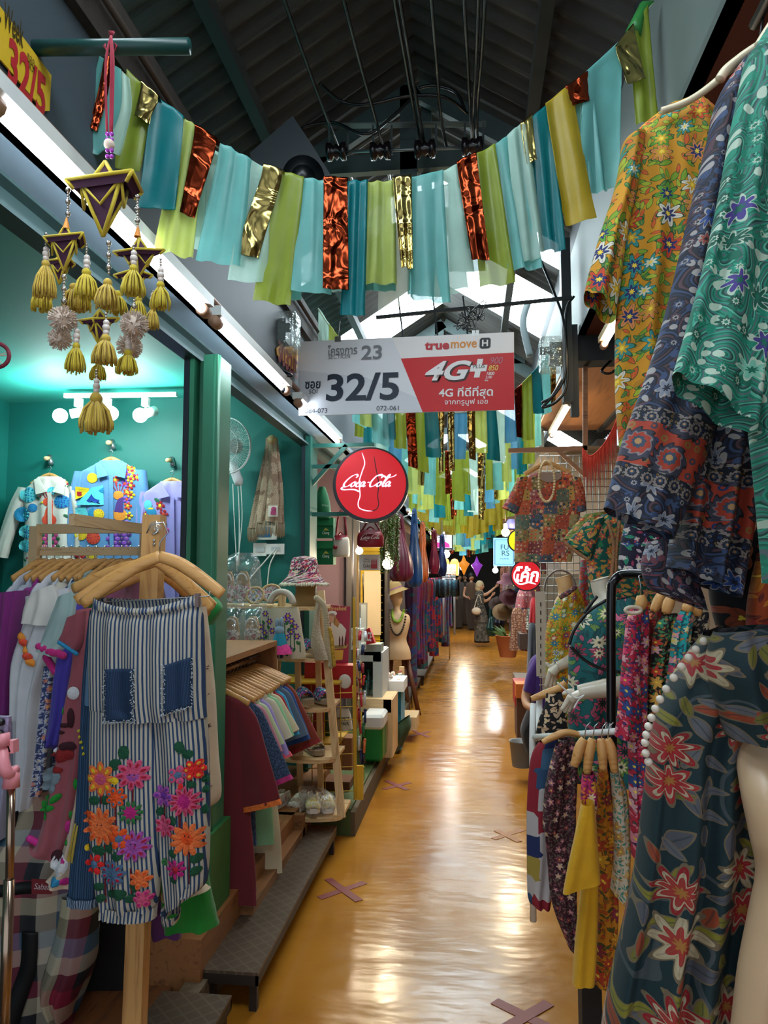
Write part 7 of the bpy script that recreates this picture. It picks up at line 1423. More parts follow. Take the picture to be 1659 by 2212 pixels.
t2, mb, b = pxg('dark_blouse', 'navy and pink medallion print blouse with red paisley bands, between the yellow and teal ones', 'blouse', 1.32, [(1590, 150, 1640, 110, .03), (1545, 230, 1680, 200, .06), (1520, 400, 1680, 400), (1500, 640, 1670, 640), (1488, 880, 1655, 890), (1470, 1050, 1630, 1080), (1445, 1225, 1590, 1290)], m_dkb, .06, 5, .018, 103, seg=90)
drape(rowpx([(1548, 230, 1600, 240), (1500, 420, 1600, 440), (1448, 640, 1580, 670), (1400, 800, 1560, 850), (1345, 950, 1520, 1010), (1303, 1098, 1455, 1165)], 1.27), .05, 4, .016, 70, 7, 104).build('sleeve', m_dks, t2)
drape(rowpx([(1400, 1170, 1480, 1150), (1385, 1220, 1500, 1230), (1400, 1270, 1520, 1290), (1450, 1290, 1530, 1320)], 1.4), .04, 3, .012, 50, 6, 105).build('hem_corner', m_dkp, t2)
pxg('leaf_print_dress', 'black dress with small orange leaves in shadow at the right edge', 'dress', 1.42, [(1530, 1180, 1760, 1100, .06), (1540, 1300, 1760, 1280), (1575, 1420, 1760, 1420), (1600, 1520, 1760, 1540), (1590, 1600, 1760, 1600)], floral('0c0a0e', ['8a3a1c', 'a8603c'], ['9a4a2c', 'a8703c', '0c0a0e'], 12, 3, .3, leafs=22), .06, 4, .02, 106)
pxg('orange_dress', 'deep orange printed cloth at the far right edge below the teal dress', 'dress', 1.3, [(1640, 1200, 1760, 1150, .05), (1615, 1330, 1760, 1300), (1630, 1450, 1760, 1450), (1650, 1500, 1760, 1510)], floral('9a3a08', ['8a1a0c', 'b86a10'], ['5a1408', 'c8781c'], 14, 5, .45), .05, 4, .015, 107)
t3, mb, b = pxg('teal_dress', 'teal paisley dress with violet spots, nearest garment at the upper right', 'dress', 1.1, [(1650, 70, 1790, 20, .04), (1615, 150, 1840, 140, .06), (1600, 350, 1840, 350), (1600, 600, 1840, 600), (1610, 850, 1840, 850), (1630, 1100, 1840, 1100), (1640, 1260, 1840, 1260)], m_tea, .05, 5, .018, 108, seg=90)
drape(rowpx([(1612, 130, 1670, 150), (1572, 320, 1680, 340), (1540, 480, 1670, 520), (1498, 650, 1650, 720), (1450, 812, 1625, 935)], 1.04), .045, 4, .014, 70, 7, 109).build('sleeve', m_tea, t3)
m_cream = M('d8c8a8', .4)
for nm, D, pts, lab in (('y', 1.55, ((1640, 95), (1600, 130), (1530, 190), (1480, 222), (1430, 240)), 'cream plastic hanger arm above the yellow blouse'), ('t', 1.1, ((1760, -40), (1700, 10), (1665, 60), (1640, 100)), 'cream hanger of the nearest teal dress')):
    t = thing('clothes_hanger', lab, 'hanger', P(*pts[0], D), 'hangers at the upper right'); MB().tube(cr([P(x, y, D) for x, y in pts], 6), .008, 8).build('arm', m_cream, t)
t = thing('clothes_hanger', 'dark beaded hanger shoulder of the medallion blouse', 'hanger', P(1600, 140, 1.3), 'hangers at the upper right'); MB().tube(cr([P(x, y, 1.33) for x, y in ((1650, 92), (1610, 118), (1570, 150), (1555, 172))], 6), .009, 8).build('arm', m_cream, t)
MB().tube([P(1640, 95, 1.55), P(1645, 60, 1.55), P(1650, 30, 1.55)], .003, 6).tube([(.612, 1.58, 2.87), (.612, .7, 2.87)], .012, 8).tube([(.612, .9, 2.87), (.9, .9, 3.25)], .012, 8).build('garment_rail', M('3a3a3c', .4, .6), label='dark rail under the right soffit carrying the nearest dresses', cat='rail')
# ---- mannequin in dark green dress
m_dg = floral('06262c', ['8a0c18', 'a89878', '9a1c20'], ['5a5a60', '7a7420', '4c4c54', '8a3a1c', '6a6420'], 9.5, 8, .38, inner=['b0a084', 'a01c24', '9a2a24'], center='a06a2c', ringc='b0a084', outline='6a5a44', vine='3c4448', leafs=15, lsize=.95)
TM = thing('mannequin', 'beige mannequin arm and body inside the dark green floral dress at the lower right', 'mannequin', P(1560, 2212, 1.35))
m_man = M('d0ae8a', .35, var=.04); drape(rowpx([(1640, 1540, 1700, 1530, .03, 1.33, 1.33), (1590, 1590, 1700, 1580, .045, 1.29, 1.29), (1602, 1700, 1700, 1690, .05, 1.22, 1.22), (1622, 1800, 1710, 1800), (1638, 1890, 1715, 1890, .045), (1622, 1980, 1705, 1980, .045), (1598, 2100, 1690, 2100, .045), (1580, 2240, 1670, 2240, .04), (1560, 2360, 1640, 2360, .035)], 1.2), .05, 1, 0, 40, 8, 1, sq=1, caps=True).build('arm', m_man, TM)
MB().tube([P(1560, 1500, 1.42), P(1510, 1900, 1.42), P(1480, 2300, 1.42)], [.04, .08, .1], 20).build('torso', m_man, TM)
t, mb, b = pxg('floral_dress', 'dark green dress with red and cream blossoms in the lower right foreground', 'dress', 1.36, [(1520, 1372, 1640, 1340, .05), (1478, 1430, 1660, 1430, .09), (1440, 1500, 1650, 1500), (1405, 1600, 1640, 1600, .1), (1388, 1740, 1635, 1740), (1368, 1900, 1625, 1900, .11), (1340, 2030, 1610, 2040), (1300, 2230, 1590, 2240, .13), (1280, 2340, 1590, 2340)], m_dg, .11, 7, .022, 111, seg=110)
drape(rowpx([(1545, 1365, 1660, 1350, .04), (1530, 1430, 1690, 1420), (1545, 1510, 1700, 1500), (1572, 1592, 1710, 1600)], 1.24), .06, 4, .01, 60, 7, 112).build('sleeve', m_dg, t)
q = MB(); pts = cr([P(x, y, 1.28) for x, y in ((1520, 1385), (1480, 1430), (1432, 1500), (1404, 1560), (1393, 1612), (1402, 1650))], 6); d = 0
acc = [pts[0]]
for p in pts:
    if (p - acc[-1]).length > .0125: acc.append(p)
for p in acc: q.ball(p, .0068, 8)
q.build('pearl_necklace', M('e0d4c4', .2), label='pearl necklace on the dark green floral dress', cat='necklace')
# ---- black rail rack
m_rk = M('0a0a0d', .25); DR = 2.45
t = thing('garment_rack', 'black tubular clothes rack with rounded corner on the right', 'rack', P(1320, 2180, DR))
MB().tube(cr([P(1320, 2230, DR), P(1320, 1800, DR), P(1320, 1500, DR), P(1320, 1290, DR), P(1326, 1256, DR), P(1352, 1240, DR), P(1440, 1243, DR - .15), P(1520, 1250, DR - .35)], 6), .0148, 14).build('frame', m_rk, t); MB().tube([P(1320, 1640, DR), P(1320, 1560, DR)], .0185, 14).build('joint_sleeve', m_rk, t)
def shawl(nm, lab, cat, D, rows, mat, seed, sl=None, grp=None, hg=None):
    t, mb, b = pxg(nm, lab, cat, D, rows, mat, .035, 4, .01, seed, grp, seg=40, sub=6)
    if sl: drape(rowpx(sl, D - .03), .03, 3, .008, 36, 5, seed + 1).build('sleeve', mat, t)
    return t
def hook_hanger(lab, pts, D, hook=None, r=.015):
    t = thing('clothes_hanger', lab, 'hanger', P(*pts[0], D), 'wooden hangers on the right'); pp = cr([P(x, y, D) for x, y in pts], 5); MB().tube(pp, [r * (.75 + .35 * sin(pi * k / (len(pp) - 1))) for k in range(len(pp))], 10).build('shoulders', mwh, t)
    if hook: MB().tube([P(x, y, D) for x, y in hook], .0018, 6).build('hook', m_hook, t)
    return t
g1 = 'tops on the black rack'
pats = [floral('b81c3c', ['e03a6a', '2a4a8a', 'e08a9a', 'd8a8b0'], ['1a5a4a', '3a2a6a', 'e07a8a'], 24, 6, .42, outline='3a0f2a'), floral('7a1018', ['c82a2a', 'e08a5a', 'b89a8a'], ['3a4a2a', 'b83a2a'], 26, 5, .42), floral('0e0c10', ['c83a2a', 'e0a84a', '2a8a6a', 'd8a0a8'], ['1a6a3a', '3a8a5a', 'b86a2a'], 24, 6, .42, outline='5a4a2a'),
        floral('1a9a9c', ['e0a0a8', 'c84a6a', 'd8d0a0'], ['0a5a5c', '2a3a5c', 'c8803a'], 28, 5, .4, outline='124a5a'), floral('14121a', ['c8b8a0', 'a89878'], ['b8a890', '8a7a60'], 22, 5, .35)]
for i, (lab, D, rows, sl, hp) in enumerate([
    ('pink and red floral blouse, first on the black rack', 2.25, [(1364, 1312, 1398, 1310, .03), (1352, 1350, 1402, 1350), (1348, 1440, 1400, 1440), (1356, 1560, 1398, 1560), (1360, 1700, 1396, 1700), (1366, 1850, 1392, 1850)], [(1352, 1350, 1385, 1345), (1342, 1450, 1382, 1460), (1334, 1540, 1385, 1570), (1328, 1590, 1370, 1600)], ((1384, 1286), (1386, 1300), (1382, 1318))),
    ('crimson floral blouse second on the black rack', 2.3, [(1402, 1318, 1430, 1312, .03), (1392, 1350, 1432, 1350), (1388, 1450, 1425, 1450), (1385, 1600, 1420, 1600)], None, ((1428, 1284), (1422, 1300), (1412, 1322))),
    ('black tropical print blouse third on the black rack', 2.25, [(1432, 1330, 1462, 1325, .03), (1414, 1365, 1465, 1360), (1405, 1450, 1450, 1450), (1398, 1560, 1440, 1560), (1396, 1640, 1436, 1640)], None, ((1450, 1290), (1444, 1305), (1438, 1325))),
    ('turquoise print blouse fourth on the black rack', 2.2, [(1472, 1320, 1494, 1315, .03), (1456, 1355, 1494, 1350), (1445, 1440, 1480, 1440), (1430, 1530, 1470, 1540)], None, ((1488, 1304), (1486, 1312), (1482, 1322))),
    ('black and beige print blouse rightmost on the black rack', 2.25, [(1496, 1325, 1530, 1322, .03), (1486, 1360, 1530, 1355), (1478, 1420, 1520, 1420), (1470, 1500, 1510, 1500)], None, ((1506, 1300), (1504, 1312), (1508, 1330)))]):
    shawl('print_blouse', lab, 'blouse', D, rows, pats[i], 120 + i, sl, g1); hook_hanger('wooden hanger head of the ' + lab.split(',')[0].replace(' on the black rack', ''), hp, D - .02, ((hp[0][0], hp[0][1]), (hp[0][0], hp[0][1] - 20), (hp[0][0] - 4, hp[0][1] - 42), (hp[0][0] + 4, hp[0][1] - 45)))
MB().tube([P(1368 + 17 * cos(a), 1318 + 7 * sin(a) , 2.2) for a in [2 * pi * k / 18 for k in range(18)]], .006, 6, closed=True).build('pearl_string', M('d8c8b0', .3), label='short string of beads looped over the first hanger of the black rack', cat='necklace')
# ---- low rack
g2 = 'clothes on the low rack'
t = thing('low_rack', 'white framed low clothes rack beside the aisle', 'rack', P(1160, 1960, 2.95)); MB().tube([P(1152, 1520, 2.9), P(1150, 1600, 2.9), P(1152, 1990, 2.9)], .012, 8).tube([P(1165, 1510, 3.0), P(1165, 1960, 3.0)], .012, 8).build('post', m_white, t); MB().tube([P(1152, 1592, 2.9), P(1330, 1580, 2.35)], .01, 8).build('rail', m_white, t)
LOW = [('sleeveless_top', 'black sleeveless top with cream leaves above the low rack', 'top', 2.95, [(1180, 1498, 1214, 1496, .02), (1176, 1525, 1220, 1525), (1162, 1560, 1226, 1560), (1156, 1610, 1228, 1612), (1158, 1680, 1226, 1680)], floral('0c0a0c', ['c8a888', 'd8c0a0'], ['c8a07c', 'd8b898'], 24, 3, .3, leafs=26), None),
       ('patchwork_shirt', 'blue, white and red patchwork shirt nearest the aisle on the low rack', 'shirt', 2.6, [(1165, 1602, 1205, 1596, .03), (1146, 1640, 1212, 1636), (1138, 1740, 1205, 1740), (1138, 1850, 1205, 1850), (1140, 1935, 1190, 1950), (1150, 1952, 1188, 1960)], patchwork(['2a4a6c', 'b0a8a4', '14244a', '8a1a2a', '3a6080', 'b8b0b0', '1a2a5a', 'a08a3a'], .07, None, .45), None),
       ('maroon_dress', 'maroon dress with tiny pink sprigs on the low rack', 'dress', 2.5, [(1212, 1598, 1240, 1594, .03), (1188, 1650, 1248, 1650), (1176, 1760, 1244, 1760), (1182, 1860, 1246, 1860), (1192, 1950, 1246, 1960), (1226, 2040, 1250, 2060)], floral('340a1c', ['b87a8a', '8a3a4a', 'c8a898'], ['5a5a4a', '7a4a50'], 32, 5, .32), [(1200, 1610, 1225, 1600), (1178, 1700, 1215, 1710), (1172, 1790, 1200, 1800)]),
       ('mustard_dress', 'mustard tropical print dress on the low rack, right of the plain yellow one', 'dress', 2.38, [(1292, 1662, 1312, 1660, .03), (1288, 1740, 1322, 1735), (1290, 1860, 1330, 1860), (1292, 1980, 1335, 1980), (1284, 2122, 1322, 2130)], floral('c07a0c', ['b83a1c', 'd89a1c', '8a2a3c'], ['2a4a1c', '8a5a10', 'b84a10'], 18, 7, .42, outline='5a2a10'), None),
       ('white_print_blouse', 'white blouse with teal leaves and tan fruit, rightmost on the low rack', 'blouse', 2.35, [(1318, 1668, 1338, 1664, .03), (1322, 1730, 1356, 1725), (1325, 1850, 1362, 1850), (1316, 1915, 1356, 1960)], floral('c8bca4', ['b88a4a', 'c8a060'], ['1a7a6a', '2a8a7a', 'b0803c'], 26, 4, .36), None)]
for i, a in enumerate(LOW): shawl(*a[:6], 130 + i, a[6], g2)
t, mb, b = pxg('yellow_kurta', 'pink necked kurta with plain bright yellow sleeve and panel on the low rack', 'kurta', 2.3, [(1258, 1670, 1284, 1668, .03), (1254, 1710, 1290, 1706), (1254, 1745, 1292, 1740)], floral('a81c5a', ['e0a02a', 'd83a6a', 'e0c8a0'], ['2a1a3a', 'd8781c'], 24, 6, .42), .035, 3, .01, 140, g2); m_yl = cloth('dca400', weave=400, rough=.7)
drape(rowpx([(1256, 1735, 1284, 1732), (1240, 1810, 1290, 1808), (1226, 1870, 1294, 1868), (1215, 1926, 1296, 1904)], 2.24), .03, 2, .008, 44, 6, 141).build('sleeve', m_yl, t); drape(rowpx([(1258, 1895, 1292, 1895), (1244, 2010, 1290, 2010), (1236, 2122, 1284, 2126)], 2.3), .03, 2, .008, 44, 6, 142).build('front_panel', m_yl, t)
hook_hanger('pale curved hanger of the patchwork shirt', ((1172, 1604), (1195, 1592), (1225, 1582), (1255, 1588)), 2.55, None, .011)
for x0, x1, y1, lab in ((1262, 1240, 1655, 'striped pale hanger end of the maroon dress'), (1280, 1268, 1672, 'pale hanger end of the yellow kurta'), (1298, 1303, 1664, 'pale hanger end of the mustard dress'), (1312, 1328, 1668, 'pale hanger end of the white print blouse')): hook_hanger(lab, ((x0, 1596), (x0 * .6 + x1 * .4, 1612), (x0 * .3 + x1 * .7, 1635), (x1, y1)), 2.3, ((x0, 1600), (x0 + 4, 1570), (x0 + 14, 1560)), .014)
hook_hanger('peach hanger above the black leaf print top', ((1148, 1510), (1175, 1500), (1205, 1488), (1222, 1474)), 2.98, None, .014)
for y, r, D, lab in ((2100, 26, 2.6, 'black knob lamp head at the foot of the low rack'),): t = thing('floor_spotlight', lab, 'lamp', P(1288, y, D)); MB().ball(P(1288, y, D), r * D / FOC, 12).build('housing', m_blk, t); MB().box(P(1250, 2230, D + .1), P(1300, 2135, D)).build('base', M('14100e', .7), t)
# ---- mannequins in yellow and teal
def hand(parent, pw, pm, dirs, D, s=1.0, mat=None):
    """palm from wrist pw to knuckles pm, fingers as pixel polylines"""
    q = MB(); a, b = P(*pw, D), P(*pm, D); q.tube(cr([a, a.lerp(b, .35), a.lerp(b, .8), b], 4), [.019 * s, .02 * s, .022 * s, .024 * s, .026 * s, .028 * s, .03 * s, .031 * s, .031 * s, .03 * s, .028 * s, .026 * s, .022 * s][:13], 14, flat=.5)
    for k, pts in enumerate(dirs):
        pp = cr([P(x, y, D - .012 + .006 * k) for x, y in pts], 4); n = len(pp); q.tube(pp, [(.0095 - .004 * j / n) * s for j in range(n)], 8); q.ball(pp[-1], .0055 * s, 6)
    return q.build('hand', mat, parent)
m_wm = M('d8ccb8', .3, var=.04)
t = thing('mannequin', 'headless mannequin wearing the yellow paisley dress', 'mannequin', P(1222, 1640, 3.6)); drape(rowpx([(1199, 1250, 1232, 1241, .04), (1204, 1266, 1238, 1262), (1206, 1285, 1240, 1285), (1196, 1310, 1255, 1310, .07), (1192, 1400, 1262, 1400, .1), (1192, 1560, 1262, 1560, .1)], 3.62), .045, 1, 0, 28, 6, 1, sq=1, caps=True, nrm=(0, -1, 0)).build('body', M('e0b078', .4), t)
D = 3.45; MB().tube(cr([P(1262, 1395, D + .15), P(1245, 1418, D), P(1222, 1432, D - .02), P(1205, 1440, D - .02)], 5), [.035, .034, .033, .032, .031, .03, .029, .028, .027, .026, .025, .024, .023, .022, .021, .02], 14).build('arm', m_wm, t)
hand(t, (1208, 1437), (1190, 1456), [((1190, 1450), (1184, 1468), (1180, 1482)), ((1194, 1456), (1190, 1472), (1188, 1486)), ((1199, 1456), (1197, 1470), (1198, 1480)), ((1203, 1452), (1205, 1464), (1204, 1472)), ((1198, 1438), (1188, 1440), (1182, 1434))], D, 1.5, m_wm)
m_yd = floral('cf9812', ['6a9a2a', 'c83a2a', 'd8d4c0', '2a8a9a'], ['7a9a20', 'a0b03a', 'c8501c'], 24, 8, .42, inner=['e0e0d0', '2a4a8a'], outline='3a5a1c', leafs=40)
t, mb, b = pxg('paisley_dress', 'yellow paisley dress on the headless mannequin behind the slotted white upright', 'dress', 3.55, [(1212, 1286, 1247, 1268, .05), (1196, 1310, 1258, 1292, .09), (1182, 1350, 1268, 1330, .11), (1178, 1400, 1270, 1390), (1180, 1470, 1262, 1470, .12), (1176, 1560, 1262, 1560), (1174, 1650, 1265, 1650, .14)], m_yd, .11, 5, .015, 150, seg=60, nrm=(0, -1, 0))
MB().tube(cr([P(1210, 1290, 3.42), P(1228, 1280, 3.40), P(1243, 1268, 3.42)], 4), .012, 6).build('collar', floral('2a2a3a', ['b84a4a', 'c8a08a'], ['8a5a6a'], 60, 5, .4), t)
t = thing('mannequin', 'white headless mannequin wearing the teal floral dress behind the black rack', 'mannequin', P(1300, 1640, 2.85)); drape(rowpx([(1275, 1256, 1316, 1244, .05), (1280, 1280, 1320, 1275), (1284, 1300, 1340, 1300, .07), (1262, 1350, 1380, 1350, .09), (1262, 1450, 1370, 1450, .1), (1262, 1620, 1370, 1620, .1)], 2.9), .05, 1, 0, 28, 6, 1, sq=1, caps=True, nrm=(0, -1, 0)).build('body', M('cfc4b0', .4), t)
D = 2.62; MB().tube(cr([P(1375, 1478, 2.8), P(1330, 1484, D), P(1285, 1490, D), P(1250, 1496, D)], 5), [.038, .038, .037, .036, .035, .034, .033, .032, .031, .03, .029, .028, .027, .026, .025, .023], 14).build('arm', m_wm, t)
hand(t, (1254, 1496), (1230, 1512), [((1232, 1504), (1222, 1520), (1214, 1532)), ((1232, 1510), (1225, 1524), (1220, 1536)), ((1236, 1512), (1232, 1526), (1230, 1534)), ((1242, 1510), (1240, 1520), (1236, 1528)), ((1240, 1494), (1228, 1494), (1218, 1498))], D, 1.15, m_wm)
MB().tube(cr([P(x, y, D - .04) for x, y in ((1204, 1474), (1228, 1496), (1245, 1508), (1262, 1502), (1250, 1512), (1240, 1530))], 5), .003, 5).build('ribbon', m_white, t)
m_td = floral('0b5a5c', ['d8ccb0', 'c84a6a', '6a8a2a', 'a0304a'], ['b84a6a', '6a8a3a', '0a4448', 'd86a8a'], 13, 9, .42, inner=['d8c8a0', '16302c'], center='101a1c', outline='0a3a3c', leafs=20)
t, mb, b = pxg('teal_floral_dress', 'teal dress with white daisies and black piping behind the black rack', 'dress', 2.8, [(1300, 1300, 1360, 1290, .05), (1268, 1325, 1390, 1310, .08), (1238, 1365, 1400, 1350, .11), (1230, 1400, 1400, 1395), (1228, 1460, 1395, 1460, .12), (1228, 1560, 1390, 1560), (1230, 1680, 1390, 1680, .14)], m_td, .11, 5, .018, 151, seg=70, nrm=(0, -1, 0))
for pts in (((1310, 1296), (1270, 1322), (1240, 1362), (1230, 1392)), ((1232, 1396), (1262, 1425), (1300, 1445), (1340, 1452)), ((1290, 1288), (1272, 1310), (1262, 1325))): MB().tube(cr([P(x, y, 2.66) for x, y in pts], 5), .006, 6).build('piping', m_blk, t)
# kimono and neighbours behind the big blouses
m_kg = floral('0d5a50', ['d86a3a', 'e0907a', 'c85a4a'], ['c8903a', 'd8a85a', '2a8a5a'], 22, 5, .4, leafs=26, lsize=1.2); m_tr = floral('c0966a', ['8a4a3a', 'c85a3a'], ['5a3a2a'], 60, 5, .42)
t, mb, b = pxg('green_kaftan', 'green kaftan with orange blossom print and beige trimmed neck, above the two mannequins', 'kaftan', 3.3, [(1300, 1112, 1420, 1100, .05), (1268, 1140, 1440, 1130, .07), (1266, 1200, 1440, 1200), (1274, 1300, 1440, 1300), (1278, 1420, 1440, 1420)], m_kg, .06, 4, .012, 152); drape(rowpx([(1268, 1126, 1305, 1118), (1236, 1160, 1285, 1180), (1222, 1172, 1275, 1206)], 3.25), .04, 2, .006, 36, 5, 153).build('sleeve', m_kg, t)
for pts in (((1220, 1172), (1245, 1192), (1272, 1210)), ((1312, 1122), (1326, 1180), (1322, 1240), (1326, 1300)), ((1338, 1125), (1332, 1180), (1330, 1240))): MB().tube(cr([P(x, y, 3.19) for x, y in pts], 5), .012, 8, flat=.6).build('trim', m_tr, t)
pxg('orange_kaftan', 'orange edged kaftan layered behind the green one', 'kaftan', 3.42, [(1262, 1112, 1310, 1105, .04), (1232, 1145, 1300, 1140), (1218, 1164, 1262, 1176)], floral('7a8a3a', ['c83a2a', 'd88a5a'], ['2a5a3a', 'c8a07a'], 30, 5, .42), .04, 3, .01, 154)
pxg('leaf_print_kaftan', 'navy and white leaf print kaftan between the green kaftan and the medallion blouse', 'kaftan', 3.0, [(1350, 1130, 1420, 1120, .05), (1340, 1180, 1430, 1180), (1336, 1230, 1430, 1230)], floral('1a1430', ['c8c0c0', '2a4a8a'], ['c8b8c0', 'a83a5a', '2a8a6a'], 26, 4, .3, leafs=22), .05, 3, .01, 155)
pxg('hanging_dress', 'red and teal dress strip hanging behind the yellow mannequin', 'dress', 4.3, [(1255, 1210, 1275, 1210, .04), (1250, 1280, 1272, 1280), (1254, 1330, 1276, 1330)], floral('8a2a1c', ['c84a2a', '2a7a7a'], ['1a6a6a', 'a83a6a'], 20, 5, .42), .04, 2, .01, 156)
# ---- patchwork blouse, bar, pearls
t = thing('bracket_bar', 'brown wooden bar with diagonal brace under the right soffit', 'bar', P(1180, 970, 5.0)); MB().bar(P(1098, 974, 5.0), P(1268, 968, 5.0), .03, .03).bar(P(1205, 974, 5.0), P(1264, 1028, 5.0), .025, .025).bar(P(1264, 1030, 5.0), P(1264, 755, 5.0), .03, .03).build('bar', wood('9a6a48', '6a4430', .5, 1, 'x'), t)
hanger('wooden hanger of the patchwork blouse', P(1182, 980, 4.95), 0, .30, group='wooden hangers on the right')
m_pw = patchwork(['a84a34', 'b8904a', '5a6a5a', 'a05a5a', '8a7a4a', 'b85a3a', '4a5a6a', '9a8a5a', '7a3a3c'], .085, ['d8b07a', '8a2a2c', 'c8a89a', '2a4a44', 'd86a3a', '3a3a4a'], .35, 42)
t, mb, b = pxg('patchwork_blouse', 'rust and sage patchwork print blouse hanging over the aisle on the right', 'blouse', 4.92, [(1154, 1022, 1222, 1020, .03), (1136, 1030, 1238, 1027, .04), (1116, 1046, 1252, 1040, .05), (1112, 1090, 1254, 1090), (1112, 1150, 1246, 1150), (1110, 1214, 1234, 1214)], m_pw, .05, 4, .01, 160, seg=60); m_scoop = M('9a8478', .8)
for rows in ([(1118, 1032, 1140, 1030), (1100, 1070, 1130, 1080), (1084, 1096, 1118, 1112)], [(1234, 1030, 1254, 1032), (1240, 1070, 1264, 1068), (1244, 1108, 1266, 1104)]): drape(rowpx(rows, 4.9), .04, 2, .006, 30, 5, 3).build('sleeve', m_pw, t)
q = MB(); q.poly([P(1188 + 26 * cos(a), 1024 - 18 * sin(a) * (1 if sin(a) < 0 else .2), 4.86) for a in [2 * pi * k / 20 for k in range(20)]], .004); q.build('neckline', m_scoop, t)
q = MB(); [q.ball(P(1181 + 17 * cos(a), 1040 - 44 * sin(a), 4.82), .009, 7) for a in [2 * pi * k / 44 for k in range(44)]]; q.build('pearl_necklace', M('d8c090', .3), label='long pearl necklace hung over the patchwork blouse', cat='necklace')
t = thing('wire_grid', 'grey wire grid behind the patchwork blouse', 'panel', P(1250, 1500, 5.6)); q = MB()
for k in range(12): q.tube([P(1168 + k * 14, 985, 5.6), P(1168 + k * 14, 1500, 5.6)], .0035, 4)
for k in range(32): q.tube([P(1165, 985 + k * 16.5, 5.6), P(1330, 985 + k * 16.5, 5.6)], .0035, 4)
q.build('mesh', M('9a9a94', .4, .5), t); MB().tube(cr([P(x, y, 5.5) for x, y in ((1176, 1380), (1176, 1270), (1190, 1240), (1210, 1232), (1232, 1242), (1244, 1275), (1244, 1380))], 6), .008, 6).build('arched_wire', M('8a8078', .4, .5), t); MB().box(P(1172, 1500, 5.9), P(1330, 1240, 5.88)).build('cream_board', M('b0a48e', .6), t)
t = thing('slotted_upright', 'white slotted shop upright in front of the yellow dress', 'upright', P(1168, 1462, 4.9)); q = MB().box(P(1159, 1460, 4.92), P(1178, 1278, 4.9)); q.build('channel', M('c8c0ae', .4), t); q = MB(); [q.box(P(1167, 1310 + k * 18, 4.9), P(1169, 1301 + k * 18, 4.895)) for k in range(9)]; q.build('slot', m_blk, t)
t = thing('coral_bunting', 'coral red pointed fringe bunting beside the yellow blouse', 'bunting', P(1290, 970, 4.5)); q = MB(); cp = cr([P(x, y, 4.5) for x, y in ((1258, 968), (1275, 985), (1300, 965), (1322, 930), (1332, 905))], 8)
m_cor = M('d8402c', .6)
for k in range(0, len(cp) - 1):
    a, b_ = cp[k], cp[k + 1]; L = (62 + 22 * (k % 3)) * 4.5 / FOC; c_ = (a + b_) / 2; w_ = (b_ - a) * .9; q = MB(); q.add([a, b_, c_ + V((0, .01, -L)), a + V((0, .02, 0)), b_ + V((0, .02, 0)), c_ + V((0, .015, -L))], [(0, 1, 2), (3, 5, 4), (0, 2, 5, 3), (1, 4, 5, 2)]); q.build('pennant', m_cor, t)
MB().tube(cp, .004, 5).build('cord', m_cor, t)
# ================================================================ far right of the aisle
Fu = Fr(P(1088, 1193, 10.5), (1, 0, 0), (0, 0, 1)); t = thing('shop_sign', 'pale blue rectangular shop sign with monogram letters on the right', 'sign', Fu.O); q = MB(); Fu.poly(q, [(1066, 1162), (1066, 1223), (1112, 1223), (1112, 1162)], -.06, .06); q.build('light_box', emis('7ab8e0', .9), t)
for a in (('FU', 1090, 1182, 17, 11), ('RS', 1092, 1195, 16, 11), ('TRAPE', 1089, 1207, 20, 3)): Fu.lab(*a, M('3a4a5c', .5), t, z=.006)
MB().bar(P(1110, 1175, 10.55), P(1150, 1175, 10.55), .03, .03).bar(P(1140, 1175, 10.55), P(1140, 1030, 10.55), .03, .03).build('arm', m_blk, t)
q = MB(); [q.bar(Fu.p3(*Fu.hit(x0, y0), .004), Fu.p3(*Fu.hit(x1, y1), .004), .008, .004) for x0, y0, x1, y1 in ((1069, 1166, 1109, 1166), (1069, 1219, 1109, 1219), (1069, 1166, 1069, 1219), (1109, 1166, 1109, 1219))]; q.build('border_line', M('3a6a8a', .5), t)
Fy = Fr(P(1112, 1168, 7.9), (1, 0, 0), (0, 0, 1)); t = thing('round_sign', 'round yellow green sign peeking behind the patchwork blouse', 'sign', Fy.O); disc(Fy, 1122, 1168, 26, -.05, 0).build('casing', m_blk, t); disc(Fy, 1122, 1168, 23, 0, .004).build('yellow_face', emis('c8d80c', .8), t)
pxg('lilac_hat', 'lilac knitted hat on the shelf above the blue sign', 'hat', 9.5, [(1098, 1122, 1112, 1122, .05), (1092, 1132, 1118, 1132, .12), (1092, 1142, 1118, 1142, .12)], cloth('7a7ac8'), .1, 2, .01, 3)
t = thing('shop_shelf', 'small wooden shelf under the lilac hat', 'shelf', P(1100, 1150, 9.5)); MB().box(P(1085, 1160, 9.8), P(1125, 1145, 9.4)).build('board', M('8a6a4c', .6), t)
t = thing('potted_plant', 'leafy plant in a square terracotta pot at the right edge of the aisle', 'plant', P(1095, 1420, 9.6)); D = 9.6
q = MB().lathe([(.1, 0), (.15, .26), (.16, .27), (.14, .27), (.12, .2), (.001, .2)], P(1097, 1419, D), 20); q.build('terracotta_pot', M('a85a2c', .7), t); rnd = random.Random(2); q = MB()
for k in range(40): a = rnd.uniform(0, 6.28); L = rnd.uniform(.12, .28); b0 = P(1097, 1385, D); d = V((cos(a) * L, sin(a) * L * .6, rnd.uniform(.02, .2))); q.add([b0, b0 + d * .6 + V((.02, 0, .03)), b0 + d, b0 + d * .6 - V((.02, 0, -.03))], [(0, 1, 2, 3)])
q.build('foliage', M('3a5a24', .6, var=.4), t)
struct('trim_kerb_right', MB().box((.62, 6.5, 0), (1.4, 12, .14)), M('8a7a6c', .7, var=.2))
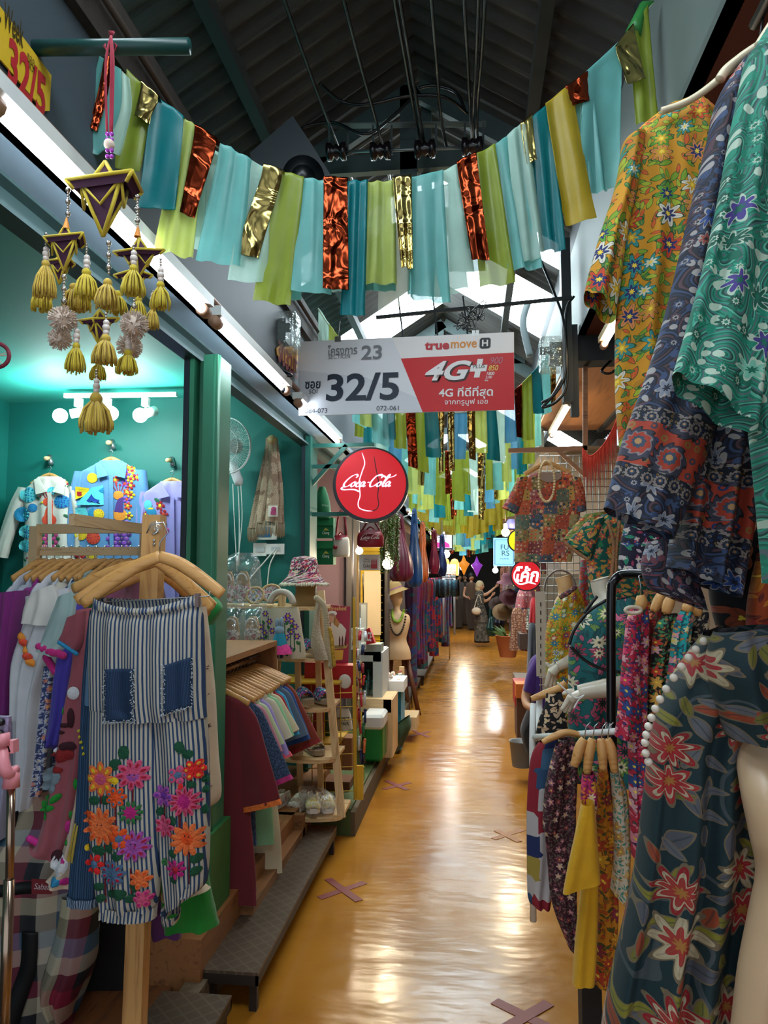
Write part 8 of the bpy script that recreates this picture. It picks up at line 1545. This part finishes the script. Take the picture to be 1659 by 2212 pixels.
RT = [(8.6, 1118, 1312, 1404, 30, 'rust sprigged coat on the right rack, left one', floral('8a5a44', ['b88a6a', 'c8a08a'], ['5a3a2c'], 40, 5, .4)), (8.2, 1136, 1315, 1405, 20, 'rust patterned coat beside the first one', floral('7a4a3c', ['b88a6a', 'a84a3a'], ['4a2a24'], 40, 5, .4)), (8.0, 1150, 1300, 1360, 24, 'black and white speckled coat on the right rack', floral('1c2422', ['b8c0b0', 'd0d0c8'], ['8a9a8a'], 45, 5, .42)),
      (7.6, 1133, 1268, 1312, 34, 'pink floral top under the red Thai sign', floral('b87a84', ['c84a5a', 'e0c0c0'], ['8a3a44'], 30, 5, .42)), (7.4, 1153, 1290, 1345, 18, 'plain red skirt hanging below the Thai sign', cloth('a80f20')), (7.3, 1150, 1345, 1450, 20, 'slate grey trousers behind the slotted upright', cloth('3a4450'))]
for i, (D, x, y0, y1, w_, lab, m) in enumerate(RT): pxg('hanging_garment', lab, 'garment', D, [(x - w_ * .2, y0, x + w_ * .2, y0, .04), (x - w_ * .42, y0 + 12, x + w_ * .42, y0 + 12, .07), (x - w_ * .5, (y0 + y1) / 2, x + w_ * .5, (y0 + y1) / 2, .08), (x - w_ * .6, y1, x + w_ * .5, y1, .08)], m, .07, 3, .015, 170 + i, 'garments on the far right rack', seg=32, sub=4)
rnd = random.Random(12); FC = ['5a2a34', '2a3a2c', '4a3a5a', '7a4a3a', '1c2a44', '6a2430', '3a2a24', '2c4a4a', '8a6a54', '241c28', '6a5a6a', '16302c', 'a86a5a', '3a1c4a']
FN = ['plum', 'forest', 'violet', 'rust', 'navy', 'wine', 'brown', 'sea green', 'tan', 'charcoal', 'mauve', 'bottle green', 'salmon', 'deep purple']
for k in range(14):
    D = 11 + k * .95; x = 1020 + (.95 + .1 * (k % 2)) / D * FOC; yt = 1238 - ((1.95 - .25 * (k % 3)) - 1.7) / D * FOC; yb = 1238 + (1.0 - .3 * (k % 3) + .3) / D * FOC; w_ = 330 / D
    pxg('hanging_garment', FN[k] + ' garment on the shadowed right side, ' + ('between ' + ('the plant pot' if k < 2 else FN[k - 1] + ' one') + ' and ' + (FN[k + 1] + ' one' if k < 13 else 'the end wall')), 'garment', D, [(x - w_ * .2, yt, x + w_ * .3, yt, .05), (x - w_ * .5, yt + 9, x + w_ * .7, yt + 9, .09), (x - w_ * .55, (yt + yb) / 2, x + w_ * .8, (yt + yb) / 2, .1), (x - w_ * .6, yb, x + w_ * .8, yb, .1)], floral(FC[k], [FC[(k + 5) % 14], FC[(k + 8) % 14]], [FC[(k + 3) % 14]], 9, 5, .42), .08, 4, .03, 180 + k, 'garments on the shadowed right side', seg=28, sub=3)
for k, (x, y, D, w_, c, lab) in enumerate(((1096, 1258, 12, .17, '6a3a44', 'dusty pink felt hat, topmost of the right hand hats'), (1086, 1322, 12.2, .17, '6a5030', 'brown brimmed hat facing the woman'), (1074, 1305, 13, .15, '3a2a24', 'dark hat left of the brown brimmed one'), (1100, 1290, 12, .16, '4a1a24', 'wine coloured hat between the pink and brown ones'))):
    MB().lathe([(w_, 0), (w_ * .6, .02), (w_ * .52, .1), (w_ * .4, .14), (.001, .15)], P(x, y, D), 20, mat=Matrix.Rotation(.9 if k else .2, 4, 'X')).build('felt_hat', M(c, .8), label=lab, cat='hat', group='hats on the right side')
for k, (x, y, D, c, lab) in enumerate(((1062, 1362, 14, '0f3a34', 'dark green rounded bag beside the woman'), (1078, 1350, 13.5, '14182a', 'navy spotted bag right of the green bag'))): tear_bag(lab, x, y - 50, y + 12, 26, D, c)
t = thing('storage_box', 'red and orange trinket box on the right kerb', 'box', P(1125, 1500, 6.9)); MB().box(P(1108, 1510, 7.3), P(1140, 1478, 6.9)).build('carton', M('a8181c', .5), t); MB().box(P(1112, 1500, 6.9), P(1138, 1478, 6.7)).build('tray', M('d06a1c', .5), t)
MB().box(P(1112, 1580, 7.2), P(1150, 1505, 6.8)).build('storage_crate', M('5a3a24', .7), label='brown crate under the red and orange trinket box', cat='crate')
MB().box(P(1118, 1395, 8.4), P(1150, 1370, 8.0)).build('shop_stool', M('4a3a34', .6), label='dark wooden stool behind the trinket box', cat='stool')
t = thing('waste_bin', 'grey open bin beside the seated person on the aisle edge', 'bin', P(1128, 1660, 6.3)); MB().lathe([(.08, 0), (.1, .2), (.105, .205), (.09, .2), (.001, .02)], P(1128, 1655, 6.3), 18).build('bin_body', M('6a6a68', .5), t)
# ================================================================ people
def person(lab, D, head, rows_t, rows_l, hair, mt_, ml, arms, skin='c89878', extra=None, hr=.105):
    t = thing('person', lab, 'person', P(head[0], rows_l[-1][1], D)); ms_ = M(skin, .6, var=.04); s = D / FOC
    c = P(head[0], head[1], D); MB().ball(c, hr * .86, 14, sy=.95, sz=1.22).tube([c + V((0, 0, -hr * .8)), c + V((0, .01, -hr * 1.9))], hr * .48, 12).build('head', ms_, t)
    q = MB(); f_ = V((head[2], -sqrt(max(0, 1 - head[2] ** 2)), 0)); r_ = V((-f_.y, f_.x, 0)); q.tube([c + f_ * hr * .82 + V((0, 0, .01)), c + f_ * hr * 1.02 + V((0, 0, -.02)), c + f_ * hr * .85 + V((0, 0, -.03))], .012, 6); q.build('nose', ms_, t)
    for sg_ in (-1, 1): MB().ball(c + f_ * hr * .76 + r_ * sg_ * .032 + V((0, 0, .018)), .009, 6).build('eye', M('1a1412', .3), t); MB().ball(c + r_ * sg_ * hr * .86 - f_ * .01, .018, 6, sx=.5, sz=1.5).build('ear', ms_, t)
    MB().tube([c + f_ * hr * .80 - r_ * .02 + V((0, 0, -.058)), c + f_ * hr * .80 + r_ * .02 + V((0, 0, -.058))], .006, 6).build('mouth', M('8a3a34', .5), t)
    MB().ball(c - f_ * .022 + V((0, 0, .018)), hr * 1.02, 14, sz=1.15).ball(c - f_ * .045 + V((0, 0, -.05)), hr * .92, 12, sz=1.3).build('hair', M(hair, .6, var=.3, sc=40), t)
    drape(rowpx(rows_t, D), .1, 2, .008, 32, 5, 3, nrm=(0, -1, 0)).build('top_garment', mt_, t); drape(rowpx(rows_l, D), .12, 5, .014, 40, 5, 4, nrm=(0, -1, 0)).build('lower_garment', ml, t)
    for pts in arms:
        pp = cr([P(x, y, D + dz) for x, y, dz in pts], 5); n = len(pp); MB().tube(pp, [.043 - .02 * j / n for j in range(n)], 12).build('arm', ms_, t)
        d = (pp[-1] - pp[-2]).normalized(); q = MB().tube([pp[-1], pp[-1] + d * .05, pp[-1] + d * .085], [.026, .036, .03], 10, flat=.5)
        for k in range(4): q.tube([pp[-1] + d * .075 + V((0, 0, (k - 1.5) * .016)), pp[-1] + d * (.12 + .012 * (k in (1, 2))) + V((0, 0, (k - 1.5) * .017)), pp[-1] + d * (.15 + .012 * (k in (1, 2))) + V((0, 0, (k - 1.5) * .015 - .012))], .008, 6)
        q.tube([pp[-1] + d * .03 + V((0, 0, .02)), pp[-1] + d * .06 + V((0, -.01, .045)), pp[-1] + d * .085 + V((0, -.01, .05))], .009, 6); q.build('hand', ms_, t)
    return t
D = 17.6; m_blz = floral('2a2c2e', ['6a6c68', '9a9a90'], ['3a3c3e', '5a5c58'], 26, 4, .42); m_skt = patchwork(['3a3630', '57534a', '2c2a28', '6a665c', '474238'], .05, ['6a665c', '2a2826'], .1, 60)
t = person('woman with pale bob hair and long grey skirt reaching up to the right racks', D, (1038, 1266, .8), [(1031, 1276, 1043, 1276, .05), (1026, 1281, 1046, 1281, .09), (1027, 1296, 1045, 1296, .11), (1028, 1312, 1046, 1312, .1)], [(1028, 1308, 1047, 1308, .1), (1026, 1330, 1053, 1330, .14), (1025, 1355, 1056, 1355, .16), (1024, 1384, 1057, 1384, .17)], 'c8b48c', m_blz, m_skt,
           [((1042, 1284, -.02), (1050, 1284, 0), (1060, 1277, .05), (1068, 1270, .1)), ((1041, 1290, .1), (1046, 1298, .1), (1054, 1296, .1), (1060, 1290, .1))], hr=.098)
for x in (1034, 1048): q = MB().ball(P(x, 1386, D - .05), .05, 8, sx=2.2, sz=.7); q.build('shoe', m_blk, t)
t = thing('shoulder_bag', 'cream rounded shoulder bag carried by the woman', 'bag', P(1027, 1328, D - .25)); MB().ball(P(1029, 1320, D - .25), .1, 12, sx=1.1, sy=.5, sz=.85).build('bag_body', M('c8b8a0', .6), t); MB().tube(cr([P(1024, 1314, D - .25), P(1034, 1285, D - .1), P(1040, 1302, D - .2)], 6), .01, 6).build('strap', M('c8b8a0', .6), t)
for k, (x, D, c, c2, lab, hd) in enumerate(((991, 23, '4a4440', '3a3028', 'shopper in grey top standing left of the far aisle centre', .4), (1005, 24.5, '3a3430', '5a4638', 'shopper in brown coat in the middle of the far aisle', -.3), (1018, 22.5, '54402f', '33281f', 'shopper in dark brown dress close behind the woman', .2))):
    s = FOC / D; y0 = 1238 + .12 * s; person(lab, D, (x, y0 - 0, hd), [(x - .05 * s, y0 + .16 * s, x + .05 * s, y0 + .16 * s, .06), (x - .16 * s, y0 + .24 * s, x + .16 * s, y0 + .24 * s, .1), (x - .13 * s, y0 + .7 * s, x + .13 * s, y0 + .7 * s, .12)], [(x - .13 * s, y0 + .66 * s, x + .13 * s, y0 + .66 * s, .12), (x - .15 * s, y0 + 1.1 * s, x + .15 * s, y0 + 1.1 * s, .13), (x - .1 * s, y0 + 1.56 * s, x + .1 * s, y0 + 1.56 * s, .1)], '1a1412', cloth(c), cloth(c2),
        [((x - .18 * s, y0 + .3 * s, 0), (x - .22 * s, y0 + .55 * s, 0), (x - .12 * s, y0 + .62 * s, -.2))])
MB().tube([P(1335, 1092, 3.3), P(1560, 1085, 3.3)], .01, 8).tube([P(1550, 1085, 3.3), P(1550, 600, 3.3)], .01, 8).build('garment_rail', m_rk, label='rail behind the medallion blouse carrying the kaftans', cat='rail')
D = 6.15; t = person('seated person in a purple T-shirt and dark trousers behind the slotted upright', D, (1192, 1382, .5), [(1182, 1405, 1202, 1405, .06), (1150, 1420, 1218, 1416, .11), (1140, 1450, 1220, 1450, .13), (1146, 1500, 1216, 1500, .13), (1150, 1525, 1214, 1525, .12)], [(1150, 1515, 1212, 1515, .12), (1134, 1545, 1205, 1550, .13), (1124, 1580, 1160, 1590, .1), (1136, 1625, 1166, 1630, .08)], '1a1412', cloth('3a1470'), cloth('10121f'),
    [((1144, 1478, -.02), (1136, 1505, -.05), (1138, 1522, -.1), (1150, 1530, -.15))], hr=.1)
drape(rowpx([(1152, 1424, 1172, 1420), (1138, 1455, 1166, 1460), (1130, 1490, 1158, 1500)], D - .05), .06, 2, .006, 30, 5, 7).build('short_sleeve', cloth('3a1470'), t)
bulbl('far warm bulb near the paper lanterns', 1000, 1226, 20, .08, 60); bulbl('far white bulb on the right side past the blue sign', 1070, 1232, 16, .06, 40, (1, .95, .85))
bulbl('warm bulb above the hanging garments on the far right', 1092, 1150, 9.2, .05, 25)
for k, (x, y, D, c, lab) in enumerate(((1030, 1225, 19, '6a2a8a', 'violet star lantern hanging in the distance'), (1002, 1222, 19, 'b06a1c', 'brown pointed lantern hanging in the distance'))): MB().lathe([(.001, -.25), (.09, -.05), (.15, .05), (.06, .12), (.001, .28)], P(x, y, D), 8).build('star_lantern', emis(c, .8), label=lab, cat='lantern')
